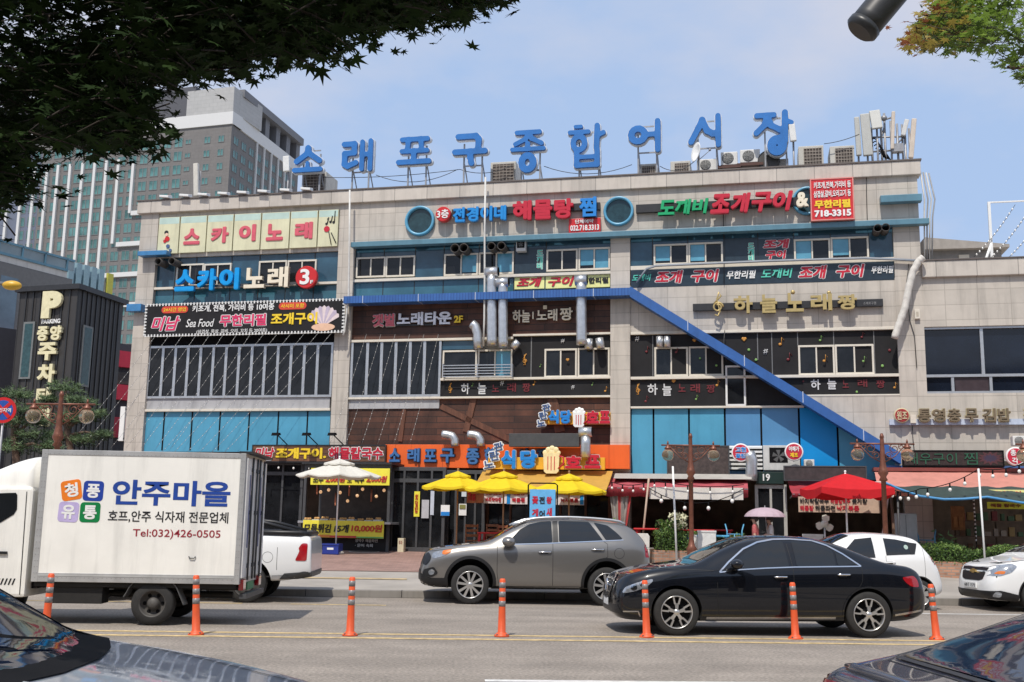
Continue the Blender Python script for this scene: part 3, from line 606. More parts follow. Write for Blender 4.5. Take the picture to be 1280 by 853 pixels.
# --- window film lettering, third floor
gW = 'clam grill window boards'
PINKL = pm('pink_letter', (.70, .20, .26), .4); MINT = pm('mint_letter', (.10, .55, .42), .4)
FILM = pm('night_blue_film', (.02, .035, .05), .3, var=.2)
def film(label, rect, texts, off=-.14, mat=FILM, name='window_film'): return sign(name, label, rect, off, .02, mat, texts, gW, bevel=0)
film('narrow dark film panel with one mint vertical Korean word, beside the square wall fan', (643.5, 310, 681.5, 341), [('도\n깨\n비', (671, 313, 679, 337), MINT, .05, WHITE)])
film('dark film pane with a mint vertical word between the right-hand window pairs', (905, 298, 947, 328.5), [('도\n깨\n비', (935, 304, 943, 327), MINT, .05, WHITE)])
film('dark film pane with two rows of red and white letters between window pairs', (948, 298.5, 991, 327.5), [('조개', (954, 299.5, 987, 311), REDL, .06, WHITE, .15), ('구이', (957, 313, 983, 324), REDL, .06, WHITE, .15)])
for s, r, c, lb in (('조개', (643, 344.5, 680.5, 361.5), REDL, 'yellow board with red slanted letters, leftmost of the three under the centre windows'), ('구이', (682, 343.5, 721.5, 360.5), REDL, 'yellow board with red slanted letters, middle of the three under the centre windows'), ('무한리필', (723, 342, 762.5, 359.5), BLK_T, 'yellow board with dark letters, behind the tall duct top')):
    q = (r[0]+3, r[1]+2.5, r[2]-3, r[3]-2.5) if c is REDL else (r[0]+4, r[1]+5, r[2]-2, r[3]-5)
    sign('yellow_board', lb, r, -.1, .03, PYEL, [(s, q, c, .05, None, .25 if c is REDL else 0)], 'yellow boards under the centre windows')
o = sign('clam_grill_strip', 'long dark strip of red, mint and white slanted Korean words under the right third-floor windows', (788.5, 332, 1118, 355), -.02, .1, FILM, [])
for s, x0, x1, c, hh_ in (('도깨비', 790, 814, MINT, .5), ('조개', 819, 854, REDL, .95), ('구이', 864, 899, REDL, .95), ('무한리필', 908, 945, WHITE, .62), ('도깨비', 951, 991, MINT, .72), ('조개', 998, 1034, REDL, .98), ('구이', 1045, 1081, REDL, .98), ('무한리필', 1089, 1117, WHITE, .55)):
    yc = 347.5-(x0-790)*.0335; h = 8.5*hh_; letter(o, s, (x0, yc-h, x1, yc+h), c, .05 if c is REDL else .03, WHITE if c is REDL else None, .2, off=-.02)
# --- brown wood boards
o = fth('mudflat_song_sign', 'white and red lit-tube letters ending in a yellow 2F on the brown boards', 'sign', *fp(525, 400), y=.05)
letter(o, '갯벌', (466, 393, 494, 409), pm('tube_red', (.6, .12, .15), .4), .05, WHITE, off=-.06, depth=.08, ow=.03); letter(o, '노래타운', (497, 390.5, 565, 407), pm('tube_white', (.72, .74, .82), .4), .05, off=-.06, depth=.08); letter(o, '2F', (568, 395, 579, 404), YELL, .05, off=-.06, depth=.06)
m = MB(); u = fr(470, 406, 545, 408, -.1); m.box(u[0], u[1], .06, .11, u[2], u[3]); m.build('mounting_rail', DARK, o)
o = fth('sky_song_sign', 'cream thin-stroke raised letters on the brown boards left of the tall single duct', 'sign', *fp(680, 395), y=.05)
letter(o, '하늘', (641, 388, 663, 404), CREAML, .03, off=-.06, depth=.06); letter(o, '노래', (671, 387, 697, 402), CREAML, .03, off=-.06, depth=.06); letter(o, '짱', (700, 385, 716, 401), CREAML, .03, off=-.06, depth=.06)
m = MB(); u = fr(679, 382, 683.5, 386.5, -.06); m.box(u[0], u[1], .05, .1, u[2], u[3]); u = fr(665.5, 390, 667, 399, -.06); m.box(u[0], u[1], .05, .1, u[2], u[3]); m.build('cream_square', CREAML, o)
# --- gold letters on dark bar
o = fth('gold_song_sign', 'gold raised letters with a treble clef on a long dark bar', 'sign', *fp(985, 382, .25), y=-.25)
m = MB(); u0, _, v0, v1 = fr(866, 379, 930, 388, .12); u1 = fp(1104, 380, .12)[0]; m.box(u0, u1, -.12, -.0, v0, v1); m.build('mounting_bar', DARK, o, bevel=.01)
for s, r in (('하', (917, 370.5, 941, 393)), ('늘', (950, 369, 971.5, 392.5)), ('노', (982, 367, 1004.5, 391)), ('래', (1013, 368, 1040, 389.5)), ('짱', (1046.5, 369, 1071, 388))):
    letter(o, s, r, GOLDL, .045, off=.16, depth=.12, name='letter')
m = MB(); c = fp(897.5, 386, .2)
pts = [(c[0]+.16*math.cos(a)*(1-.06*a), -.24, c[1]+.04+.16*math.sin(a)*(1-.06*a)) for a in [i*.4 for i in range(22)]]
m.tube(pts, .03, 6); m.tube([(c[0]-.1, -.24, c[1]-.2), (c[0]+.0, -.24, c[1]-.24), (c[0]+.06, -.24, c[1]-.1), (c[0]-.03, -.24, c[1]+.3), (c[0]+.04, -.24, c[1]+.52), (c[0]+.1, -.24, c[1]+.4), (c[0]-.12, -.24, c[1]+.15)], .028, 6); m.build('treble_clef', GOLDL, o)
m = MB(); u, v = fp(991, 366, .16); m.ball((u, -.22, v), .07, 10, 6); m.build('heart_bead', GOLDL, o); m = MB(); u, v = fp(1036, 366.5, .16); m.ball((u, -.22, v), .06, 10, 6); m.build('heart_bead', GOLDL, o)
letter(o, '소래포구점', (1079, 377.5, 1095, 381), pm('dim_letter', (.3, .3, .3), .5), .0, off=.121, depth=.01)
# --- music-note decoration on the black film
gN = 'painted notes on the black film'
NOTC = {'o': pm('note_orange', (.55, .25, .04), .5), 'r': pm('note_red', (.15, .015, .02), .5), 'g': pm('note_green', (.20, .38, .10), .5), 'w': pm('note_white', (.6, .6, .6), .5)}
deco = []
def deco_note(kind, px, py, c, s=1.0, off=-.118):
    s = s*.8; mb = MB(); deco.append((c, mb)); u, v = fp(px, py, off); y = -off-.002
    if kind == 'clef':
        mb.tube([(u+.09*s*math.cos(a)*(1-.07*a), y, v-.06*s+.09*s*math.sin(a)*(1-.07*a)) for a in [i*.5 for i in range(16)]], .017*s, 5); mb.tube([(u-.05*s, y, v-.2*s), (u+.03*s, y, v-.21*s), (u-.02*s, y, v+.2*s), (u+.06*s, y, v+.25*s), (u-.08*s, y, v+.02*s)], .017*s, 5)
    elif kind == 'dot': mb.ball((u, y, v), .055*s, 10, 6, 0, (1, .3, 1))
    elif kind == 'heart': mb.ball((u-.04*s, y, v), .06*s, 8, 6, 0, (1, .3, 1)); mb.ball((u+.04*s, y, v), .06*s, 8, 6, 0, (1, .3, 1)); mb.ball((u, y, v-.05*s), .055*s, 8, 6, 0, (1, .3, 1))
    elif kind == 'sharp':
        for d in (-.045, .045): mb.tube([(u+d*s-.02, y, v-.12*s), (u+d*s+.02, y, v+.12*s)], .014*s, 5); mb.tube([(u-.1*s, y, v+d*s), (u+.1*s, y, v+d*s+.03)], .014*s, 5)
    else: mb.ball((u, y, v-.1*s), .06*s, 8, 6, 0, (1, .3, .8)); mb.tube([(u+.05*s, y, v-.1*s), (u+.06*s, y, v+.14*s), (u+.14*s, y, v+.04*s)], .016*s, 5)
for a in (('clef', 656, 450, 'o'), ('clef', 563, 485.5, 'o', .9), ('note', 675, 457, 'g', .5), ('sharp', 703.5, 426.5, 'w', .8), ('heart', 709.5, 449.5, 'o', .7, -.05), ('sharp', 627.5, 479.5, 'w', .8), ('note', 667, 479, 'o', .7), ('sharp', 716, 484.5, 'w', .7), ('note', 756.5, 486.5, 'o', .8), ('note', 740, 480, 'g', .5), ('note', 590, 481, 'g', .5),
          ('sharp', 796.5, 424, 'w', .9), ('note', 808, 437, 'r', .9), ('note', 845, 438, 'r', .8, -.04), ('dot', 875, 448, 'g', .8, -.04), ('dot', 895.5, 457, 'g', .8, -.04), ('heart', 868, 425, 'o', .8), ('heart', 930, 423.5, 'o'), ('dot', 936, 437.5, 'g'), ('dot', 945, 450, 'g'), ('sharp', 957, 440, 'w', .9), ('note', 975, 427, 'o', 1.1), ('note', 985, 446, 'r', 1.1), ('note', 1025, 423, 'g', .8), ('note', 1030, 448, 'o', 1, -.05), ('note', 1079, 449, 'g', .8, -.05), ('dot', 1103, 457.5, 'g', 1), ('dot', 1112, 438, 'r', 1), ('note', 1077, 419, 'r', .8),
          ('clef', 797.5, 487, 'o', .95), ('heart', 842, 476, 'o', .8), ('note', 896, 479, 'o', .9), ('note', 807, 499, 'r', .9), ('note', 870, 497, 'g', .7), ('note', 1118, 482, 'o', .8), ('dot', 1071, 490, 'g', .8), ('dot', 1004, 477, 'r', .7)): deco_note(*a)
o = fth('film_lettering', 'white and dim red Korean words with orange notes painted along the black second-floor strips', 'lettering', *fp(800, 480), y=.1)
for k, mb in deco: mb.build('painted_note', NOTC[k], o)
for s, r, c in (('하', (576.5, 479.5, 587, 493), 'w'), ('늘', (597, 479, 608, 493), 'w'), ('노', (615, 481, 624, 490), 'r'), ('래', (634, 479, 645, 490), 'r'), ('짱', (653, 479, 663, 490), 'r'), ('하', (809.5, 480, 822, 494), 'w'), ('늘', (828, 480, 839.5, 495), 'w'), ('노', (848, 480, 857, 490), 'r'), ('래', (863, 480, 875, 491), 'r'), ('짱', (883, 481, 894, 491), 'r'), ('하', (1013.5, 474.5, 1025.5, 487.5), 'w'), ('늘', (1034, 473.5, 1045.5, 487), 'w'), ('노', (1053, 475, 1061, 485), 'r'), ('래', (1072, 474.5, 1084, 484), 'r'), ('짱', (1095, 475, 1106, 485), 'r')):
    letter(o, s, r, NOTC[c], .02, off=-.115, depth=.012)
# --- pub signs and mugs
def mug(o, px, py, h, off, mat=CREAML, fm=WHITE):
    u, v = fp(px, py, off); mb = MB(); w = h*.34
    mb.prism([(u-w*.85, v-h*.42), (u-w*.6, v-h*.5), (u+w*.5, v-h*.5), (u+w*.75, v-h*.42), (u+w*.85, v+h*.25), (u-w*.95, v+h*.25)], -off-.05, -off+.05, 0)
    for dx, dz, r in ((-.75, .26, .3), (-.4, .36, .34), (.0, .41, .34), (.4, .36, .34), (.68, .25, .28), (-.05, .27, .4)): mb.ball((u+dx*w, -off, v+dz*h), r*w, 10, 6, 0, (1, .3, 1))
    f = mb.build('beer_mug', [mat, REDL], o)
    m = MB()
    for k in (-.42, -.06, .30): m.box(u+k*w-.012, u+k*w+.012, -off-.056, -off-.045, v-h*(.40-.08*abs(k)), v+h*.12)
    m.tube([(u+w*.8, -off-.03, v+h*.13), (u+w*1.25, -off-.03, v+h*.1), (u+w*1.3, -off-.03, v-h*.15), (u+w*.68, -off-.03, v-h*.32)], .03, 6); m.build('mug_stripe', REDL, f, o=ORG[o.name])
def pub(label, R1, tilt, sik, dang, mg, ho, pu, off, mgm):
    u0, u1, v0, v1 = fr(*R1, off-.05); o = fth('pub_sign', label, 'sign', (u0+u1)/2, (v0+v1)/2, 'pub signs with a beer mug', y=-off)
    MB().box(u0, u1, -off+.05, -off+.2, v0, v1).build('panel', MUST, o, bevel=.01)
    [letter(o, ch, r, pm('navy_ink', (.04, .09, .24), .5), .03, WHITE, 0, .18, off=off+.045, depth=.05, ow=.11) for ch, r in zip('노란관', tilt)]
    for s, r, c in (('식', sik, BLUEL), ('당', dang, BLUEL), ('호', ho, REDL), ('프', pu, REDL)): letter(o, s, r, c, .07, pm('pale_rim', (.6, .58, .52), .5), 0, 0, off=off, depth=.1, name='letter', ow=.03)
    mug(o, *mg, off+.06, mgm); return o
pub('smaller yellow pub sign with a white beer mug on the upper brown boards', (680, 515.5, 763, 530.5), ((671.5, 525, 681.5, 533), (674.5, 515, 684, 524.5), (678, 505.5, 688, 514)), (686, 513, 699, 530), (701, 513.5, 714.5, 530), (724, 522, .62), (734, 514, 749, 530), (750, 514, 763, 530), .12, WHITE)
# --- orange market sign
o = sign('orange_market_sign', 'long bright orange fascia with blue raised Korean letters over the centre shops', (481, 556, 787, 585.5), .35, .35, ORANGE, [])
for i, ch in enumerate('소래포구'): r = ((487.5, 561, 501, 578), (510, 561, 525.5, 578), (531, 562, 546.5, 578), (551, 561, 569, 579))[i]; letter(o, ch, r, pm('steel_blue_letter', (.05, .15, .36), .4), .05, pm('navy_rim', (.03, .05, .10), .5), off=.35, depth=.10, name='letter', ow=.03)
for ch, r in (('종', (583.5, 561, 600, 581)), ('합', (606, 560, 620, 582)), ('시', (646, 561, 660, 581)), ('장', (671, 561, 684, 581))): letter(o, ch, r, pm('steel_blue_letter', (.05, .15, .36), .4), .05, pm('navy_rim', (.03, .05, .10), .5), off=.35, depth=.10, name='letter', ow=.03)
m = MB()
for x in (553, 617, 660, 697, 725, 761): u = fr(x, 556, x+.6, 585, .352); m.box(u[0], u[1], -.353, -.34, u[2], u[3])
m.build('panel_seam', pm('seam_dark_orange', (.45, .07, .02), .5), o)
pub('larger yellow pub sign with a cream beer mug in front of the orange fascia', (610, 572, 756, 587), ((605, 576, 617.5, 585.5), (612.5, 564, 624, 576), (617.5, 553.5, 629, 563.5)), (627, 563, 645, 586.5), (651, 563, 672, 586), (690, 575, .84), (707, 570, 727.5, 586), (731, 569, 751, 586), .8, pm('mug_cream', (.80, .66, .36), .5))
sign('blank_sign_box', 'blank charcoal sign box on brackets above the orange fascia', (636, 542, 724, 558.5), .85, .25, DGREY, [])
o = sign('shellfish_sign', 'brown wood shop fascia with yellow and red outlined Korean words', (316, 557.5, 481, 577), .45, .2, tilem('sign_plank', (.16, .07, .035), (.04, .02, .01), 1.2, .14, .01, .4, .6, .3, .3), [
    ('미남', (319, 559.5, 343, 575.5), REDL, .04, WHITE, .2), ('조개구이.', (345, 560, 408, 574), YELL, .06), ('해물칼국수', (411, 559, 479, 575), REDL, .05, WHITE)], edge=DARK)
for i, x in enumerate((360, 398, 430)):
    o = fth('sign_spotlight', ('black arm lamp over the brown fascia, nearest the truck', 'black arm lamp over the brown fascia, middle of three', 'black arm lamp over the brown fascia, nearest the orange sign')[i], 'spotlight', *fp(x, 557, .4), group='arm lamps over the brown fascia', y=-.4)
    m = MB(); a, b = fp(x, 557, .4), fp(x-14, 543, .9); m.tube([(a[0], -.4, a[1]), (b[0], -.9, b[1])], .018, 6); m.build('arm', BLACK, o)
    m = MB(); m.hexa([(b[0]-.13, -1.05, b[1]-.06), (b[0]+.13, -1.05, b[1]-.06), (b[0]+.13, -.85, b[1]-.02), (b[0]-.13, -.85, b[1]-.02), (b[0]-.11, -1.03, b[1]+.04), (b[0]+.11, -1.03, b[1]+.04), (b[0]+.11, -.87, b[1]+.05), (b[0]-.11, -.87, b[1]+.05)]); m.build('lamp_head', BLACK, o)
# --- bay 3 ground signs
sign('unlit_led_board', 'unlit grey-brown LED board behind the middle street lamp', (835, 558.5, 910.5, 596), .5, .18, pm('led_off', (.06, .045, .04), .5, var=.5, scale=9), [], edge=DGREY)
sign('unlit_led_strip', 'unlit dark LED strip above the red square parasol', (981, 584, 1082, 600), .7, .18, pm('led_off2', (.045, .035, .035), .5, var=.4, scale=6), [], edge=DGREY)
sign('door_number_board', 'dark green board with white number 19 over the shop door', (945, 590, 979.5, 605), .25, .2, pm('bottle_green', (.012, .03, .025), .4), [('19', (953.5, 592.5, 962.5, 601.5), WHITE, .03)])
for cx, cy, ln, c2, lb in ((926, 566, (('고현', BLUEL), ('꽃탄', BLUEL)), 0, 'round red sign with blue and white letters beside the vent louvre'), (992.5, 565, (('어해가', WHITE), ('제조', YELL)), 1, 'round red sign with white and yellow letters beside the wall fan')):
    o = fth('round_sign', lb, 'sign', *fp(cx, cy, .6), group='round red shop signs', y=-.6)
    m = MB(); u, v, rr = disc(m, cx, cy, 11.8, .6, .12); m.build('rim', WHITE, o); m = MB(); disc(m, cx, cy, 10.6, .61, .1); m.build('disc', pm('sign_crimson', (.52, .03, .06), .35), o)
    for i, (s, c) in enumerate(ln): letter(o, s, (cx-6.5+i*(1.5 if c2 else 0), cy-7+i*8, cx+6.5-i*(1.5 if c2 else 0), cy-.5+i*7.5), c, .05, WHITE if c is BLUEL else None, off=.612, depth=.015)
    m = MB(); m.tube([(u, -.5, v-rr*.9), (u, -.2, v-rr*.9)], .03, 6); m.build('bracket', DARK, o)
# --- wing signs
o = fth('gimbap_sign', 'dark gold-edged raised Korean letters with a red disc on a pale blue rail, low wing', 'sign', *fp(1190, 522, .2), y=-.2)
m = MB(); u = fr(1112, 524, 1285, 531, .12); m.box(u[0], u[1]+.6, -.12, .03, u[2], u[3]); m.build('mounting_rail', pm('rail_pale_blue', (.48, .55, .68), .5, streak=.3), o)
for i, ch in enumerate('통영충무김밥'): x = (1147, 1165, 1184.5, 1206, 1228, 1246.5)[i]; letter(o, ch, (x, 511.5-.1*i, x+16, 528-.1*i), pm('dull_brown_letter', (.17, .13, .08), .5), .03, pm('pale_gold_rim', (.55, .48, .30), .5), off=.16, depth=.12, name='letter', ow=.04)
letter(o, '점', (1279, 510.5, 1296, 527), pm('dull_brown_letter', (.17, .13, .08), .5), .03, MATS['pale_gold_rim'], off=.16, depth=.12, name='letter')
m = MB(); disc(m, 1127.5, 519.5, 10, .25, .12); m.build('disc_rim', MATS['pale_gold_rim'], o); m = MB(); disc(m, 1127.5, 519.5, 9, .262, .1); m.build('disc', pm('disc_dark_red', (.32, .03, .03), .4), o); letter(o, '원조', (1121, 514, 1134, 525), MATS['pale_gold_rim'], .03, off=.263, depth=.012)
m = MB(); u = fr(1138, 518.5, 1145, 529, .2); m.box(u[0], u[1], -.2, .03, u[2], u[3]); m.build('junction_box', CREAM, o)
o = sign('led_shrimp_sign', 'dark LED board with dim green Korean letters above the pink awning', (1130, 564.5, 1253.5, 582), .5, .2, pm('led_dark', (.03, .02, .018), .5, var=.4, scale=12), [('새우구이', (1133, 566.5, 1196, 580.5), pm('led_green', (.02, .10, .055), .5), .0), ('찜', (1205, 566, 1222, 581), MATS['led_green'], .0)], edge=BLACK)
m = MB(); u, v = fp(1238, 573, .505); q = []
for k in range(24): r_ = (.34, .2)[k % 2]; a = k*math.pi/12; q.append((u+r_*1.15*math.cos(a), v+r_*.62*math.sin(a)))
m.prism(q, -.507, -.5, 0); q = [(u+(a-u)*.6, v+(b-v)*.6) for a, b in q]; m.prism(q, -.509, -.5, 1); m.build('starburst', [pm('led_red', (.085, .03, .035), .5), pm('led_violet', (.04, .03, .06), .5)], o)
o = fth('round_sign', 'round red and white sign behind the far-right lamp globe', 'sign', *fp(1270, 570, .8), group='round red shop signs', y=-.8)
m = MB(); disc(m, 1270, 570.5, 12.5, .8, .14); m.build('rim', WHITE, o); m = MB(); disc(m, 1270, 570.5, 11, .812, .1); m.build('disc', MATS['sign_crimson'], o); letter(o, '총', (1263, 562, 1270, 570), WHITE, .03, off=.813, depth=.01); letter(o, '각', (1265, 572, 1273, 580), WHITE, .03, off=.813, depth=.01)
# ================================================================ ROOF: GIANT LETTERS AND EQUIPMENT
LB = pm('rooftop_blue', (.022, .155, .46), .4, var=.12, scale=3, streak=.12); LR = pm('rooftop_rim', (.60, .63, .66), .5, var=.2, scale=30); STEEL = pm('galv_steel', (.30, .30, .31), .5, metal=.5, var=.2)
def circ(cx, cz, r, n=14): return [(cx+r*math.cos(2*math.pi*i/n), cz+r*math.sin(2*math.pi*i/n)) for i in range(n+1)]
GLY = {
 '소': [([(.5, .9), (.5, .72), (.14, .42)], .1), ([(.5, .9), (.5, .74), (.88, .42)], .1), ([(.5, .35), (.5, .14)], .07), ([(.08, .1), (.92, .1)], .085)],
 '래': [([(.06, .9), (.40, .9), (.40, .62), (.09, .6), (.09, .26), (.2, .2), (.46, .3)], .085), ([(.66, .95), (.66, .09)], .075), ([(.66, .55), (.92, .55)], .075), ([(.93, .97), (.93, .08)], .075)],
 '포': [([(.14, .92), (.9, .92)], .085), ([(.33, .92), (.30, .52)], .085), ([(.70, .92), (.73, .52)], .085), ([(.14, .5), (.9, .5)], .08), ([(.5, .5), (.5, .14)], .09), ([(.05, .11), (.96, .11)], .09)],
 '구': [([(.15, .9), (.68, .9), (.76, .8), (.74, .5)], .085), ([(.06, .43), (.95, .43)], .085), ([(.52, .43), (.52, .24), (.56, .07)], .085)],
 '종': [([(.18, .94), (.84, .94)], .065), ([(.52, .92), (.44, .78), (.14, .66)], .065), ([(.54, .9), (.62, .78), (.9, .66)], .065), ([(.5, .66), (.5, .54)], .07), ([(.05, .53), (.96, .53)], .06), (circ(.5, .2, .17), .085)],
 '합': [([(.2, .97), (.36, .97)], .05), ([(.05, .84), (.56, .84)], .06), (circ(.3, .58, .16), .065), ([(.8, .97), (.78, .45)], .075), ([(.8, .74), (.97, .8)], .065), ([(.24, .38), (.24, .07)], .07), ([(.8, .4), (.8, .07)], .07), ([(.24, .25), (.8, .25)], .06), ([(.24, .06), (.8, .06)], .07)],
 '어': [(circ(.3, .55, .2), .085), ([(.5, .55), (.86, .55)], .075), ([(.87, .95), (.87, .07)], .085)],
 '시': [([(.42, .85), (.3, .6), (.09, .2)], .085), ([(.42, .85), (.56, .52), (.72, .42), (.85, .42)], .09), ([(.88, .95), (.88, .08)], .08)],
 '장': [([(.08, .9), (.52, .9)], .07), ([(.34, .88), (.28, .68), (.06, .5)], .075), ([(.36, .85), (.44, .66), (.66, .55), (.78, .56)], .075), ([(.8, .94), (.78, .3)], .08), ([(.8, .76), (.96, .7)], .06), (circ(.58, .19, .14), .1), ([(.74, .4), (.72, .2)], .09)]}
LP = [('소', 366.7, 405, 183, 216.5), ('래', 428.6, 466.5, 177, 216), ('포', 497.5, 539, 172.5, 207), ('구', 567, 609, 167.5, 208), ('종', 638.7, 681.7, 163.6, 214.5), ('합', 710.5, 756, 157.5, 210.5), ('어', 785, 828, 151.5, 191.5), ('시', 860, 903, 145, 186), ('장', 942.5, 991.5, 139.5, 193.5)]
desc = ['leftmost, beside the white antenna box', 'second from the left, above the white drain pipe', 'third from the left, on two tall posts', 'fourth, left of the large louvred unit', 'fifth, right of the large louvred unit', 'sixth, with a box under its ring', 'seventh, a ring joined to an upright', 'eighth, beside the satellite dish', 'ninth and rightmost, beside a white antenna']
RY = .7
for (ch, x0, x1, y0, y1), ds in zip(LP, desc):
    u0, u1, v0, v1 = fr(x0, y0, x1, y1, -RY); w, h = u1-u0, v1-v0
    o = fth('rooftop_letter', 'giant blue rooftop letter '+ch+' on steel posts, '+ds, 'letter sign', (u0+u1)/2, VT, 'giant blue letters along the roof', y=RY)
    st_ = [([(a*w, b*h) for a, b in pts], r*min(w, h)*1.0) for pts, r in GLY[ch]]
    vs, fs = sdf_slab(st_, w, h, .10, .03, 0); mb = MB(); mb.add([(a+u0, b+RY, c+v0) for a, b, c in vs], fs); mb.build('letter_face', LB, o)
    vs, fs = sdf_slab(st_, w, h, .16, .03, .03); mb = MB(); mb.add([(a+u0, b+RY+.145, c+v0) for a, b, c in vs], fs); mb.build('letter_rim', LR, o)
    mb = MB()
    for k in (.28, .82):
        x = u0+k*w; mb.box(x-.025, x+.025, RY+.16, RY+.21, VT-.9, v0+h*.75); mb.tube([(x, RY+.2, v0+h*.2), (x+.12, RY+1.3, VT-.85)], .022, 5)
    mb.box(u0+.28*w, u0+.82*w, RY+.165, RY+.2, v0+h*.86, v0+h*.9); mb.box(u0+.28*w, u0+.82*w, RY+.165, RY+.2, v0+h*.04-.0, v0+h*.08)
    mb.build('post', STEEL, o)
def louvre(label, x0, y0, x1, y1, y=1.2, side=.22):
    u0, u1, v0, v1 = fr(x0, y0, x1, y1, -y); o = fth('louvred_unit', label, 'ventilation unit', (u0+u1)/2, VT-.5, 'louvred units on the roof', y=y)
    MB().box(u0, u1, y, y+1.1, VT-.8, v1).build('casing', pm('unit_beige', (.52, .50, .45), .55, streak=.2), o, bevel=.015)
    m = MB(); a = u0+(u1-u0)*side; m.box(a, u1-.06, y-.012, y, VT-.4, v1-.08); f = m.build('coil', pm('coil_brown', (.09, .07, .06), .7, var=.3), o)
    m = MB(); z = VT-.3
    while z < v1-.1: m.box(a, u1-.06, y-.03, y-.013, z, z+.02); z += .11
    n = 6
    for i in range(n+1): x = a+(u1-.06-a)*i/n; m.box(x-.008, x+.008, y-.036, y-.031, VT-.4, v1-.08)
    m.build('grille', pm('grille_tan', (.30, .26, .22), .6), f, o=ORG[o.name])
louvre('large louvred unit between two blue roof letters', 613, 202.5, 644.5, 229, side=.1)
louvre('grey unit standing under the leftmost blue letter', 378, 215.5, 407.5, 241, side=.05)
louvre('low louvred unit under the seventh blue letter', 797.5, 205, 821, 219); louvre('low louvred unit left of the satellite dish', 838, 201.5, 863, 216)
louvre('louvred unit right of the last blue letter', 998, 182.5, 1029.5, 207); louvre('louvred unit beside the antenna cluster', 1037.5, 182.5, 1068, 204)
def acunit(label, x0, y0, x1, y1, y=1.0, fan=.42, base=0):
    u0, u1, v0, v1 = fr(x0, y0, x1, y1, -y); o = fth('condenser_unit', label, 'air conditioner', (u0+u1)/2, v0, 'outdoor condensers', y=y)
    MB().box(u0, u1, y, y+.32, v0, v1).build('casing', pm('condenser_white', (.66, .65, .62), .5, var=.06, streak=.15), o, bevel=.02)
    r = (v1-v0)*.43; c = u0+(u1-u0)*fan; m = MB(); m.lathe([(r, 0), (r, .012), (r-.02, .02)], (c, y, (v0+v1)/2), 'y', 28, 0, False)
    for k in range(1, 5): m.lathe([(r*k/5, .02), (r*k/5+.006, .028), (r*k/5+.012, .02)], (c, y, (v0+v1)/2), 'y', 24, 1)
    for k in range(8): a = k*math.pi/4; m.tube([(c, y-.026, (v0+v1)/2), (c+r*math.cos(a), y-.026, (v0+v1)/2+r*math.sin(a))], .006, 4, 1)
    m.build('fan_grille', [pm('fan_dark', (.10, .10, .10), .6), pm('fan_wire', (.35, .35, .34), .5)], o)
    if base:
        m = MB(); m.box(u0-.1, u1+.1, y-.05, y+.4, v0-.12, v0-.03); 
        for x in (u0, u1): m.box(x-.04, x+.04, y, y+.35, VT-.8, v0-.12)
        m.build('steel_stand', pm('rust_steel', (.09, .04, .03), .7), o)
acunit('white condenser right of the satellite dish', 871, 199, 897, 213.5); acunit('white condenser on a rusty stand, left of the pair', 901, 190, 922, 206, base=1); acunit('white condenser on a rusty stand, right of the pair', 925, 187, 950, 203, base=1)
o = fth('round_exhaust', 'dark round exhaust fan on a grey plinth under the last blue letter', 'exhaust fan', *fp(965, 205, -1), y=1.0)
m = MB(); u, v = fp(961, 201, -1); m.lathe([(.33, -.25), (.36, 0), (.30, .02)], (u, 1.0, v), 'y', 24, 0); m.build('drum', pm('exhaust_dark', (.06, .055, .05), .5), o); m = MB(); m.box(u-.1, u+.62, 1.05, 1.8, VT-.6, v+.05); m.build('plinth', CONC, o)
o = fth('satellite_dish', 'small white satellite dish on the parapet behind the eighth blue letter', 'satellite dish', *fp(872, 205, -.5), y=.5)
m = MB(); u, v = fp(873, 191.5, -.5); m.lathe([(.001, .0), (.12, .015), (.22, .05), (.30, .11), (.29, .12), (.21, .065), (.001, .02)], (0, 0, 0), 'y', 24)
ry = Euler((R(-10), 0, R(-52))).to_matrix(); m.v = [tuple((ry @ Vector((a*.8, b, c*1.15)))+Vector((u, .5, v))) for a, b, c in m.v]; m.build('dish', WHITE, o); m = MB(); m.tube([(u, .55, v), (u-.03, .6, VT-.5)], .025, 6); m.tube([(u, .5, v-.25), (u+.38, .25, v-.02)], .012, 5); m.ball((u+.38, .25, v), .045, 8, 6); m.build('mount', STEEL, o)
# antenna panels
def antenna(label, pts, w, y=1.0, mat=None, lean=0):
    (x0, y0), (x1, y1) = pts; a, b = fp(x0, y0, -y), fp(x1, y1, -y); o = fth('roof_antenna', label, 'antenna', b[0], VT-.4, 'mobile antennas on the roof', y=y)
    d = Vector((a[0]-b[0], 0, a[1]-b[1])); n = Vector((d.z, 0, -d.x)).normalized()*w/2; A, B = Vector((a[0], 0, a[1])), Vector((b[0], 0, b[1])); p = []
    for q, yy in ((B, y), (A, y+lean)): p += [tuple(q-n+Vector((0, yy, 0))), tuple(q+n+Vector((0, yy, 0))), tuple(q+n+Vector((0, yy+.14, 0))), tuple(q-n+Vector((0, yy+.14, 0)))]
    MB().hexa(p).build('panel', mat or pm('antenna_grey', (.46, .46, .43), .5, var=.06), o, bevel=.025)
    m = MB(); m.tube([(b[0], y+.22, VT-.8), (b[0], y+.22, b[1]+d.length*.8)], .035, 6)
    for k in (.15, .75): q = B.lerp(A, k); m.box(q.x-.04, q.x+.04, y+.1, y+.25, q.z-.04, q.z+.04)
    m.build('mast', STEEL, o)
antenna('tall flat antenna panel, leftmost of the cluster', ((1071, 146), (1074, 194)), .16); antenna('wide grey antenna panel, second of the cluster', ((1081, 142), (1085.5, 194)), .29, .9); antenna('tilted wide grey antenna panel, top of the cluster', ((1093.5, 136), (1097, 160)), .33, .8, lean=.12)
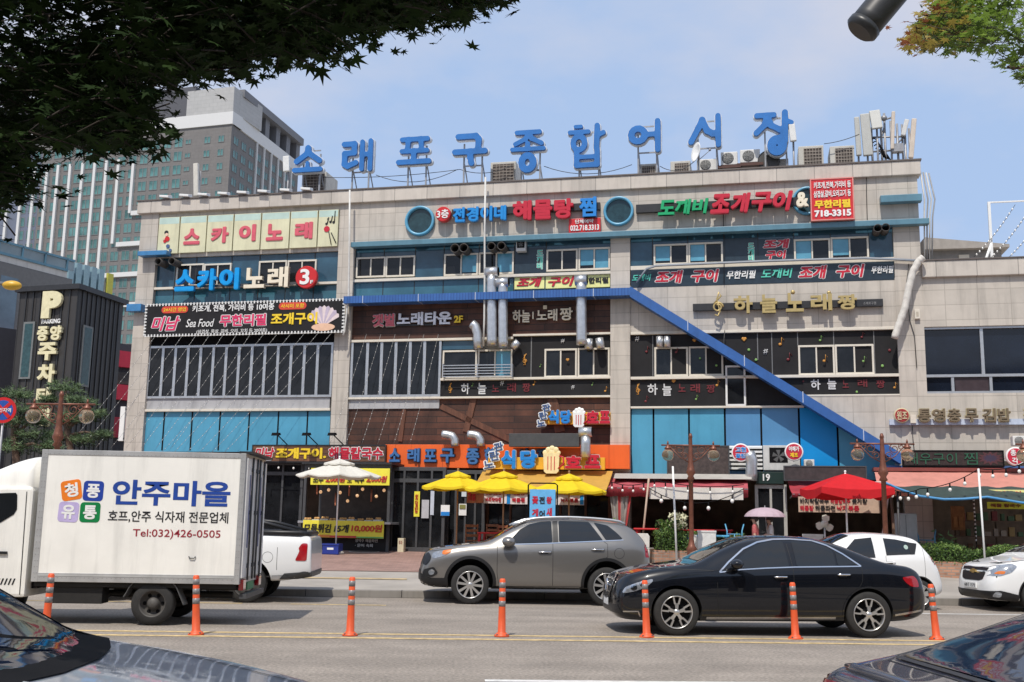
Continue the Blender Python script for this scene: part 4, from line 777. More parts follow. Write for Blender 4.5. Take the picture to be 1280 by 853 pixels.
antenna('slim beige antenna column in the middle of the cluster', ((1117, 139), (1115.5, 186)), .11, .9, pm('antenna_beige', (.58, .50, .42), .5)); antenna('slim beige antenna column, rightmost of the cluster', ((1143, 148), (1139, 197)), .15, .9, MATS['antenna_beige']); antenna('small slanted antenna with slotted back', ((1134, 149), (1129, 169)), .14, 1.0, pm('antenna_pale', (.6, .6, .58), .5))
antenna('white antenna panel right of the last blue letter', ((989.5, 155), (992, 176)), .2, .6, pm('antenna_white', (.68, .68, .66), .5))
antenna('tall beige antenna box above the left parapet', ((244, 204), (244.5, 245)), .18, .5, pm('antenna_box', (.58, .55, .49), .5)); antenna('white antenna box left of the leftmost blue letter', ((357, 195), (357.5, 214)), .24, .8, MATS['antenna_white'])
o = fth('antenna_mast', 'steel lattice with looping black cables inside the antenna cluster', 'mast', *fp(1110, 195, -1.2), y=1.2)
m = MB()
for x, yt in ((1089, 160), (1101, 158), (1105, 142), (1121, 155), (1131, 168)): a, b = fp(x, yt, -1.2), fp(x+2, 200, -1.2); m.tube([(a[0], 1.2, a[1]), (b[0], 1.2, VT-.8)], .04, 6)
for x0, y0, x1, y1 in ((1089, 172, 1131, 171), (1089, 190, 1121, 188), (1105, 150, 1115, 147), (1121, 180, 1131, 171), (1101, 175, 1105, 160)): a, b = fp(x0, y0, -1.2), fp(x1, y1, -1.2); m.tube([(a[0], 1.2, a[1]), (b[0], 1.2, b[1])], .03, 6)
m.build('lattice', STEEL, o); m = MB()
for k in range(6):
    a = fp(1089+k*2, 176+k*3, -1.1); b = fp(1104+k*2, 198, -1.1); m = MB(); m.tube([(a[0]+(b[0]-a[0])*s_, 1.05+.05*k, a[1]+(b[1]-a[1])*s_*s_+.12*math.sin(s_*3.1)) for s_ in [i/8 for i in range(9)]], .02, 5); m.build('cable', BLACK, o)
m = MB(); u, v = fp(1105, 148, -1.0); m.ball((u, 1.0, v), .1, 10, 8); u, v = fp(1123, 186, -1); m.box(u-.2, u+.15, .95, 1.2, v-.1, v+.16); m.build('radio_unit', STEEL, o)
for i, (x, y) in enumerate(((205, 248), (230, 246.5), (253, 245), (278, 243.5), (302, 242), (328, 240.5), (356, 239), (382, 237.5))):
    o = fth('roof_floodlight', 'small white floodlight on the left parapet '+['above the singer figure, leftmost', 'second from its left end', 'just right of the tall beige antenna box', 'above the middle cream board', 'fourth from its right end', 'third from its right end', 'left of the antenna box by the blue letter', 'under the first blue letter, rightmost'][i], 'floodlight', fp(x, y+4, .3)[0], VT, 'floodlights along the left parapet', y=-.3)
    u, v = fp(x, y, .3); v = VT+.16; m = MB(); m.hexa([(u-.2, -.3, v-.08), (u+.16, -.3, v-.12), (u+.16, .0, v-.1), (u-.2, .0, v-.06), (u-.2, -.3, v), (u+.16, -.3, v-.04), (u+.14, .0, v+.04), (u-.18, .0, v+.06)]); m.build('lamp_head', WHITEF, o, bevel=.015)
    m = MB(); m.tube([(u, -.1, v-.05), (u+.05, .1, VT+.04)], .025, 5); m.build('arm', DARK, o)
# roof cables
o = fth('roof_cable', 'slack black cable running behind the blue roof letters', 'cable', *fp(500, 214, -1), y=1.0)
m = MB()
for a, b, sag in (((405, 222), (575, 212), .1), ((470, 219), (572, 212), .35), ((575, 212), (640, 207), .2), ((680, 208), (790, 206), .3), ((825, 208), (870, 200), .25), ((1030, 180), (1074, 168), .05)):
    p, q = fp(*a, -1), fp(*b, -1); m = MB(); m.tube([(p[0]+(q[0]-p[0])*s_, 1.0, p[1]+(q[1]-p[1])*s_-sag*4*s_*(1-s_)) for s_ in [i/10 for i in range(11)]], .012, 4); m.build('cable', DGREY, o)
# ================================================================ DUCTS, FANS, PIPES ON THE FACADE
gD = 'silver exhaust ducts on the facade'
def duct(label, path, r, y=.0, cap=None, seg=True):
    """path in px at protrusion; ribbed silver tube"""
    off = -y; P = [Vector((fp(px, py, off)[0], y, fp(px, py, off)[1])) for px, py in path]
    o = fth('exhaust_duct', label, 'duct', P[0].x, P[0].z, gD, y=y); m = MB()
    pts = [P[0]]; rr = [r]
    for a, b in zip(P[:-1], P[1:]):
        n = max(2, int((b-a).length/.16))
        for i in range(1, n+1): pts.append(a.lerp(b, i/n)); rr.append(r*(1.035 if i % 2 else 1.0))
    m.tube(pts, rr, 16); m.build('pipe', DUCT, o)
    if cap:
        m = MB(); a, b = fp(*cap[0], off), fp(*cap[1], off); m.tube([(a[0], y-.02, a[1]), (b[0], y-.02, b[1])], r*1.02, 16); m.build('tee_head', DUCT, o)
        m = MB(); m.tube([(b[0], y-.02, b[1]), (b[0]+.01, y-.02, b[1])], r*.85, 16); m.build('dark_opening', BLACK, o)
    return o
duct('tall silver duct left of the pair in the centre bay', ((615, 432), (614.5, 345)), .17, -.28, ((607, 341), (623, 340)))
duct('tall silver duct right of the pair in the centre bay', ((629, 434), (628.5, 354)), .155, -.3, ((620, 354), (636, 353)))
duct('tall single silver duct on the right brown boards', ((727, 431), (726.5, 354)), .17, -.28, ((719, 351), (734, 350)))
duct('short bent silver duct left of the duct pair', ((598, 436), (597, 418), (594, 408), (590, 405)), .15, -.25)
duct('low bent silver duct over the orange fascia, left one', ((569, 558), (568.5, 550), (565, 545), (558, 543.5), (553, 543.5)), .13, -.5)
duct('low bent silver duct over the orange fascia, right one', ((601, 558), (600.5, 550), (597, 545), (591, 543.5), (585, 543.5)), .13, -.5)
duct('silver duct with tee head beside the blank sign box', ((732, 572), (732, 546)), .15, -.9, ((724, 540.5), (740, 540)))
duct('grey fat duct beside the louvre over door nineteen', ((939, 601), (939.5, 575), (936, 566)), .17, -.55)
duct('small silver vent pot, left one on the black film', ((736, 437), (736, 424)), .13, -.1); duct('small silver vent pot, right one on the black film', ((751, 436), (749, 423)), .13, -.1)
duct('slanted small silver vent pot at the brown board edge', ((640.5, 435), (648, 427)), .12, -.1)
duct('small twin vent can over the right bay windows, left one', ((824.5, 434), (824.5, 421)), .11, -.1); duct('small twin vent can over the right bay windows, right one', ((834, 434), (834, 421)), .11, -.1)
def wfan(label, cx, cy, r, kind='round'):
    u, v = fp(cx, cy+2, .3); rr = fp(cx+r, cy+2, .3)[0]-u; o = fth('wall_fan', label, 'vent fan', u, v, 'dark round wall vents', y=-.05)
    m = MB(); m.lathe([(rr, -.25), (rr, .36), (rr*.85, .36), (rr*.8, .0)], (u, 0, v), 'y', 20, cap=False); m.build('pipe', pm('vent_dark', (.05, .045, .04), .5, var=.3), o)
    m = MB(); m.lathe([(rr*.8, .0), (rr*.8, .03)], (u, 0, v), 'y', 20, 0, False); m.build('opening', BLACK, o)
for lb, a in (('dark round vent pipe over the centre windows, first of four', (569, 309, 5.6)), ('dark round vent pipe over the centre windows, second of four', (580, 308.5, 5.6)), ('dark round vent pipe over the centre windows, third of four', (614.5, 306.5, 5.2)), ('dark round vent pipe over the centre windows, fourth of four', (627, 306, 5.2)), ('dark round vent pipe at the right end of the teal ledge, inner', (1097, 284, 5.5)), ('dark round vent pipe at the right end of the teal ledge, outer', (1107, 283, 5.5)), ('dark round vent left over the song hall glazing', (198.5, 325.5, 4.2)), ('dark round vent right over the song hall glazing', (215.5, 325, 4.2))): wfan(lb, *a)
def boxfan(label, r, fanx=.5):
    u0, u1, v0, v1 = fr(*r, .1); o = fth('box_fan', label, 'vent fan', (u0+u1)/2, (v0+v1)/2, y=-.1)
    MB().box(u0, u1, -.1, .14, v0, v1).build('casing', pm('fan_case', (.56, .56, .54), .5, streak=.2), o, bevel=.012)
    c = u0+(u1-u0)*fanx; h = (v1-v0)*.36; m = MB(); m.box(c-h, c+h, -.106, -.1, v0+(v1-v0)*.3-.0, v0+(v1-v0)*.3+2*h*.85); m.build('dark_opening', BLACK, o)
    m = MB()
    for k in range(5): a = k*1.257; m.hexa([(c, -.112, (v0+v1)/2+.05), (c+h*.7*math.cos(a), -.118, (v0+v1)/2+.05+h*.7*math.sin(a)), (c+h*.7*math.cos(a+.7), -.110, (v0+v1)/2+.05+h*.7*math.sin(a+.7)), (c+.02, -.109, (v0+v1)/2+.05), (c, -.115, (v0+v1)/2+.06), (c+h*.7*math.cos(a), -.121, (v0+v1)/2+.06+h*.7*math.sin(a)), (c+h*.7*math.cos(a+.7), -.113, (v0+v1)/2+.06+h*.7*math.sin(a+.7)), (c+.02, -.112, (v0+v1)/2+.06)])
    m.build('fan_blade', pm('wall_fan_blade', (.10, .10, .10), .5), o)
boxfan('square white wall fan over the centre windows', (645, 301, 657, 314)); boxfan('square grey wall fan beside the round red sign over door nineteen', (954, 557, 1000, 588), .42)
o = fth('vent_louvre', 'white slatted louvre beside the fat grey duct', 'vent', *fp(930, 572, .1), y=-.1); u0, u1, v0, v1 = fr(908, 557, 953, 588, .05); m = MB()
for k in range(6): z = v0+(v1-v0)*(k+.2)/6; m.hexa([(u0, -.05, z), (u1, -.05, z), (u1, .1, z+.06), (u0, .1, z+.06), (u0, -.05, z+.05), (u1, -.05, z+.05), (u1, .1, z+.10), (u0, .1, z+.10)])
m.build('slat', WHITEF, o); m = MB(); m.box(u0, u1, .11, .13, v0, v1); m.build('backing', BLACK, o)
acunit('tiny white condenser on the vivid blue panel', 1005, 574.5, 1018, 584, -.35, .5); acunit('white condenser bracketed on the low wing beside the round sign', 1266, 545, 1292, 557, -.6, .3)
for k, (lb, px, ps) in enumerate((('white drain pipe down the left pillar of the centre bay', (437.5, 437, 436, 431, 429), (238, 300, 370, 415, 420)), ('white drain pipe down the middle of the centre bay', (607, 606, 606, 605.5, 604.5), (222, 290, 350, 400, 433)))):
    o = fth('drain_pipe', lb, 'pipe', *fp(px[0], ps[0], .1), group='white drain pipes', y=-.4); m = MB(); m.tube([(fp(a, b, .38)[0], -.40, fp(a, b, .38)[1]) for a, b in zip(px, ps)], .032, 8); m.build('pipe', pm('pipe_white', (.58, .57, .54), .5, var=.1), o)
o = fth('wrapped_hose', 'thick white wrapped hose bending down from the corner of the hall to the black film', 'hose', *fp(1150, 330, .3), y=-.3); m = MB()
P = [(1154, 322), (1148, 327), (1141, 340), (1136, 360), (1131, 385), (1124, 405), (1118, 423)]; pts = [Vector((fp(a, b, .3)[0], -.3, fp(a, b, .3)[1])) for a, b in P]; q = []
for a, b in zip(pts[:-1], pts[1:]): q += [a.lerp(b, i/6) for i in range(6)]
m.tube(q+[pts[-1]], [.105+.006*math.sin(i*1.9) for i in range(len(q)+1)], 12); m.build('hose', pm('wrap_white', (.62, .59, .54), .7, var=.12, scale=9, bump=.3, bscale=10), o)
o = fth('corner_conduit', 'bundle of pale conduits running down the right corner of the hall', 'pipe', *fp(1153, 260, 0), y=-.02); m = MB()
for k in range(4): m.tube([(UR+.12+.09*k, .1+.06*k, VT-.3), (UR+.20+.1*k, .1, VT-1.2), (UR+.16+.08*k, .05, VW+1.4), (UR+.1+.07*k, -.05, VW+.05)], .024, 6, k % 2)
m.build('conduit', [pm('conduit_pale', (.52, .51, .48), .5), pm('conduit_grey', (.28, .28, .28), .5)], o)
o = fth('wall_cable', 'grey cable bundle stretched under the right third-floor windows to the corner', 'cable', *fp(1000, 315, .1), y=-.12); m = MB()
for k in range(2): m.tube([(fp(x, y, .1)[0], -.1-.04*k, fp(x, y, .1)[1]-.03*k) for x, y in ((796, 353), (808, 336), (820, 332), (960, 326), (1080, 322.5), (1120, 324), (1152, 326))], .03, 6)
m.build('cable', pm('cable_grey', (.22, .24, .27), .5), o)
o = fth('corner_wire', 'loose dark wire hanging on the right pillar beside the wrapped hose', 'cable', *fp(1140, 400, .05), y=-.05); m = MB()
for P in (((1136, 330), (1133, 355), (1137, 400), (1143, 420), (1146, 460)), ((905, 355), (905, 330), (904, 240)), ((1083, 205), (1083, 240), (1084, 275)), ((1140, 532), (1141, 548), (1143, 566)), ((906, 413), (904, 435), (908, 452))): m.tube([(fp(a, b, .03)[0], -.04, fp(a, b, .03)[1]) for a, b in P], .012, 5)
m.build('wire', DARK, o)
o = fth('meter_box', 'small cream box on the stone pillar left of the wing window', 'box', *fp(1146.5, 393, .1), y=-.1); u = fr(1143.5, 387, 1150, 398.5, .1); MB().box(u[0], u[1], -.1, .03, u[2], u[3]).build('casing', CREAM, o, bevel=.012); m = MB(); m.box(u[0]+.04, u[1]-.04, -.106, -.1, u[2]+.07, u[3]-.07); m.build('door', pm('meter_door', (.45, .40, .32), .5), o)
# ================================================================ BEAD LIGHT STRINGS
gS = 'diagonal strings of bead lights'
WIRE = pm('string_white', (.33, .33, .32), .5)
def string(label, a, b, offa, offb, bulbs=26, wire=.005, bead=.012, mat=None):
    p, q = fp(*a, offa), fp(*b, offb); P, Q = Vector((p[0], -offa, p[1])), Vector((q[0], -offb, q[1])); o = fth('light_string', label, 'light string', p[0], p[1], gS, y=-offa); m = MB()
    S = [P.lerp(Q, i/10)-Vector((0, 0, .10*4*(i/10)*(1-i/10))) for i in range(11)]; m.tube(S, wire, 4)
    
    for i in range(1, bulbs): c = P.lerp(Q, i/bulbs)-Vector((0, 0, .4*(i/bulbs)*(1-i/bulbs))); m.lathe([(1e-4, -bead*1.4), (bead, -bead*.3), (bead*.5, bead*1.2)], tuple(c), 'z', 5, 1)
    m.build('bulb_wire', [mat or WIRE, WBULB], o)
for i in range(14):
    x = 194+i*16.9; x2 = x-(118+1.2*i) if i > 7 else x-(112-2*i)
    y2 = 566 if i > 7 else 560
    string('thin diagonal bead-light string across the left bay, hung below the black banner', (x, 420.5-.25*i), (x2, y2), .36, .9)
for i in range(6):
    string('thin diagonal bead-light string across the left windows of the centre bay', (458+18*i, 418), (412+20*i, 556), .12, .45, 20)
for i in range(3):
    x = 1243+22*i; string('thin bead-light string slanting down from the white roof gantry', (x+26, 256), (x-26, 322), -.95, -.9, 14, .008, .03, DGREY)
# ================================================================ SHOPFRONTS, AWNINGS, STREET FURNITURE
def gz(px, off): u = fp(px, 600, off)[0]; return fground(u, -off)
def storefront(label, x0, x1, yt, off, cols, transom=None, fm=DGREY, glass=GLASSD, kick=.25):
    u0, u1 = fp(x0, 640, off)[0], fp(x1, 640, off)[0]; v1 = fp((x0+x1)/2, yt, off)[1]; zb = min(fground(u0, -off), fground(u1, -off))-.1
    o = fth('storefront', label, 'storefront', (u0+u1)/2, zb+.1, 'glass shopfronts', y=-off); m = MB(); y0, y1 = -off, -off+.12
    vt = fp((x0+x1)/2, transom, off)[1] if transom else None
    m.box(u0, u1, y0, y1, v1-.12, v1); m.box(u0, u1, y0, y1, zb, zb+kick)
    if vt: m.box(u0+.08, u1-.08, y0, y1, vt-.06, vt+.06)
    for i in range(cols+1): x = u0+(u1-u0)*i/cols; w = .07 if i % cols else .1; x = min(max(x, u0+w/2), u1-w/2); m.box(x-w/2, x+w/2, y0-.004, y1, zb+kick, v1-.12)
    m.build('frame', fm, o, bevel=.006); m = MB(); m.box(u0+.04, u1-.04, -off+.05, -off+.07, zb+kick, v1-.12); m.build('pane', glass, o); return o
def poster(label, rect, off, mat, texts=()): return sign('poster', label, rect, off, .015, mat, texts, 'posters on the shopfronts', 'poster', 0)
storefront('dark shopfront half hidden behind the white box truck', 300, 377, 577, .1, 3, 592)
storefront('charcoal framed glass shopfront between the food stall and the yellow parasols', 487, 556, 584, .9, 4, 601)
storefront('white and dark framed pub entrance behind the yellow parasols', 557, 606, 588, .5, 4, None, DGREY)
storefront('dark pub front under the yellow awning', 607, 764, 600, .3, 5, None, pm('brown_frame', (.10, .045, .025), .6))
storefront('narrow black door front under the number nineteen board', 944, 984, 606, .15, 2, None, pm('pale_post', (.42, .41, .38), .5))
for lb, r, off, mt, tx in (('yellow vertical poster with red characters on the charcoal shopfront', (517.5, 614.5, 524.5, 646), .92, YEL, [('회\n덮\n밥', (518.8, 618, 523, 641), REDL, .0)]), ('plain grey paper sheet on the charcoal shopfront', (527, 625, 536, 648), .92, pm('grey_paper', (.45, .45, .47), .7), []), ('narrow pale vertical strip poster right of the grey sheet', (538, 614, 542.5, 644), .92, pm('pale_paper', (.50, .54, .62), .7), []), ('white poster with blue lower half at the pub entrance', (551, 631.5, 562, 645), .93, WHITE, [('SALE', (552.5, 634, 560.5, 638), BLUEL, 0)][:0]), ('white poster with olive heading on the pub entrance', (573.5, 630, 583, 644.5), .53, WHITE, []), ('small white notice above the olive-headed poster', (577, 612, 583, 621), .53, pm('notice_paper', (.55, .6, .62), .7), [])):
    o = poster(lb, r, off, mt, tx)
    if 'olive' in lb and 'heading on' in lb: u = fr(574.5, 631, 582, 636, .54); MB().box(u[0], u[1], -.552, -.54, u[2], u[3]).build('heading', pm('olive_print', (.22, .22, .06), .6), o)
    if 'blue lower' in lb: u = fr(551.2, 640, 561.8, 644.8, .94); MB().box(u[0], u[1], -.952, -.94, u[2], u[3]).build('print_block', BLUEL, o)
# ---- food stall
OF = 1.5
u0, u1 = fp(378, 640, OF)[0], fp(487, 640, OF)[0]; zb = fground((u0+u1)/2, -OF); vC = fp(430, 652, OF)[1]; vT = fp(430, 581, OF)[1]
o = fth('food_stall', 'dark walk-up frying stall with yellow price banners, hanging copper lamps and a steel counter', 'food stall', (u0+u1)/2, zb, y=-OF)
m = MB()
for x in (u0, u1-.09): 
    for y in (-OF, -.2): m.box(x, x+.09, y, y+.09, zb-.1, vT)
m.box(u0, u1, -OF-.004, -OF+.1, vT-.1, vT+.002); m.box(u0, u1, -.2, -.1, vT-.1, vT); m.build('frame', DGREY, o)
m = MB(); m.box(u0-.05, u1+.05, -OF-.12, 0, vT+.004, vT+.07); m.build('roof', DARK, o)
m = MB(); m.box(u0+.1, u1-.1, -OF+.02, -OF+.5, zb-.1, vC-.08); m.build('counter_front', BLACKP, o)
m = MB(); m.box(u0-.05, u1+.12, -OF-.22, -OF+.6, vC-.07, vC); m.build('counter_top', ALU, o, bevel=.01)
m = MB()
for k in range(9): x = u0+.12+(u1-u0-.3)*k/9; m.box(x, x+.24, -OF-.18, -OF+.05, vC+.002, vC+.03+.02*(k % 3))
m.build('food_tray', [pm('tray_steel', (.6, .6, .58), .4)], o)
m = MB()
for k in range(9):
    m = MB()
    for q in range(4): m.ball((u0+.18+(u1-u0-.3)*k/9+.05*q+random.uniform(-.02, .02), -OF-.1+random.uniform(-.05, .05), vC+.06+.02*(k % 3)), .045, 6, 4)
    m.build('fried_food', pm('fried_batter', (.50, .28, .10), .7, var=.4, scale=20), o)
m = MB(); m.box(u0+.1, u1-.1, -.25, -.21, vC, vT-.1); m.build('back_panel', pm('stall_back', (.05, .04, .035), .7, var=.3), o)
m = MB(); m2 = MB()
for k in range(13):
    x = u0+.25+(u1-u0-.5)*k/12+random.uniform(-.04, .04); z = vT-.75-random.uniform(0, .42); yy = -OF+random.uniform(.2, .7); m.tube([(x, yy, vT-.1), (x, yy, z+.1)], .006, 4)
    if k % 3: m2.ball((x, yy, z), .055, 8, 6)
    else: m2.tube([(x, yy, z-.15), (x, yy, z+.25)], .03, 8, 1)
m.build('lamp_cord', BLACK, o); m2.build('hanging_lamp', [pm('warm_bulb', (.75, .55, .38), .2, emit=(1, .55, .25, .5)), pm('copper_tube', (.45, .16, .09), .3, metal=.6)], o)
letter(o, '생맥주 해물파전', (444, 674, 472, 678), WHITE, 0, off=OF+.0, depth=.01); letter(o, '· 문어 숙회', (444, 680, 466, 684), WHITE, 0, off=OF, depth=.01)
sign('price_banner', 'yellow drinks price banner across the top of the frying stall', (388.5, 585.5, 487, 606.5), OF+.1, .03, YEL, [('소주', (391.5, 596, 404.5, 604), BLK_T, .02), ('2,000원', (407, 595.5, 432, 603.5), REDL, .03, None, .2), ('生', (434, 596, 440, 603), BLK_T, .0), ('맥주', (443, 596, 455.5, 604), BLK_T, .05), ('2,000원', (458, 595, 484, 603.5), REDL, .03, None, .2)], bevel=0)
o = sign('price_banner', 'yellow banner with ten thousand won price hung under the frying stall counter', (378.5, 651, 479.5, 672.5), OF+.26, .03, YEL, [('모듬튀김', (379.5, 655, 414, 666), BLK_T, .03, None, .1), ('15개', (417.5, 656, 436.5, 666), BLK_T, .03, None, .15), ('10,000원', (439, 656, 478, 666), pm('price_red', (.55, .05, .02), .4), .035, None, .1)], bevel=0)
u = fr(378.7, 669, 479.3, 672.3, OF+.265); m = MB(); d = (u[1]-u[0])/3
for k in range(3): m.box(u[0]+k*d, u[0]+(k+1)*d-.002, -OF-.2655, -OF-.255, u[2], u[3]-.02*k, k)
m.build('colour_stripe', [pm('stripe_orange', (.7, .25, .05), .5), pm('stripe_red', (.6, .06, .05), .5), pm('stripe_green', (.12, .42, .12), .5)], o)
# ---- awnings
def awning(label, x0, x1, yt, yb, off0, off1, mat, val=.25, scal=0, vm=None, x0b=None, x1b=None, thick=.025, name='awning'):
    a0 = fp(x0, yt, off0); a1 = fp(x1, yt, off0); b0 = fp(x0b or x0, yb, off1); b1 = fp(x1b or x1, yb, off1); vt = (a0[1]+a1[1])/2; vb = (b0[1]+b1[1])/2
    o = fth(name, label, 'awning', (a0[0]+a1[0])/2, vt, y=-off0); m = MB(); n = 14; P = []
    for i in range(n+1):
        s_ = i/n
        for j in range(5): q = j/4; P.append((a0[0]+(a1[0]-a0[0])*s_+q*((b0[0]+(b1[0]-b0[0])*s_)-(a0[0]+(a1[0]-a0[0])*s_)), -off0-(off1-off0)*q, vt+(vb-vt)*q-.05*math.sin(math.pi*q)*(1+.4*math.sin(i*2.1))))
    k = len(P); fs = [(i*5+j, i*5+j+1, (i+1)*5+j+1, (i+1)*5+j) for i in range(n) for j in range(4)]
    m.add(P+[(a, b, c-thick) for a, b, c in P], fs+[tuple(q+k for q in reversed(f)) for f in fs]+[(i*5+4, i*5+4+k, (i+1)*5+4+k, (i+1)*5+4) for i in range(n)], 0, True); m.build('canopy', mat, o)
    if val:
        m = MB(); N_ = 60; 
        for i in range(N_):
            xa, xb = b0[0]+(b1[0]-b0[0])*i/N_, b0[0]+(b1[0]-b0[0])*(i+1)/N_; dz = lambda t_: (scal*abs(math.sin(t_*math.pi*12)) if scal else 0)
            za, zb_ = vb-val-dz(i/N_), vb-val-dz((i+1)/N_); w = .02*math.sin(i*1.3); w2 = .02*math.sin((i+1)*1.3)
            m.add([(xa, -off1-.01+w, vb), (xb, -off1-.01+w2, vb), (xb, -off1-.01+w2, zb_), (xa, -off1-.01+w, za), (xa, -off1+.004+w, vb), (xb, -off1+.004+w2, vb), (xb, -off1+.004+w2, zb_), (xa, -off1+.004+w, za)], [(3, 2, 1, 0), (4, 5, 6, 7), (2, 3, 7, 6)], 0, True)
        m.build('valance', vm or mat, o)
    m = MB()
    for x, y_, z in ((a0[0]+.05, -off0, vt-.5), (a1[0]-.05, -off0, vt-.5)):
        bx = b0[0]+.05 if x < (a0[0]+a1[0])/2 else b1[0]-.05; m.tube([(x, y_, z), (bx, -off1+.05, vb-.03)], .02, 6)
    m.tube([(b0[0], -off1+.02, vb-.03), (b1[0], -off1+.02, vb-.03)], .025, 6); m.build('arm', ALU, o); return o
awning('mustard yellow awning over the pub front', 604, 766, 588.5, 611.5, .4, 2.0, pm('awning_mustard', (.62, .36, .07), .75, var=.08, trans=.25), .16, 0, None, 589, 758)
m = MB(); 
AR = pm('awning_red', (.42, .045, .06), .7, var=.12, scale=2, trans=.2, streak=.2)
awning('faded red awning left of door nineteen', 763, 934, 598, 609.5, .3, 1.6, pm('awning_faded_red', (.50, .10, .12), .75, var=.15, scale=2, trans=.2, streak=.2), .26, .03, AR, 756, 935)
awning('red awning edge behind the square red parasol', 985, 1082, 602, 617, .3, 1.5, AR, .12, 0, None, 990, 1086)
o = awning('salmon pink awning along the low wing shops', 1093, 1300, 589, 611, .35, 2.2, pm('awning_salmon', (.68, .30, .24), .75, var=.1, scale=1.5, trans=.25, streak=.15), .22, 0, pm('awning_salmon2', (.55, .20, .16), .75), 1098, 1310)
u0, u1, v0, v1 = fr(1092, 585, 1310, 589.5, .5); MB().box(u0, u1+.4, -.5, .02, v0, v1).build('top_rail', pm('rail_dark_red', (.20, .05, .04), .5), o)
u0, u1, v0, v1 = fr(1100, 582.2, 1310, 585, .3); MB().box(u0, u1+.4, -.3, .02, v0, v1-.004).build('blue_rail', pm('rail_blue', (.06, .14, .35), .5), o)
o = fth('cement_ledge', 'grey cement canopy ledge above the faded red awning', 'ledge', *fp(850, 592, .5), y=-.5)
u0, u1, v0, v1 = fr(768, 592, 836, 599, .6); m = MB(); m.hexa([(u0, -.9, v0), (fp(940, 600, .6)[0], -.9, v0), (fp(940, 600, .6)[0], .05, v0), (u0, .05, v0), (u0, -.5, v1), (fp(940, 600, .6)[0], -.5, v1), (fp(940, 600, .6)[0], .05, v1), (u0, .05, v1)]); m.build('ledge', CONC, o, bevel=.03)
sign('white_cloth_banner', 'long blank off-white cloth hung over the red awning valance', (812, 609.5, 929, 624.5), 1.68, .02, pm('cloth_white', (.80, .76, .70), .8, var=.1, scale=2, trans=.2, streak=.15), bevel=0, cat='banner')
# tarp with blue hem
o = fth('dark_tarp', 'dark green tarp with a bright blue hem sagging in front of the pink awning', 'tarp', *fp(1180, 612, 3.2), y=-3.2)
P = [(1107, 603), (1125, 611), (1150, 619.5), (1180, 623.5), (1205, 623), (1234, 620.5), (1255, 624), (1275, 627.5), (1310, 631)]; lo_ = [Vector((fp(a, b, 3.2)[0], -3.2, fp(a, b, 3.2)[1])) for a, b in P]; q = []
for a, b in zip(lo_[:-1], lo_[1:]): q += [a.lerp(b, i/4) for i in range(4)]
q.append(lo_[-1]); up_ = [Vector((p.x+.1, -2.3, fp(1107, 606, 3.2)[1]-.0+.02*math.sin(i))) for i, p in enumerate(q)]
m = MB(); n = len(q); m.add([tuple(p) for p in q]+[tuple(p) for p in up_]+[tuple(p-Vector((0, 0, .02))) for p in q]+[tuple(p-Vector((0, 0, .02))) for p in up_], [(i, i+1, n+i+1, n+i) for i in range(n-1)]+[(2*n+n+i, 2*n+n+i+1, 2*n+i+1, 2*n+i) for i in range(n-1)], 0, True); m.build('sheet', pm('tarp_green', (.03, .05, .045), .6, var=.2), o)
m = MB(); m.tube([p-Vector((0, .01, .02)) for p in q], .036, 6); m.build('hem', pm('hem_blue', (.06, .25, .50), .5), o)
m = MB(); m.tube([(lo_[0].x, -3.2, lo_[0].z), (fp(1085, 600, 2)[0], -2.2, lo_[0].z+.05)], .012, 4); m.build('rope', WHITE, o)
for lb, r, off, tx in (('yellow banner over the blue tarp hem at far right', (1234, 612.5, 1300, 621), 2.6, [('생선구이', (1238, 614, 1276, 619.5), REDL, .02)]), ('yellow banner under the blue tarp hem at far right', (1234, 628, 1300, 636.5), 2.2, [('해물 칼국수', (1238, 630, 1276, 634.5), BROWN_T, .02)])): sign('yellow_banner', lb, r, off, .02, YEL if 'under' in lb else PYEL, tx, bevel=0, cat='banner')
# ---- banners under the yellow awning
for lb, r, mt, tx in (('brown wood-look banner, leftmost under the yellow awning', (583.5, 612, 604.5, 629), pm('banner_brown', (.38, .15, .08), .7, var=.4), [('해물\n모듬', (585, 614, 595, 626), REDL, .03)]), ('white banner with two rows of red letters, beside the brown one', (604.8, 612, 633.5, 629.5), pm('banner_white', (.70, .64, .64), .7), [('생선매운탕', (607, 613.5, 627, 619), REDL, .03), ('바지락라면', (607, 622, 626.5, 627.5), REDL, .03)]), ('white banner with red letters and blue edge, left of the blue board', (633.8, 612.5, 660, 630.5), MATS['banner_white'], [('해물탕', (640, 614, 656, 619.5), REDL, .03), ('해물찜', (640, 622.5, 656, 628), REDL, .03)]), ('white banner with red letters, right of the blue board', (695, 612.5, 730, 631.5), MATS['banner_white'], [('조개찜 파전', (697, 614, 724, 619.5), REDL, .03), ('낙지볶음', (701, 623, 723, 628.5), REDL, .03)])):
    o = sign('hanging_banner', lb, r, 1.95, .015, mt, tx, 'banners under the yellow awning', 'banner', 0)
    if 'blue' in lb: u = fr(r[2]-5 if 'right' in lb else r[0], r[1]+.5, r[2]-.5 if 'right' in lb else r[0]+4, r[3]-.5, 1.955); MB().box(u[0], u[1], -1.957, -1.945, u[2], u[3]).build('blue_edge', BLUEK, o)
u0, u1, v0, v1 = fr(662, 612, 694, 668, 4.3); o = fth('menu_stand', 'sky blue upright menu board with red and black vertical words in a black tube frame', 'menu board', (u0+u1)/2, fground(u0, -4.3), y=-4.3)
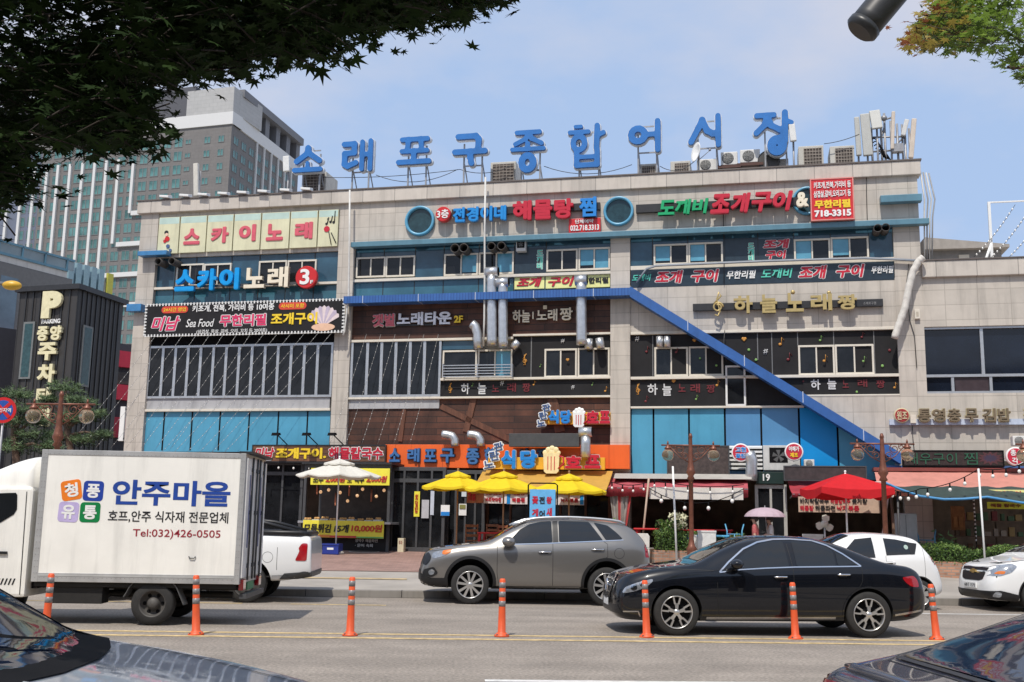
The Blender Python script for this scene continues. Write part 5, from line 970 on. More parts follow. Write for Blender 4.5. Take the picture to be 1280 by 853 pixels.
zb = fground(u0, -4.3); MB().box(u0, u1, -4.3, -4.27, zb+.25, v1).build('panel', pm('board_sky', (.13, .42, .72), .5), o); m = MB(); m.tube([(u0-.05, -4.28, zb), (u0-.05, -4.28, v1+.12), (u0+.02, -4.28, v1+.17), (u1-.02, -4.28, v1+.17), (u1+.05, -4.28, v1+.12), (u1+.05, -4.28, zb)], .022, 6); m.tube([(u0-.05, -4.28, zb+.02), (u0-.05, -3.9, zb+.02)], .022, 6); m.tube([(u1+.05, -4.28, zb+.02), (u1+.05, -3.9, zb+.02)], .022, 6); m.build('frame', BLACK, o)
for s, r, c in (('꽃', (665, 620.5, 673, 630), REDL), ('게', (665, 636, 673, 646), REDL), ('전', (674, 621, 681, 630), BLK_T), ('어', (674, 638, 681, 648), BLK_T), ('왕', (683, 621, 690, 630), REDL), ('새', (683, 635, 690, 646), REDL), ('우', (683, 650, 690, 659), REDL)): letter(o, s, r, c, .05, off=4.301, depth=.012)
# ---- parasols
def parasol(label, px, py, off, rad, col, sides=8, tiers=1, drop=.42, val=.12, tilt=0, name='parasol', group='parasols in front of the shops', scal=False, polecol=None, rot0=None):
    u, v = fp(px, py, off); zb = fground(u, -off); o = fth(name, label, 'parasol', u, zb, group, y=-off); m = MB(); r0 = math.pi/sides if rot0 is None else rot0
    def ring(r, z, sg=3):
        P = []
        for i in range(sides):
            a0, a1 = r0+2*math.pi*i/sides, r0+2*math.pi*(i+1)/sides
            for k in range(sg): t_ = k/sg; x = (1-t_)*math.cos(a0)+t_*math.cos(a1); y = (1-t_)*math.sin(a0)+t_*math.sin(a1); P.append((u+r*x, -off+r*y, z-(.05*rad*math.sin(math.pi*t_)*(r/rad))))
        return P
    rows = []; ta = .36 if tiers == 2 else 0
    for q in range(6): t_ = ta*.8+(1-ta*.8)*q/5; rows.append(ring(rad*t_, v-(.10 if tiers == 2 else 0)-drop*(t_**1.12)))
    rows.append(ring(rad*1.005, rows[-1][0][2]-val)); n = len(rows[0])
    if scal: rows[-1] = [(a, b, c+(.05 if i % 3 == 0 else -.03)) for i, (a, b, c) in enumerate(rows[-1])]
    V = [p for r_ in rows for p in r_]; k = len(V); fs = [(i*n+j, i*n+(j+1) % n, (i+1)*n+(j+1) % n, (i+1)*n+j) for i in range(6) for j in range(n)]
    m.add(V+[(a, b, c-.012) for a, b, c in V], fs+[tuple(q+k for q in reversed(f)) for f in fs], 0, False); m.build('canopy', col, o)
    if tiers == 2:
        m = MB(); rows = [ring(rad*ta*q/4+.002, v-.14*(q/4)) for q in range(5)]; rows.append(ring(rad*ta*1.02, v-.19)); V = [p for r_ in rows for p in r_]; m.add(V, [(i*n+j, i*n+(j+1) % n, (i+1)*n+(j+1) % n, (i+1)*n+j) for i in range(5) for j in range(n)]); m.build('vent_cap', col, o)
    m = MB(); m.tube([(u, -off, zb+.05), (u, -off, v+.04)], .024, 8); m.ball((u, -off, v+.05), .035, 8, 6); m.build('pole', polecol or pm('pole_wood', (.32, .18, .09), .5), o)
    m = MB()
    for i in range(sides): a = r0+2*math.pi*i/sides; m.tube([(u, -off, v-.12), (u+rad*.97*math.cos(a), -off+rad*.97*math.sin(a), v-drop-.04-(.1 if tiers == 2 else 0))], .009, 4)
    m.build('rib', ALU, o); m = MB(); m.lathe([(.26, 0), (.26, .06), (.2, .1), (.05, .12), (.05, .3)], (u, -off, zb), 'z', 16); m.build('base', CONC, o); return o
PW_ = pm('parasol_white', (.75, .73, .66), .8, var=.04, trans=.25); PY_ = pm('parasol_yellow', (.86, .66, .015), .75, var=.05, trans=.3); PR_ = pm('parasol_red', (.70, .012, .02), .7, var=.06, trans=.3)
parasol('white double-roof parasol in front of the frying stall', 424.5, 573.5, 3.0, 1.27, PW_, 8, 2, .40, .03, polecol=WHITE)
parasol('yellow parasol, leftmost of three by the pub entrance', 572.6, 589, 2.9, 1.05, PY_, 8, 2, .36, .06)
parasol('yellow parasol between the other two, behind the car roof front', 630, 589, 3.4, 1.12, PY_, 8, 2, .40, .06)
parasol('yellow parasol, rightmost of three beside the red awning', 711.5, 592, 3.1, 1.10, PY_, 8, 2, .38, .06)
parasol('square red parasol with scalloped edge in front of the noodle shop', 1056.5, 592, 3.2, 1.36, PR_, 4, 1, .40, .20, scal=True, polecol=WHITE, rot0=math.pi/4+.25)
o = sign('noodle_banner', 'beige banner with dark and red rows of letters under the square red parasol', (998, 621.5, 1100, 641), 1.7, .02, pm('banner_beige', (.50, .36, .27), .7), [('바지락칼국수', (1000, 623, 1036, 630), BLK_T, .03), ('해물칼국수', (1038, 623, 1063, 630), REDL, .02), ('꽃게탕', (1065, 623, 1084, 630), BLK_T, .02), ('해물탕', (1000, 632, 1017, 639), REDL, .03), ('해물파전', (1019, 632, 1044, 639), BLK_T, .02), ('낙지볶음', (1046, 632, 1074, 639), REDL, .02)], bevel=0, cat='banner')
# ---- poles and bulb strings
def post(label, a, b, off, r=.03, mat=None, offb=None):
    p, q = fp(*a, off), fp(*b, offb or off); o = fth('tent_pole', label, 'pole', q[0], q[1], 'thin poles along the shopfronts', y=-off); m = MB(); m.tube([(p[0], -off, p[1]), (q[0], -(offb or off), min(q[1], fground(q[0], -(offb or off)))-.02)], r, 8); m.build('pole', mat or WHITE, o)
    m = MB(); m.lathe([(r*1.6, 0), (r*1.6, .05), (r*1.05, .06)], (q[0], -(offb or off), fground(q[0], -(offb or off))-.02), 'z', 10); m.build('foot', DARK, o); return o
post('white pole in front of the faded red awning', (841, 583), (846, 672), 3.0, .028)
post('thin leaning pale pole left of the white cloth banner', (811, 598), (800, 672), 1.9, .03, pm('pole_bamboo', (.45, .33, .25), .6))
post('white pole with rusty lower end in front of the pink awning', (1223, 586), (1231, 690), 3.4, .026)
post('thin pale diagonal pole at the edge of the red parasol', (1111, 619), (1093, 676), 2.8, .02, pm('pole_pink', (.6, .42, .38), .6))
post('dark brown wooden pole at the right end of the red parasol', (1114, 618), (1119, 676), 2.6, .04, pm('pole_brown', (.14, .08, .05), .6)); post('dark pole with a small white box beside the grey cabinet', (1122, 614), (1123, 674), 3.0, .03, DGREY)
def bulbs(label, pts, off, drop=.2, n=8, big=.05):
    o = fth('bulb_string', label, 'light string', *fp(*pts[0], off), group='festoon bulbs in front of the awnings', y=-off); P = [Vector((fp(a, b, off)[0], -off, fp(a, b, off)[1])) for a, b in pts]; m = MB(); S = []
    for a, b in zip(P[:-1], P[1:]):
        for i in range(8): t_ = i/8; S.append(a.lerp(b, t_)-Vector((0, 0, drop*4*t_*(1-t_))))
    S.append(P[-1]); m.tube(S, .012, 5); k = len(S)-1
    for i in range(n): c = S[int((i+.5)*k/n)]; m.tube([c, c-Vector((0, 0, .12))], .022, 6)
    m.build('cable', BLACK, o); m = MB()
    for i in range(n): c = S[int((i+.5)*k/n)]; m.ball((c.x, c.y, c.z-.17), big, 10, 6, 0, (1, 1, 1.2))
    m.build('bulb', WBULB, o)
bulbs('drooping black festoon with white bulbs across the faded red awning', [(765, 603), (818, 600), (930, 606)], 1.8, .12, 9, .036); bulbs('lower festoon with two large bulbs under the white cloth banner', [(812, 611), (930, 611)], 1.75, .42, 4, .055)
bulbs('festoon rising from the tarp to the pole across the pink awning', [(1110, 609), (1150, 611), (1224, 586), (1290, 574)], 3.3, .12, 11, .045)
bulbs('row of small bulbs under the brown shop fascia', [(330, 578), (482, 580)], .6, .02, 8, .035)
o = fth('dotted_rope_light', 'vertical black rope with white dashes in the dark low wing shop', 'rope light', *fp(1218, 650, .6), y=-.6); m = MB(); m2 = MB()
for k in range(11): p = fp(1217+.3*k, 624+5*k, .6); m.tube([(p[0], -.6, p[1]), (p[0], -.6, p[1]-.06)], .025, 6)
m.build('dash', WHITE, o); a, b = fp(1216.5, 622, .55), fp(1220.5, 680, .55); m2.tube([(a[0], -.56, a[1]), (b[0], -.56, b[1])], .015, 5); m2.build('rope', BLACK, o)
# ---- furniture by the shops
def stool_table(label, px, off, w=.8, h=.72, mat=RED):
    u = fp(px, 665, off)[0]; zb = fground(u, -off); o = fth('plastic_table', label, 'table', u, zb, 'red plastic tables', y=-off); m = MB(); m.box(u-w/2, u+w/2, -off-w/2, -off+w/2, zb+h-.05, zb+h); m.build('tabletop', mat, o, bevel=.02)
    for a in (-1, 1):
        for b in (-1, 1): m = MB(); m.hexa([(u+a*w*.46-.03, -off+b*w*.46-.03, zb), (u+a*w*.46+.03, -off+b*w*.46-.03, zb), (u+a*w*.46+.03, -off+b*w*.46+.03, zb), (u+a*w*.46-.03, -off+b*w*.46+.03, zb), (u+a*w*.4-.035, -off+b*w*.4-.035, zb+h-.05), (u+a*w*.4+.035, -off+b*w*.4-.035, zb+h-.05), (u+a*w*.4+.035, -off+b*w*.4+.035, zb+h-.05), (u+a*w*.4-.035, -off+b*w*.4+.035, zb+h-.05)]); m.build('leg', mat, o)
    return o
def chair(label, px, off, mat, rz=0, group='chairs outside the shops', style='plastic'):
    u = fp(px, 665, off)[0]; zb = fground(u, -off); p = fw(u, -off, 0); o = thing('chair', label, 'chair', (p.x, p.y, zb), FA+rz, group)
    m = MB(); m.box(-.21, .21, -.2, .2, .42, .455); m.build('seat', mat, o, bevel=.015); m = MB()
    if style == 'plastic': m.prism([(-.2, .46), (.2, .46), (.21, .78), (.15, .86), (-.15, .86), (-.21, .78)], .17, .2)
    else:
        for z in (.55, .7, .84): m.box(-.2, .2, .17, .2, z, z+.08)
        m.box(-.2, -.16, .165, .205, .46, .93); m.box(.16, .2, .165, .205, .46, .93)
    m.build('backrest', mat, o, bevel=.01)
    for a in (-1, 1):
        for b in (-1, 1): MB().box(a*.18-.022, a*.18+.022, b*.17-.022, b*.17+.022, 0, .42).build('leg', mat, o)
    return o
CW = pm('chair_wood', (.30, .12, .05), .5, var=.2)
stool_table('red plastic table at the pub entrance between wooden chairs', 615, 1.6, .75); chair('brown slatted chair left of the red table', 590, 1.5, CW, .3, style='w'); chair('brown slatted chair behind the red table', 612, .9, CW, -.2, style='w'); chair('brown slatted chair right of the red table', 634, 1.3, CW, 2.6, style='w')
stool_table('red plastic table behind the grey car rear', 813, 1.6, .9, .98); stool_table('red plastic table behind the flowering shrub', 872, 1.5, 1.0, .98); stool_table('red plastic table far back in the red awning shop', 897, .4, .9, .95)
chair('white tube-backed chair at the red table behind the shrub', 873, 2.2, pm('chair_white', (.62, .6, .56), .5), 3.3); chair('white tube-backed chair near the grey car rear', 806, 2.3, MATS['chair_white'], 2.9); chair('red plastic chair under the square red parasol', 1000, 1.4, RED, .6); chair('red plastic chair by the brown wooden pole', 1112, 1.8, RED, -.4)
stool_table('pale blue covered table beyond the shrub', 892, 2.0, .9, .86, pm('cover_blue', (.06, .30, .50), .6, var=.3))
def crate(label, px, off, mat, s=(.5, .36, .32)):
    u = fp(px, 680, off)[0]; zb = fground(u, -off); o = fth('plastic_crate', label, 'crate', u, zb, y=-off); m = MB(); a, b, c = s
    for x0, x1, y0, y1 in ((-a/2, a/2, -b/2, -b/2+.02), (-a/2, a/2, b/2-.02, b/2), (-a/2, -a/2+.02, -b/2+.02, b/2-.02), (a/2-.02, a/2, -b/2+.02, b/2-.02)): m.box(u+x0, u+x1, -off+y0, -off+y1, zb, zb+c)
    m.box(u-a/2+.02, u+a/2-.02, -off-b/2+.02, -off+b/2-.02, zb+.0, zb+.03); m.box(u-a/2-.015, u+a/2+.015, -off-b/2-.015, -off-b/2-.001, zb+c-.05, zb+c); m.box(u-a/2-.012, u+a/2+.012, -off-b/2-.012, -off-b/2-.001, zb+.02, zb+.05); m.build('tub', mat, o)
    m = MB(); m.box(u-.1, u+.1, -off-b/2-.008, -off-b/2-.002, zb+.14, zb+.2); m.build('label_patch', WHITE, o); return o
crate('navy blue bottle crate at the foot of the white parasol', 416, 3.1, pm('crate_navy', (.02, .04, .25), .4)); crate('dark blue crate beside the flowering shrub', 861, 1.9, pm('crate_blue', (.02, .04, .18), .4), (.34, .34, .85))
u0, u1, v0, v1 = fr(497, 673, 504.5, 686, 1.3); o = fth('standing_sign_box', 'small cream sign box standing on the ground by the charcoal shopfront', 'sign', u0, v0, y=-1.3); zb = fground(u0, -1.3); MB().box(u0, u1, -1.3, -1.1, zb, v1).build('casing', pm('box_cream', (.62, .56, .40), .5), o, bevel=.01); letter(o, '주차', (498.5, 676, 503, 681), BROWN_T, .0, off=1.301, depth=.008)
def cart(label, px, off):
    u = fp(px, 660, off)[0]; zb = fground(u, -off); o = fth('hand_cart', label, 'hand cart', u, zb, 'blue hand carts', y=-off); m = MB()
    for s_ in (-.2, .2): m.tube([(u+s_, -off, zb+.12), (u+s_*1.05, -off+.05, zb+1.0), (u+s_*1.3, -off+.16, zb+1.18)], .02, 6)
    for z in (.3, .6, .9): m.tube([(u-.2, -off+.01+z*.03, zb+z), (u+.2, -off+.01+z*.03, zb+z)], .016, 6)
    m.tube([(u, -off+.01, zb+.3), (u, -off+.04, zb+.9)], .016, 6); m.build('frame', pm('cart_blue', (.10, .33, .52), .45), o); m = MB(); m.box(u-.22, u+.22, -off-.3, -off+.02, zb+.06, zb+.08); m.build('toe_plate', MATS['cart_blue'], o)
    for s_ in (-.24, .24): m = MB(); m.lathe([(.11, -.03), (.12, 0), (.11, .03)], (u+s_, -off+.1, zb+.12), 'x', 14); m.build('wheel', BLACK, o)
cart('blue hand cart behind the black car bonnet', 918, 2.0); cart('blue hand cart in front of the grey cabinet shop', 1158, 2.0)
u0, u1, v0, v1 = fr(1119, 642, 1147, 690, 2.2); zb = fground(u0, -2.2); o = fth('grey_cabinet', 'pale grey metal cabinet in front of the dark low wing shop', 'cabinet', u0, zb, y=-2.2); MB().box(u0, u1, -2.2, -1.6, zb, v1).build('casing', pm('cabinet_grey', (.36, .38, .40), .5, streak=.15), o, bevel=.015); m = MB(); m.box((u0+u1)/2-.005, (u0+u1)/2+.005, -2.205, -2.2, zb+.1, v1-.05); m.box((u0+u1)/2+.04, (u0+u1)/2+.06, -2.23, -2.2, zb+.6, zb+.75); m.build('door_seam', DARK, o)
u0, u1, v0, v1 = fr(1189, 633, 1206, 663, .3); o = fth('wooden_shutter', 'orange-brown wooden double door deep in the low wing shop', 'door', u0, v0, y=-.3); m = MB(); m.box(u0, u1, -.3, -.24, v0, v1); m.build('frame', pm('door_wood', (.26, .12, .04), .55, var=.25), o); m = MB(); m.box(u0+.06, (u0+u1)/2-.02, -.32, -.3, v0+.08, v1-.3); m.box((u0+u1)/2+.02, u1-.06, -.32, -.3, v0+.08, v1-.3); m.build('panel', pm('door_wood2', (.36, .18, .06), .5, var=.25), o)
o = fth('vinyl_curtain', 'gathered grey and red tent curtain left of the faded red awning shop', 'curtain', *fp(772, 640, 1.5), y=-1.5); m = MB(); uc = fp(762, 640, 1.5)[0]; zb = fground(uc, -1.5); V = []
n = 16; vt_ = fp(772, 617, 1.5)[1]
for i in range(n+1): x = uc+.66*i/n; V += [(x, -1.5+.06*math.sin(i*1.9), zb+.02), (x*.6+(uc+.3)*.4, -1.5+.05*math.sin(i*1.9), zb+1.0), (x, -1.5+.03*math.sin(i*1.9), vt_)]
k = len(V); fs = [(3*i+j, 3*i+3+j, 3*i+4+j, 3*i+1+j) for i in range(n) for j in range(2)]
m.add(V+[(a, b+.02, c) for a, b, c in V], fs+[tuple(q+k for q in reversed(f)) for f in fs]); m.m = [1 if ((f[0] % k)//3) % 8 > 5 else 0 for f in m.f]; m.build('sheet', [pm('vinyl_grey', (.34, .31, .28), .4, var=.2), pm('vinyl_red', (.48, .06, .06), .6)], o)
# pedestal fan
u, v = fp(1031, 655, 1.9); zb = fground(u, -1.9); o = fth('pedestal_fan', 'three-bladed pale pedestal fan under the square red parasol', 'fan', u, zb, y=-1.9); m = MB(); m.tube([(u, -1.8, zb), (u, -1.8, v)], .025, 8); m.lathe([(.22, 0), (.2, .04), (.04, .06)], (u, -1.8, zb), 'z', 16); m.build('stand', WHITEF, o); m = MB()
for k in range(3):
    a = k*2.094+1.5; c, s_ = math.cos(a), math.sin(a); pl = [(a*.68, b*.68) for a, b in [(.05, -.05), (.16, -.17), (.32, -.17), (.38, -.02), (.34, .12), (.2, .13), (.06, .06)]]
    m.prism([(u+p*c-q*s_, v+p*s_+q*c) for p, q in pl], -1.93, -1.915)
m.lathe([(.11, -.05), (.09, .07), (.04, .1)], (u, -1.88, v), 'y', 16); m.build('blade', pm('fan_blade_cream', (.62, .60, .52), .4), o)
for lb, px, off, s_ in (('white foam fish box at the red table behind the shrub', 884, 2.4, (.5, .36, 1.0)), ('white foam fish box under the square red parasol', 1016, 1.6, (.55, .4, .95)), ('stacked white foam box beside the blue cart in the low wing shop', 1174, 1.7, (.5, .4, .8))): crate(lb, px, off, pm('foam_white', (.62, .62, .60), .8, var=.1), s_)
for lb, px, off in (('leafy pot plant beside the blue cart in front of the low wing', 1180, 2.3), ('leafy pot plant by the dark pub front', 752, 2.4)):
    u = fp(px, 665, off)[0]; zb = fground(u, -off); o = fth('pot_plant', lb, 'plant', u, zb, 'pot plants by the shops', y=-off); m = MB(); m.lathe([(.13, 0), (.18, .32), (.16, .32), (.14, .28)], (u, -off, zb), 'z', 14); m.build('pot', pm('terracotta', (.30, .12, .06), .8), o); m = MB()
    for _ in range(170): d = Vector((random.gauss(0, .17), random.gauss(0, .17), abs(random.gauss(.3, .22)))); c = Vector((u, -off, zb+.32))+d; e = Vector((random.gauss(0, 1), random.gauss(0, 1), random.gauss(.4, .6))).normalized()*.09; g = e.orthogonal().normalized()*.035; m.add([c-e, c+g, c+e, c-g], [(0, 1, 2, 3)], random.randrange(2))
    m.build('foliage', [pm('pot_leaf', (.05, .12, .03), .6), pm('pot_leaf_light', (.10, .19, .05), .6)], o)
u0, u1 = fp(1196, 660, -.6)[0], fp(1300, 660, -.6)[0]; zb = fground(u0, .6); o = fth('goods_shelf', 'dark shelf of jars and packets deep in the low wing shop', 'shelf', u0, zb, y=.6); m = MB()
for z in (.45, .9, 1.35): m.box(u0, u1, .6, 1.0, zb+z, zb+z+.03)
for x in (u0, (u0+u1)/2, u1): m.box(x, x+.04, 1.0, 1.04, zb, zb+1.7)
m.build('rack', pm('shelf_brown', (.12, .08, .05), .7), o)
for z in (.48, .93, 1.38):
    x = u0+.08
    while x < u1-.2: w = random.uniform(.08, .2); MB().box(x, x+w, .62, .8, zb+z, zb+z+random.uniform(.12, .3)).build('packet', random.choice([pm('packet_maroon', (.16, .03, .03), .5), pm('packet_ochre', (.25, .17, .06), .5), pm('packet_beige', (.28, .24, .19), .5), pm('jar_brown', (.12, .06, .03), .3), pm('packet_green', (.05, .11, .05), .5)]), o, bevel=.01); x += w+random.uniform(.02, .12)
# ---- planters with hedges
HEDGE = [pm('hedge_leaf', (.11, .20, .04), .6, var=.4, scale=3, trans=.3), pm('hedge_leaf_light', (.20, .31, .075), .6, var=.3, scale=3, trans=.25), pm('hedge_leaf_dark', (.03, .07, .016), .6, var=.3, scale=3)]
PBR = tilem('planter_brick', (.40, .21, .135), (.27, .22, .18), .2, .075, .012, .5, .85, .25, .3)
def leafcloud(mb, n, sample, size, mats=3, up=.3):
    for _ in range(n):
        c, k = sample(); s_ = size*random.uniform(.6, 1.3); d = Vector((random.gauss(0, 1), random.gauss(0, 1), random.gauss(up, .8))).normalized(); e = d.orthogonal().normalized(); e = (Matrix.Rotation(random.uniform(0, 6.28), 3, d) @ e); g = d.cross(e)
        mb.add([c-e*s_, c+g*s_*.42, c+e*s_, c-g*s_*.42], [(0, 1, 2, 3)], k)
def planter(label, hl, pa, pb, yt=.5, hh_=.42, dep=.9):
    a, b = sw(*pa), sw(*pb); d = (b-a); d.z = 0; ln = d.length; ang = math.atan2(d.y, d.x); z0_ = min(a.z, b.z)
    o = thing('brick_planter', label, 'planter', (a.x, a.y, z0_), ang); m = MB(); m.box(0, ln, 0, .12, -.3, yt); m.box(0, ln, dep-.12, dep, -.3, yt); m.box(0, .12, .12, dep-.12, -.3, yt); m.box(ln-.12, ln, .12, dep-.12, -.3, yt); m.build('wall', PBR, o, bevel=.01)
    m = MB(); m.box(.12, ln-.12, .12, dep-.12, .0, yt-.06); m.build('soil', pm('soil', (.09, .06, .04), .9), o)
    h = thing('hedge', hl, 'hedge', (a.x, a.y, z0_+yt-.06), ang, 'clipped hedges in the planters'); m = MB(); core = MB(); core.box(.16, ln-.16, .18, dep-.18, 0, hh_*.75); core.build('branches', pm('hedge_core', (.02, .035, .012), .9), h)
    def smp():
        f = random.random(); x = random.uniform(.05, ln-.05); bumpy = .07*math.sin(x*2.3)+.05*math.sin(x*5.1+1)
        if f < .45: p = (x, random.uniform(-.03, .14), random.uniform(.0, hh_+bumpy))
        elif f < .85: p = (x, random.uniform(0, dep), hh_+bumpy+random.uniform(-.1, .06))
        else: p = (x, random.uniform(dep-.15, dep+.03), random.uniform(0, hh_))
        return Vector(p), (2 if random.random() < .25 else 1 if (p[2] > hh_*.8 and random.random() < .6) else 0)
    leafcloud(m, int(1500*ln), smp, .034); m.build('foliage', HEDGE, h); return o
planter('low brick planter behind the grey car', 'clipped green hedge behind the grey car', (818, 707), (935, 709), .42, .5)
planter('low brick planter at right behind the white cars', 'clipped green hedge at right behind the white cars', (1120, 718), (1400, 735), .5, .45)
# flowering shrub
p = fw(fp(838, 665, 2.2)[0], -2.2, 0); z_ = zg(p.x, p.y)+.3; o = thing('flowering_shrub', 'bushy dark green shrub with pale cream flowers above the hedge', 'shrub', (p.x, p.y, z_), 0); m = MB()
for k in range(9): a = k*.7; m.tube([(0, 0, -.3), (.1*math.cos(a), .1*math.sin(a), .35), (.38*math.cos(a), .3*math.sin(a), .8+.25*math.sin(k*2.2))], [.02, .015, .006], 5)
m.build('stem', pm('stem_brown', (.12, .09, .05), .8), o); m = MB()
def smp():
    a, r, z = random.uniform(0, 6.28), random.random()**.5*.46, random.uniform(.1, .95); r *= 1-.35*abs(z-.55); return Vector((r*math.cos(a), r*math.sin(a), z)), (0 if random.random() < .6 else 2)
leafcloud(m, 800, smp, .06); m.build('foliage', HEDGE, o); m = MB()
def smp(): a, r = random.uniform(0, 6.28), random.random()**.5*.26; return Vector((.2+r*math.cos(a), -.1+r*math.sin(a), random.uniform(.7, 1.15))), 0
leafcloud(m, 240, smp, .05); m.build('flower', pm('flower_cream', (.62, .60, .40), .7, var=.2), o)
# ---- street lamps
def lamp(label, px, ytop, yarm, Yd, group='copper twin-globe street lamps'):
    t_ = at_y(px, ytop, Yd); a_ = at_y(px, yarm, Yd); zb = zg(t_.x, Yd); H = t_.z-zb; A = a_.z-zb; o = thing('street_lamp', label, 'street lamp', (t_.x, Yd, zb), R(-8), group); m = MB()
    m.lathe([(.19, 0), (.19, .12), (.14, .2), (.12, .5), (.15, .56), (.09, .64), (.065, .8), (.06, A-.95), (.11, A-.92), (.07, A-.84), (.13, A-.74), (.10, A-.66), (.09, A-.6), (.07, A-.5), (.05, A+.1), (.045, H-.12), (.06, H-.1), (.03, H)], (0, 0, 0), 'z', 18); m.build('pole', COPPER, o)
    m = MB(); m.tube([(-.80, 0, A), (.80, 0, A)], .022, 8)
    for s_ in (-1, 1):
        for c, r, n_, a0 in (((.30, -.12), .13, 14, 1.4), ((.16, -.3), .10, 14, .2), ((.47, -.07), .07, 12, 2.5)): m.tube([(s_*(c[0]+r*(1-.035*i)*math.cos(a0+i*.42)), 0, A+c[1]+r*(1-.035*i)*math.sin(a0+i*.42)) for i in range(n_+6)], .012, 5)
        m.tube([(s_*.06, 0, A-.46), (s_*.3, 0, A-.32), (s_*.58, 0, A-.02)], .013, 5); m.lathe([(.02, .0), (.028, .04), (.01, .1)], (s_*.62, 0, A+.02), 'z', 8)
    m.build('scroll_arm', COPPER, o)
    for s_ in (-1, 1):
        m = MB(); m.lathe([(.03, A+.02), (.05, A-.03), (.09, A-.07), (.1, A-.10), (.06, A-.12)], (s_*.62, 0, 0), 'z', 14); f = m.build('lamp_cap', COPPER, o)
        m = MB(); m.ball((s_*.62, 0, A-.27), .165, 20, 14); g = m.build('globe', GLOBE, f)
    return o
GLOBE = pm('globe_smoky', (.62, .50, .36), .12, var=.1, coat=.3); _b = GLOBE.node_tree.nodes['Principled BSDF']; _b.inputs['Transmission Weight'].default_value = .85; _b.inputs['IOR'].default_value = 1.12
lamp('copper twin-globe street lamp above the box truck', 77.5, 489, 505.5, 24.6); lamp('copper twin-globe street lamp in front of the faded red awning', 863, 542, 557, 29.5); lamp('copper twin-globe street lamp beside the red parasol', 1102, 542, 555, 27); lamp('copper twin-globe street lamp at the far right edge, one globe in view', 1311, 544, 556, 25.6)
# ---- bollards
BO = pm('bollard_orange', (.72, .10, .025), .5, var=.1, scale=5, streak=.15); BT = pm('bollard_tape', (.21, .20, .20), .35, var=.3, scale=30)
def bollard(label, px, py, tilt=(0, 0), h=.80):
    p = gp(px, py); o = thing('traffic_bollard', label, 'bollard', (p.x, p.y, 0), 0, 'orange lane bollards on the centre line'); o.rotation_euler = (R(tilt[0]), R(tilt[1]), 0)
    m = MB(); m.lathe([(.108, 0.0), (.108, .02), (.075, .045), (.056, .065), (.048, h*.5), (.042, h-.02), (.03, h)], (0, 0, 0), 'z', 20); m.build('post', BO, o)
    for z in (.52, .68, .84):
        q = h*z; m = MB(); r = .0482-.006*((z-.5)*2)+.0014; m.lathe([(r-.003, q-.001), (r, q), (r-.0012, q+.075), (r-.004, q+.076)], (0, 0, 0), 'z', 20); m.build('reflective_band', BT, o)
    m = MB()
    for a in range(4): m.lathe([(.016, .02), (.016, .035), (.008, .04)], (.09*math.cos(a*1.571+.8), .09*math.sin(a*1.571+.8), 0), 'z', 8)
    m.build('bolt', DGREY, o)
for lb, px, py, tl in (('orange bollard behind the dark windscreen at far left', 56, 793, (0, 1.5)), ('orange bollard by the box truck rear wheel, tilted left', 245, 794, (0, -3.5)), ('orange bollard standing alone right of the truck', 437.5, 795, (0, 0)), ('orange bollard in front of the grey car door', 627, 796, (0, 0)), ('orange bollard at the black car front wheel', 808.5, 797, (0, -2)), ('orange bollard in front of the black car rear door', 994.5, 799, (0, -2)), ('orange bollard behind the black car tail light, leaning', 1171, 800, (0, -4))): bollard(lb, px, py, tl)
# ---- no-parking sign, yellow lamp arm at far left
p = at_y(4, 513, 25.5); o = thing('no_parking_sign', 'round blue no-parking sign with red ring and slash on a post, far left', 'road sign', (p.x, p.y, zg(0, 25.5)), 0); zc = p.z-zg(0, 25.5); m = MB(); m.lathe([(.30, 0), (.30, .02)], (0, 0, zc), 'y', 32, 0, False); m.build('plate', RED, o); m = MB(); m.lathe([(.23, .021), (.23, .024)], (0, 0, zc), 'y', 32, 0, False); m.build('blue_disc', pm('sign_blue', (.02, .08, .35), .4), o)
m = MB()
for s_ in (-1, 1): m.hexa([(-.19, -.030, zc+s_*.14), (-.13, -.030, zc+s_*.19), (-.13, -.025, zc+s_*.19), (-.19, -.025, zc+s_*.14), (.13, -.030, zc-s_*.19), (.19, -.030, zc-s_*.14), (.19, -.025, zc-s_*.14), (.13, -.025, zc-s_*.19)] if s_ > 0 else [(-.19, -.0315, zc-.14), (-.13, -.0315, zc-.19), (-.13, -.027, zc-.19), (-.19, -.027, zc-.14), (.13, -.0315, zc+.19), (.19, -.0315, zc+.14), (.19, -.027, zc+.14), (.13, -.027, zc+.19)])
m.build('slash', RED, o); mb = MB(); put_text(mb, '견인지역', (-.19, .19, zc-.05, zc+.05), -.033, .004, 0, .02); mb.build('lettering', WHITE, o); m = MB(); m.tube([(0, .04, 0), (0, .04, zc+.3)], .03, 8); m.build('post', STEEL, o)
p = at_y(15, 357, 18); o = thing('yellow_lamp_head', 'small yellow lamp head on an arm at the far left edge', 'lamp', p, 0); m = MB(); m.ball((0, 0, 0), .1, 14, 10, 0, (1.6, 1, .8)); m.build('lamp_head', pm('lamp_yellow', (.62, .36, .03), .4), o); m = MB(); m.tube([(-.1, 0, .02), (-1.6, 0, .12), (-4, 0, .2), (-4.2, 0, -.5), (-4.2, 0, -p.z)], .035, 8); m.build('arm', STEEL, o)
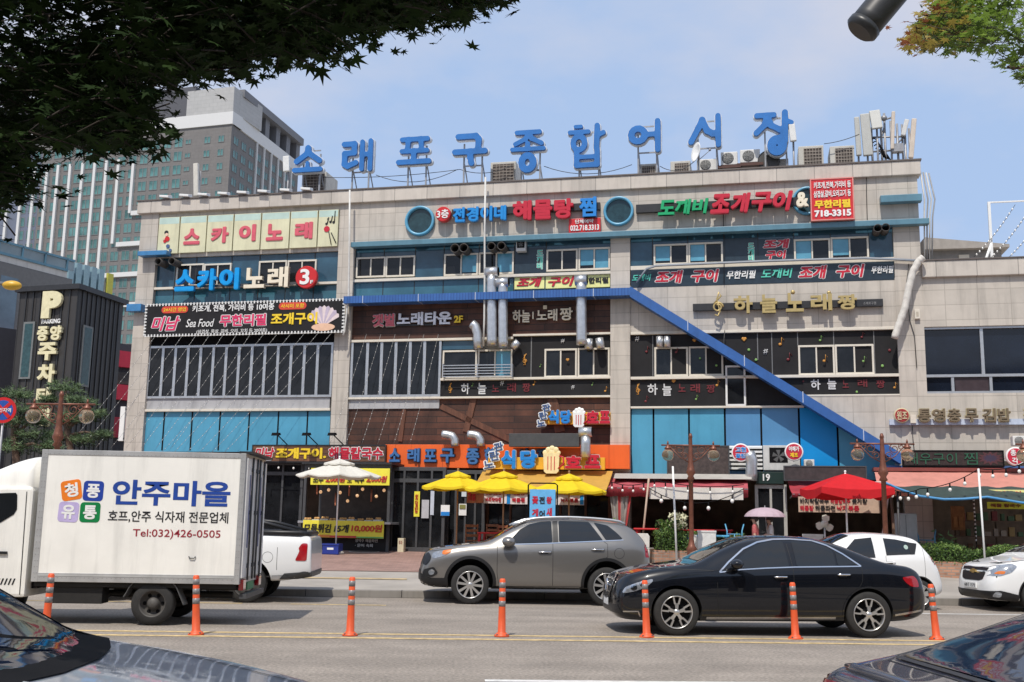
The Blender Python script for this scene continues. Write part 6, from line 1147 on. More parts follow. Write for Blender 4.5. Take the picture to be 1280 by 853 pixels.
# ---- dark pole end at the top right (street pole arm)
a, b = at_y(1077, 37, 8.5), at_y(1218, -132, 8.3); d = (b-a).normalized(); o = thing('street_pole', 'thick dark steel pole arm ending in a capped tube, reaching in at the top right', 'pole', (b+d*3.6).to_tuple()[:2]+(0,), 0); oo = Vector(o.location); m = MB(); e = b+d*3.6; m.tube([a-oo, (a+d*.12)-oo, e-oo], [.135, .138, .145], 24); m.build('arm', pm('pole_charcoal', (.055, .055, .055), .42, metal=.3, var=.2, scale=4), o); m = MB(); m.tube([a-d*.03-oo, a-oo, a+d*.05-oo], [.115, .146, .146], 24); m.build('end_cap', pm('pole_cap', (.035, .035, .035), .4), o); m = MB(); m.tube([(0, 0, 0), (0, 0, e.z+.3)], .16, 16); m.build('post', MATS['pole_charcoal'], o)
# ---- two pedestrians under a pale umbrella
def skin_mesh(verts, edges, sub=2):
    me = bpy.data.meshes.new('s'); me.from_pydata([v[:3] for v in verts], edges, []); ob = bpy.data.objects.new('s', me); COL.objects.link(ob); ob.modifiers.new('k', 'SKIN'); sm = ob.modifiers.new('u', 'SUBSURF'); sm.levels = sub; sm.render_levels = sub
    for i, v in enumerate(verts): r = v[3]; me.skin_vertices[0].data[i].radius = r if isinstance(r, tuple) else (r, r); me.skin_vertices[0].data[i].use_root = (i == 0)
    out_ = bpy.data.meshes.new_from_object(ob.evaluated_get(bpy.context.evaluated_depsgraph_get())); bpy.data.objects.remove(ob)
    for q in out_.polygons: q.use_smooth = True
    return out_
def person(label, px, off, H, top, bottom, hair, rz, armup=False, vest=None):
    u = fp(px, 660, off)[0]; p = fw(u, -off, 0); o = thing('person', label, 'person', (p.x, p.y, zg(p.x, p.y)), rz, 'pedestrians walking past the shops'); s_ = H/1.65
    hand_r = (-.24, .22, 1.12) if armup else (-.26, .02, .80)
    el_r = (-.27, .02, 1.05) if armup else (-.27, -.03, 1.06)
    V = [(0, 0, .92, (.15, .10)), (0, -.01, 1.1, (.125, .09)), (0, -.01, 1.28, (.16, .10)), (0, 0, 1.38, (.10, .07)), (0, .01, 1.44, .05), (0, .03, 1.54, (.075, .09)), (0, .03, 1.62, (.06, .07)),
         (-.18, 0, 1.36, .052), (*el_r, .042), (*hand_r, .032), (.18, 0, 1.36, .052), (.26, -.03, 1.07, .042), (.26, .05, .83, .032),
         (-.09, 0, .86, .085), (-.09, .06, .48, .058), (-.09, -.04, .09, .042), (-.09, .1, .04, .035), (.09, 0, .86, .085), (.09, -.02, .48, .058), (.09, -.16, .10, .042), (.09, -.02, .04, .035)]
    E_ = [(0, 1), (1, 2), (2, 3), (3, 4), (4, 5), (5, 6), (2, 7), (7, 8), (8, 9), (2, 10), (10, 11), (11, 12), (0, 13), (13, 14), (14, 15), (15, 16), (0, 17), (17, 18), (18, 19), (19, 20)]
    sc_ = lambda L_, k=1.0: [(a*s_, b*s_, c*s_, tuple(q*k*s_ for q in r) if isinstance(r, tuple) else r*k*s_) for a, b, c, r in L_]
    SK = pm('skin', (.46, .28, .20), .55, var=.05)
    def ob(me, nm, mt, par): me.materials.append(mt); x = bpy.data.objects.new(nm, me); COL.objects.link(x); x.parent = par; return x
    body = ob(skin_mesh(sc_(V), E_), 'body', SK, o)
    T_ = [V[i] for i in (0, 1, 2, 7, 8, 10, 11)]; T_[4] = (T_[4][0]*.95, T_[4][1], T_[4][2]+.04, .05); T_[6] = (T_[6][0]*.95, T_[6][1], T_[6][2]+.04, .05); ob(skin_mesh(sc_(T_, 1.22), [(0, 1), (1, 2), (2, 3), (3, 4), (2, 5), (5, 6)]), 'shirt', top, o)
    B_ = [V[i] for i in (0, 13, 14, 15, 17, 18, 19)]; ob(skin_mesh(sc_(B_, 1.2), [(0, 1), (1, 2), (2, 3), (0, 4), (4, 5), (5, 6)]), 'trousers', bottom, o)
    m = MB(); m.ball((0, -.005*s_, 1.585*s_), .105*s_, 16, 12, 0, (.95, 1.05, 1.1)); m.v = [v for v in m.v]; keep = [f for f in m.f if sum(m.v[i][2] for i in f)/len(f) > 1.57*s_ or sum(m.v[i][1] for i in f)/len(f) < -.01]; m.f = keep; m.m = [0]*len(keep); m.sm = [True]*len(keep); m.build('hair', hair, o)
    m = MB(); m.ball((0, .125*s_, 1.54*s_), .016*s_, 8, 6)
    m.build('nose', SK, o); m = MB()
    for x in (-.03, .03): m.ball((x*s_, .112*s_, 1.57*s_), .009*s_, 6, 4)
    m.build('eye', BLACK, o)
    for sg, q in ((-1, hand_r), (1, (.26, .05, .83))):
        m = MB(); h = Vector(q)*s_; m.ball(tuple(h+Vector((0, 0, -.05))), .038, 8, 6, 0, (.6, 1, 1.2))
        for k in range(4): m.tube([h+Vector((0, -.03+.02*k, -.08)), h+Vector((.012*-sg, -.03+.022*k, -.12)), h+Vector((.03*-sg, -.028+.021*k, -.145+.004*k))], [.010, .009, .007], 6)
        m.tube([h+Vector((0, .035, -.04)), h+Vector((-.01*sg, .055, -.075)), h+Vector((-.02*sg, .06, -.1))], [.011, .010, .008], 6); m.build('hand', SK, o)
    return o
o = person('person in a coral red blouse walking under a pale pink umbrella', 944, 3.2, 1.46, pm('blouse_coral', (.42, .10, .10), .8, var=.35, scale=22), pm('trousers_dark', (.05, .05, .07), .8), pm('hair_dark', (.02, .014, .012), .5), FA+R(80))
o2 = person('person in a white shirt with a dark strap, right of the coral blouse', 962.5, 2.9, 1.44, pm('shirt_white', (.62, .60, .58), .8, var=.2, scale=16), MATS['trousers_dark'], MATS['hair_dark'], FA+R(100), True)
u, v = fp(956, 634.5, 3.0); o = fth('hand_umbrella', 'pale pink umbrella held over the two pedestrians', 'umbrella', u, v-.9, y=-3.0); m = MB(); PUM = pm('umbrella_pink', (.62, .48, .54), .7, var=.05, trans=.3); rows = []
for q in range(7): t_ = q/6; rows.append([(u+.56*math.sin(t_*1.35)/math.sin(1.35)*math.cos(a)*(1.0 if i % 2 == 0 or q < 5 else .97), -3.0+.56*math.sin(t_*1.35)/math.sin(1.35)*math.sin(a), v-.25*(1-math.cos(t_*1.35))/(1-math.cos(1.35))) for i, a in enumerate([k*math.pi/8 for k in range(16)])])
V = [p for r_ in rows for p in r_]; k = len(V); fs = [(i*16+j, i*16+(j+1) % 16, (i+1)*16+(j+1) % 16, (i+1)*16+j) for i in range(6) for j in range(16)]; m.add(V+[(a, b, c-.008) for a, b, c in V], fs+[tuple(q+k for q in reversed(f)) for f in fs]); m.build('canopy', PUM, o); m = MB(); m.tube([(u, -3.0, v+.05), (u+.03, -3.0, v-.55), (u+.06, -2.95, v-.98)], .009, 6); m.build('shaft', ALU, o)
# ================================================================ VEHICLES
def pchip(P):
    x = np.array([p[0] for p in P], float); y = np.array([p[1] for p in P], float); h = np.diff(x); d = np.diff(y)/h; m = np.zeros(len(x)); m[0], m[-1] = d[0], d[-1]
    for i in range(1, len(x)-1):
        if d[i-1]*d[i] > 0: w1, w2 = 2*h[i]+h[i-1], h[i]+2*h[i-1]; m[i] = (w1+w2)/(w1/d[i-1]+w2/d[i])
    def f(t):
        t = min(max(t, x[0]), x[-1]); i = min(int(np.searchsorted(x, t, 'right'))-1, len(x)-2); s = (t-x[i])/h[i]
        return float(y[i]*(1+2*s)*(1-s)**2+m[i]*h[i]*s*(1-s)**2+y[i+1]*s*s*(3-2*s)+m[i+1]*h[i]*s*s*(s-1))
    return f
def paint(name, col, metal=.0, rough=.3, coat=1.0): return pm(name, col, rough, metal=metal, var=.03, scale=1.2, coat=coat, spec=.12)
CG = pm('car_glass', (.010, .012, .014), .03, var=.1, scale=2, spec=.75); CBLK = pm('car_trim_black', (.012, .012, .013), .45, var=.1); CHROME = pm('chrome', (.75, .75, .76), .12, metal=1, var=.03); TYRE = pm('tyre', (.022, .021, .020), .8, var=.25, scale=14); WELL = pm('wheel_well', (.006, .006, .006), .9)
ALLOY = pm('alloy', (.62, .61, .59), .28, metal=.8, var=.05); ALLOYD = pm('alloy_dark', (.26, .26, .27), .3, metal=.8, var=.1); STEELW = pm('steel_wheel', (.07, .065, .06), .6, var=.25); LENS = pm('headlamp_lens', (.34, .36, .39), .06, metal=.5, var=.3, scale=14, coat=1); TAIL = pm('tail_lens', (.36, .008, .014), .1, var=.15, scale=9, coat=1); SEAM = pm('seam', (.004, .004, .004), .6); AMBER = pm('amber_lens', (.62, .16, .02), .15)
class Car:
    def __init__(s, name, label, cat, L, W, top, belt, sill, plan, arches, pmat, loc, rz=0.0, tumble=.30, group=None, flat=None, roofin=.06):
        s.root = thing(name, label, cat, loc, rz, group); s.L, s.W = L, W
        s.T, s.B, s.S, s.P = pchip(top), pchip(belt), pchip(sill), pchip(plan)
        st = sorted(set([round(p[0], 3) for p in top]+[round(L*i/26, 3) for i in range(1, 26)]))
        st = [a for i, a in enumerate(st) if i == 0 or a-st[i-1] > .03 or i == len(st)-1]; rows = []
        for x in st:
            zt, zs, w = s.T(x), s.S(x), s.P(x)*W/2; zb = min(s.B(x), zt-.035); g = zt-zb; ws = w*.955; yr = ws-min(.5*g, .04+tumble*g)-roofin*min(1, g/.2)
            h = [(0, zs), (.55*w, zs), (.86*w, zs+.005), (.955*w, zs+.05), (.99*w, zs+.32*(zb-zs)), (1.0*w, zs+.62*(zb-zs)), (.99*w, zs+.86*(zb-zs)), (ws, zb), (ws-(ws-yr)*.5, zb+.52*g), (yr, zb+.88*g), (yr*.84, zt-.035*min(1, g*3)), (.45*yr, zt-.006), (0, zt)]
            rows.append([(x, -a, b) for a, b in h]+[(x, a, b) for a, b in reversed(h[1:-1])])
        n = len(rows[0]); m = MB(); V = [p for r in rows for p in r]; fs = [(i*n+j, i*n+(j+1) % n, (i+1)*n+(j+1) % n, (i+1)*n+j) for i in range(len(rows)-1) for j in range(n)]
        k = len(V); V += [(rows[0][0][0]-.012, 0, (rows[0][0][2]+rows[0][12][2])/2), (rows[-1][0][0]+.012, 0, (rows[-1][0][2]+rows[-1][12][2])/2)]
        fs += [(k, (j+1) % n, j) for j in range(n)]+[(k+1, (len(rows)-1)*n+j, (len(rows)-1)*n+(j+1) % n) for j in range(n)]
        ob = m.add(V, fs, 0, True).build('body', [pmat, WELL], None, sub=2)
        bm = bmesh.new(); bm.from_mesh(bpy.data.meshes.new_from_object(ob.evaluated_get(bpy.context.evaluated_depsgraph_get()))); s.bvh = BVHTree.FromBMesh(bm); bm.free()
        if arches:
            c = MB()
            for ax, az, r in arches:
                for sg in (-1, 1): c.lathe([(r, -W*.75), (r, -W/2+.34)] if sg < 0 else [(r, W/2-.34), (r, W*.75)], (ax, 0, az), 'y', 40)
            # lathe along y runs with -h: mirrored pair covers both sides
            cu = c.build('cutter', WELL, None); bo = ob.modifiers.new('b', 'BOOLEAN'); bo.operation = 'DIFFERENCE'; bo.object = cu; bo.solver = 'EXACT'; bo.material_mode = 'TRANSFER'
            me = bpy.data.meshes.new_from_object(ob.evaluated_get(bpy.context.evaluated_depsgraph_get())); bpy.data.objects.remove(cu)
        else: me = bpy.data.meshes.new_from_object(ob.evaluated_get(bpy.context.evaluated_depsgraph_get()))
        bpy.data.objects.remove(ob); me.name = 'body'
        for p in me.polygons: p.use_smooth = True
        me.set_sharp_from_angle(angle=R(40)); s.body = bpy.data.objects.new('body', me); COL.objects.link(s.body); s.body.parent = s.root; s.arches = arches
    def hit(s, d, a, b):
        o, v = {'side': ((a, -4, b), (0, 1, 0)), 'far': ((a, 4, b), (0, -1, 0)), 'top': ((a, b, 5), (0, 0, -1)), 'front': ((-4, a, b), (1, 0, 0)), 'rear': ((s.L+4, a, b), (-1, 0, 0))}[d]
        p, nn, i, t = s.bvh.ray_cast(Vector(o), Vector(v))
        if p is None:
            q = {'side': (a, -s.W/2, b), 'far': (a, s.W/2, b), 'top': (a, b, 1), 'front': (0, a, b), 'rear': (s.L, a, b)}[d]; p, nn, i, t = s.bvh.find_nearest(Vector(q))
        if nn.dot(Vector(v)) > 0: nn = -nn
        return p, nn
    def _mk(s, polys, d, mat, name, off, par, maxe=.07):
        bm = bmesh.new()
        for poly in polys: bm.faces.new([bm.verts.new((a, b, 0)) for a, b in poly])
        bmesh.ops.triangulate(bm, faces=bm.faces[:])
        for _ in range(6):
            es = [e for e in bm.edges if e.calc_length() > maxe]
            if not es: break
            bmesh.ops.subdivide_edges(bm, edges=es, cuts=1); bmesh.ops.triangulate(bm, faces=[f for f in bm.faces if len(f.verts) > 3])
        bm.verts.ensure_lookup_table(); nrm = []
        for v in bm.verts: p, nn = s.hit(d, v.co.x, v.co.y); v.co = p+nn*off; nrm.append(nn)
        me = bpy.data.meshes.new(name); bm.to_mesh(me); bm.free(); me.materials.append(mat)
        for p in me.polygons: p.use_smooth = True
        c = sum((Vector(p.normal) for p in me.polygons), Vector())
        av = sum(nrm, Vector())
        if c.dot(av) < 0: me.flip_normals()
        try: me.normals_split_custom_set_from_vertices([tuple(q) for q in nrm])
        except Exception: pass
        ob = bpy.data.objects.new(name, me); COL.objects.link(ob); ob.parent = par or s.root; return ob
    def panel(s, poly, d, mat, name, off=.005, par=None, smooth=0, both=True):
        for _ in range(smooth):
            q = []; n = len(poly)
            for i in range(n):
                p0, p1, p2 = Vector(poly[i-1]), Vector(poly[i]), Vector(poly[(i+1) % n]); a, b = p1.lerp(p0, min(.3, .035/max(.01, (p0-p1).length))), p1.lerp(p2, min(.3, .035/max(.01, (p2-p1).length))); q += [tuple(a), tuple(p1*.5+(a+b)*.25), tuple(b)]
            poly = q
        o = s._mk([poly], d, mat, name, off, par)
        if both and d == 'side': return o, s._mk([poly], 'far', mat, name, off, par if par is None or par == s.body else None)
        if both and d in ('front', 'rear') and min(p[0] for p in poly)*max(p[0] for p in poly) > 0: s._mk([[(-a, b) for a, b in poly]], d, mat, name, off, par)
        if both and d == 'top' and min(p[1] for p in poly)*max(p[1] for p in poly) > 0: s._mk([[(a, -b) for a, b in poly]], d, mat, name, off, par)
        return o
    def strip(s, path, w, d, mat, name, off=.006, par=None, both=True):
        P = [Vector(p) for p in path]; Q = []
        for a, b in zip(P[:-1], P[1:]):
            n = max(1, int((b-a).length/.06)); Q += [a.lerp(b, i/n) for i in range(n)]
        Q.append(P[-1]); polys = []
        for i in range(len(Q)-1):
            def nr(j): t = (Q[min(j+1, len(Q)-1)]-Q[max(j-1, 0)]).normalized(); return Vector((-t.y, t.x))*w/2
            a, b = nr(i), nr(i+1); polys.append([tuple(Q[i]-a), tuple(Q[i+1]-b), tuple(Q[i+1]+b), tuple(Q[i]+a)])
        for dd in ((d, 'far') if both and d == 'side' else (d,)): o = s._mk(polys, dd, mat, name, off, par, .2)
        return o
    def archlip(s, mat, name, grow=.04, a0=-12, a1=192, depth=.012):
        for ax, az, r in s.arches:
            polys = []; n = 26
            for i in range(n):
                t0, t1 = R(a0+(a1-a0)*i/n), R(a0+(a1-a0)*(i+1)/n); f = lambda t, q: (ax+q*math.cos(t), az+q*math.sin(t))
                polys.append([f(t0, r), f(t1, r), f(t1, r+grow), f(t0, r+grow)])
            for dd in ('side', 'far'): s._mk(polys, dd, mat, name, depth, None, .3)
    def wheels(s, r, w, style, inset=.02, rr=None):
        for ax, az, ra in s.arches[:]:
            for sg in (-1, 1):
                yo = sg*(s.W/2-inset); c = (ax, 0, r); m = MB(); rim = rr or r*.70; prof = [(rim, -w/2+.01), (r*.93, -w/2), (r*.985, -w/2+.02), (r, -w/2+.05), (r, w/2-.05), (r*.985, w/2-.02), (r*.93, w/2), (rim, w/2-.01)]
                m.lathe(prof, (0, 0, 0), 'y', 44, cap=False); tq = m.build('wheel', TYRE, s.root, loc=(ax, yo-sg*w/2, r)); 
                f = sg*1.0; m = MB()       # outward = sg in y ; lathe('y') maps h to -y so outward h = -sg*...
                def L_(pr, mm=0, n=36, sm=True): m.lathe([(a, -sg*b) for a, b in pr], (0, 0, 0), 'y', n, mm, sm, False)
                L_([(rim*1.01, w/2-.012), (rim*1.0, w/2+.002), (rim*.95, w/2-.004), (rim*.93, w/2-.03), (rim*.9, 0)]); L_([(.001, w/2-.075), (rim*.94, w/2-.075)], 1)
                def spoke(a, w0, w1, r0, r1, y0, y1, mm=0):
                    ca, sa = math.cos(a), math.sin(a); pt = lambda rr_, t, y: (rr_*ca-t*sa, sg*y, rr_*sa+t*ca)
                    m.hexa([pt(r0, -w0, y0-.03), pt(r1, -w1, y1-.03), pt(r1, w1, y1-.03), pt(r0, w0, y0-.03), pt(r0, -w0, y0), pt(r1, -w1, y1), pt(r1, w1, y1), pt(r0, w0, y0)], mm)
                if style == 'y5':
                    for k in range(5):
                        a = k*2*math.pi/5+.3
                        for e in (-1, 1): spoke(a+e*.13, .014, .012, rim*.12, rim*.55, w/2-.01, w/2-.015); spoke(a+e*.23, .012, .012, rim*.5, rim*.96, w/2-.012, w/2-.008)
                    L_([(.001, w/2+.0), (rim*.12, w/2-.002), (rim*.2, w/2-.02)])
                elif style == 'm10':
                    for k in range(5):
                        for e in (-1, 1): spoke(k*2*math.pi/5+.2+e*.29, .020, .026, rim*.15, rim*.95, w/2-.008, w/2-.012)
                    L_([(.001, w/2+.002), (rim*.13, w/2), (rim*.22, w/2-.02)])
                elif style == 'm6':
                    for k in range(7): spoke(k*2*math.pi/7+.2, .045, .05, rim*.15, rim*.96, w/2-.008, w/2-.012)
                    L_([(.001, w/2+.002), (rim*.16, w/2), (rim*.26, w/2-.02)])
                else:
                    L_([(.001, w/2-.055), (rim*.28, w/2-.055), (rim*.36, w/2-.02), (rim*.72, w/2-.03), (rim*.86, w/2-.06), (rim*.96, w/2-.06)], 0); L_([(.001, w/2-.02), (rim*.2, w/2-.03), (rim*.22, w/2-.06)], 1)
                    for k in range(8): a = k*math.pi/4; m.lathe([(.026, -sg*(w/2-.028)), (.026, -sg*(w/2-.025))], (rim*.58*math.cos(a), 0, rim*.58*math.sin(a)), 'y', 8, 1, False)
                mt = {'y5': [ALLOY, BLACK], 'm10': [ALLOY, BLACK], 'm6': [ALLOY, BLACK]}.get(style, [STEELW, BLACK]); m.build('rim', mt, tq)
    def mirror(s, x, z, mat, y=None, size=(.1, .12, .085), side=(-1, 1), cap=None):
        for sg in side:
            p, nn = s.hit('side' if sg < 0 else 'far', x, z); m = MB(); m.ball((x-.02, p.y+sg*.16, z+.06), 1, 14, 10, 0, size); m.tube([(x, p.y-sg*.02, z), (x-.01, p.y+sg*.1, z+.03)], .025, 6); m.build('mirror', mat, s.root)
    def handle(s, pts, mat=CHROME, w=.10):
        for x, z in pts:
            for sg, d in ((-1, 'side'), (1, 'far')):
                p, nn = s.hit(d, x, z); m = MB(); m.tube([(x-w, p.y+sg*.008, z), (x-w*.8, p.y+sg*.03, z+.002), (x+w*.8, p.y+sg*.03, z+.006), (x+w, p.y+sg*.008, z+.006)], .013, 8); m.build('handle', mat, s.root); s._mk([[(x-w*.7, z-.03), (x+w*.5, z-.03), (x+w*.6, z+.02), (x-w*.7, z+.02)]], d, SEAM if mat is None else pm('handle_recess', (.02, .02, .022), .4), 'handle_recess', .003, None)
def base(px, py, Y=None): p = gp(px, py); return p
def plate(car, d, cx, cz, w, h, text, off=.012):
    o = car.panel([(cx-w/2, cz-h/2), (cx+w/2, cz-h/2), (cx+w/2, cz+h/2), (cx-w/2, cz+h/2)], d, WHITE, 'number_plate', off, both=False)
    return o
# ---------------- black saloon
PP = 85.2
S = lambda x, y: ((740+x/2.783-760)/PP, (792-(640+y/2.783))/PP)
SP = lambda *a: [S(*p) for p in a]
Y0 = FPX/PP/1.0
def place(px_front, ppm, dy=0):
    d = FPX/ppm; q = ray(px_front, 700); t = d/q.dot(AF); p = CP+q*t; return p.x, p.y
fx, fy = place(760, PP)
BLK = paint('paint_black', (.004, .005, .008), 0, .25)
W_ = 1.86
sed = Car('black_sedan', 'glossy black saloon with star emblem grille and twin-spoke alloy wheels, driving left', 'car', 4.87, W_,
  [(.12, .60), (.14, .72), (.19, .80), (.30, .86), (.6, .94), (1.03, 1.005), (1.30, 1.04), (1.42, 1.095), (1.62, 1.21), (1.86, 1.33), (2.08, 1.415), (2.3, 1.452), (2.7, 1.468), (3.1, 1.455), (3.4, 1.41), (3.65, 1.335), (3.9, 1.225), (4.15, 1.115), (4.30, 1.075), (4.55, 1.05), (4.70, 1.00), (4.80, .88), (4.87, .60)],
  [(.12, .56), (.35, .76), (1.3, .93), (2.0, .965), (4.1, 1.02), (4.87, .92)], [(.12, .30), (.2, .22), (.5, .19), (2, .2), (4.3, .22), (4.7, .27), (4.87, .36)],
  [(.12, .62), (.14, .72), (.2, .81), (.35, .90), (.6, .955), (1.1, .99), (2.4, 1), (3.9, .985), (4.4, .94), (4.7, .86), (4.80, .80), (4.87, .68)], [(1.02, .345, .375), (3.89, .345, .375)], BLK, (fx, fy+W_/2, 0))
sed.wheels(.335, .235, 'y5')
c = sed
c.panel(SP((487, 193), (545, 140), (600, 108), (650, 97), (692, 95), (699, 184)), 'side', CG, 'side_window', smooth=1)
c.panel(SP((722, 95), (790, 98), (840, 112), (866, 126), (868, 178), (726, 183)), 'side', CG, 'side_window', smooth=1)
c.panel(SP((874, 129), (905, 146), (940, 172), (874, 177)), 'side', CG, 'side_window', smooth=1)
c.strip(SP((450, 205), (487, 170), (545, 125), (600, 101), (660, 90), (720, 88), (800, 92), (850, 108), (900, 136), (950, 172), (958, 178)), .022, 'side', CHROME, 'window_trim')
c.strip(SP((450, 206), (520, 196), (620, 189), (720, 184), (958, 178)), .016, 'side', CHROME, 'window_trim')
c.panel([(1.40, -.62), (1.40, .62), (2.12, .50), (2.12, -.50)], 'top', CG, 'windscreen', smooth=1)
c.panel([(3.42, -.50), (3.42, .50), (4.14, .60), (4.14, -.60)], 'top', CG, 'rear_window', smooth=1)
for P in (((441, 240), (441, 300), (446, 350), (452, 372)), ((702, 92), (712, 190), (712, 350)), ((868, 126), (960, 182), (957, 230), (945, 250))): c.strip(SP(*P), .008, 'side', SEAM, 'door_seam', .002)
c.strip(SP((110, 210), (250, 196), (430, 200)), .007, 'side', SEAM, 'bonnet_seam', .002)
c.strip(SP((403, 362), (860, 356)), .035, 'side', pm('sill_chrome', (.4, .4, .41), .25, metal=.8), 'sill_trim'); c.strip(SP((1075, 344), (1180, 328)), .03, 'side', MATS['sill_chrome'], 'bumper_trim')
c.handle([S(665, 219), S(891, 208)]); c.mirror(*S(508, 190), BLK, size=(.10, .11, .075)); c.archlip(BLK, 'arch_lip', .025, -5, 185, .006)
c.panel(SP((112, 280), (122, 262), (160, 246), (214, 232), (216, 240), (190, 262), (150, 276), (118, 283)), 'side', LENS, 'headlight', .006, smooth=1)
c.panel(SP((1104, 214), (1150, 208), (1166, 222), (1172, 248), (1140, 246), (1118, 232)), 'side', TAIL, 'tail_light', .006, smooth=1)
[c.panel([(S(x, y)[0]+.05*math.cos(i*.524), S(x, y)[1]+.045*math.sin(i*.524)) for i in range(12)], 'side', CHROME, 'projector', .010) for x, y in ((150, 262), (182, 250))]; c.panel([(.12, .50), (.36, .50), (.42, .64), (.36, .80), (.12, .84), (-.12, .84), (-.36, .80), (-.42, .64), (-.36, .50), (-.12, .50)], 'front', pm('grille_black', (.01, .01, .012), .4), 'grille', .008, both=False, smooth=1)
for z in (.58, .67, .76): c.strip([(-.38, z), (-.1, z+.01), (.1, z+.01), (.38, z)], .022, 'front', CHROME, 'grille_bar', .016)
c.strip([(.40*math.cos(t)*1.0, .665+.175*math.sin(t)) for t in [i*math.pi/12 for i in range(25)]], .03, 'front', CHROME, 'grille_surround', .014)
p, nn = c.hit('front', 0, .67); m = MB(); m.tube([(p.x-.03, .095*math.cos(a), .67+.095*math.sin(a)) for a in [i*math.pi/12 for i in range(25)]], .012, 6)
for a in (90, 210, 330): m.tube([(p.x-.03, 0, .67), (p.x-.03, .092*math.cos(R(a)), .67+.092*math.sin(R(a)))], [.016, .005], 6)
m.build('star_emblem', CHROME, c.root)
c.panel([(-.75, .30), (.75, .30), (.7, .42), (-.7, .42)], 'front', CBLK, 'lower_intake', .006, both=False); plate(c, 'front', 0, .44, .5, .11, '')
c.strip(SP((115, 345), (165, 343), (172, 360)), .02, 'side', MATS['sill_chrome'], 'bumper_trim')
# ---------------- grey SUV
PG = 63.6
S = lambda x, y: ((500+x/3.765-523)/PG, (757-(630+y/3.765))/PG)
fx, fy = place(523, PG); GREY = paint('paint_grey_metal', (.25, .238, .222), .7, .32)
suv = Car('grey_suv', 'dark silver grey four-wheel drive estate with roof rails, driving left', 'car', 4.66, 1.88,
  [(0, .62), (.03, .86), (.10, .98), (.22, 1.05), (.45, 1.10), (.8, 1.15), (1.2, 1.20), (1.36, 1.235), (1.5, 1.31), (1.75, 1.46), (2.0, 1.59), (2.2, 1.665), (2.5, 1.705), (3.0, 1.72), (3.5, 1.70), (3.9, 1.665), (4.15, 1.62), (4.3, 1.55), (4.42, 1.42), (4.52, 1.28), (4.60, 1.10), (4.64, .85), (4.66, .62)],
  [(0, .60), (.3, .92), (1.3, 1.09), (2, 1.13), (3.5, 1.19), (4.3, 1.22), (4.66, 1.1)], [(0, .42), (.12, .34), (.4, .30), (2, .30), (4.0, .30), (4.4, .36), (4.66, .46)],
  [(0, .62), (.03, .72), (.12, .82), (.3, .91), (.6, .965), (1.2, .99), (2.4, 1), (3.8, .99), (4.3, .95), (4.55, .88), (4.66, .76)], [(1.025, .42, .455), (3.73, .42, .455)], GREY, (fx, fy+.94, 0), tumble=.26)
c = suv; c.wheels(.375, .245, 'm10')
c.panel(SP((507, 196), (530, 165), (565, 130), (610, 104), (665, 91), (718, 86), (720, 188), (600, 192)), 'side', CG, 'side_window', smooth=1)
c.panel(SP((752, 85), (900, 87), (962, 172), (960, 176), (752, 184)), 'side', CG, 'side_window', smooth=1)
c.panel(SP((922, 89), (990, 103), (1030, 135), (1058, 163), (1050, 168), (978, 173)), 'side', CG, 'side_window', smooth=1)
c.strip(SP((490, 200), (600, 196), (720, 190), (860, 182), (1062, 170)), .018, 'side', CHROME, 'window_trim'); c.panel(SP((724, 86), (748, 85), (748, 186), (724, 188)), 'side', CBLK, 'door_pillar', .003)
c.panel([(1.42, -.68), (1.42, .68), (2.15, .56), (2.15, -.56)], 'top', CG, 'windscreen', smooth=1); c.panel([(-.55, 1.28), (.55, 1.28), (.5, 1.56), (-.5, 1.56)], 'rear', CG, 'rear_window', both=False, smooth=1)
for P in (((458, 205), (458, 330), (468, 395)), ((722, 92), (722, 388)), ((962, 175), (984, 190), (984, 250), (940, 275), (900, 320))): c.strip(SP(*P), .009, 'side', SEAM, 'door_seam', .002)
c.strip(SP((135, 238), (250, 222), (400, 212), (455, 205)), .008, 'side', SEAM, 'bonnet_seam', .002)
c.strip(SP((432, 402), (850, 397)), .04, 'side', CHROME, 'sill_trim', .014); c.panel(SP((432, 405), (850, 400), (905, 405), (905, 432), (435, 432)), 'side', CBLK, 'sill_cladding', .012)
c.panel(SP((88, 335), (150, 360), (226, 358), (232, 432), (180, 425), (100, 385)), 'side', CBLK, 'bumper_cladding', .008); c.panel(SP((1110, 290), (1200, 285), (1195, 330), (1100, 345)), 'side', CBLK, 'bumper_cladding', .008)
c.archlip(CBLK, 'arch_cladding', .06, -14, 194, .012); c.handle([S(684, 233), S(937, 217)], w=.13); c.mirror(*S(515, 200), GREY, size=(.14, .14, .10))
c.panel(SP((148, 268), (155, 243), (200, 231), (245, 226), (238, 240), (205, 258), (165, 270)), 'side', LENS, 'headlight', .006, smooth=1); c.panel(SP((197, 250), (200, 233), (245, 226), (238, 240), (215, 252)), 'side', AMBER, 'indicator', .009, smooth=1); c.panel(SP((1166, 188), (1195, 195), (1198, 248), (1168, 252)), 'side', TAIL, 'tail_light', .006, smooth=1)
c.panel(SP((134, 330), (150, 318), (166, 328), (160, 344), (140, 346)), 'side', LENS, 'fog_light', .014, smooth=1)
c.panel(SP((104, 296), (114, 258), (132, 240), (147, 262), (140, 285), (122, 304)), 'side', MATS['grille_black'], 'grille_side', .007, smooth=1); c.panel(SP((112, 322), (160, 308), (182, 338), (152, 358), (108, 346)), 'side', CBLK, 'fog_recess', .010, smooth=1); c.panel([(-.5, .72), (.5, .72), (.56, .82), (.5, .94), (-.5, .94), (-.56, .82)], 'front', MATS['grille_black'], 'grille', .008, both=False); c.panel([(-.7, .45), (.7, .45), (.62, .66), (-.62, .66)], 'front', CBLK, 'lower_intake', .006, both=False)
m = MB(); n = 24; u_, z_ = S(1040, 233)
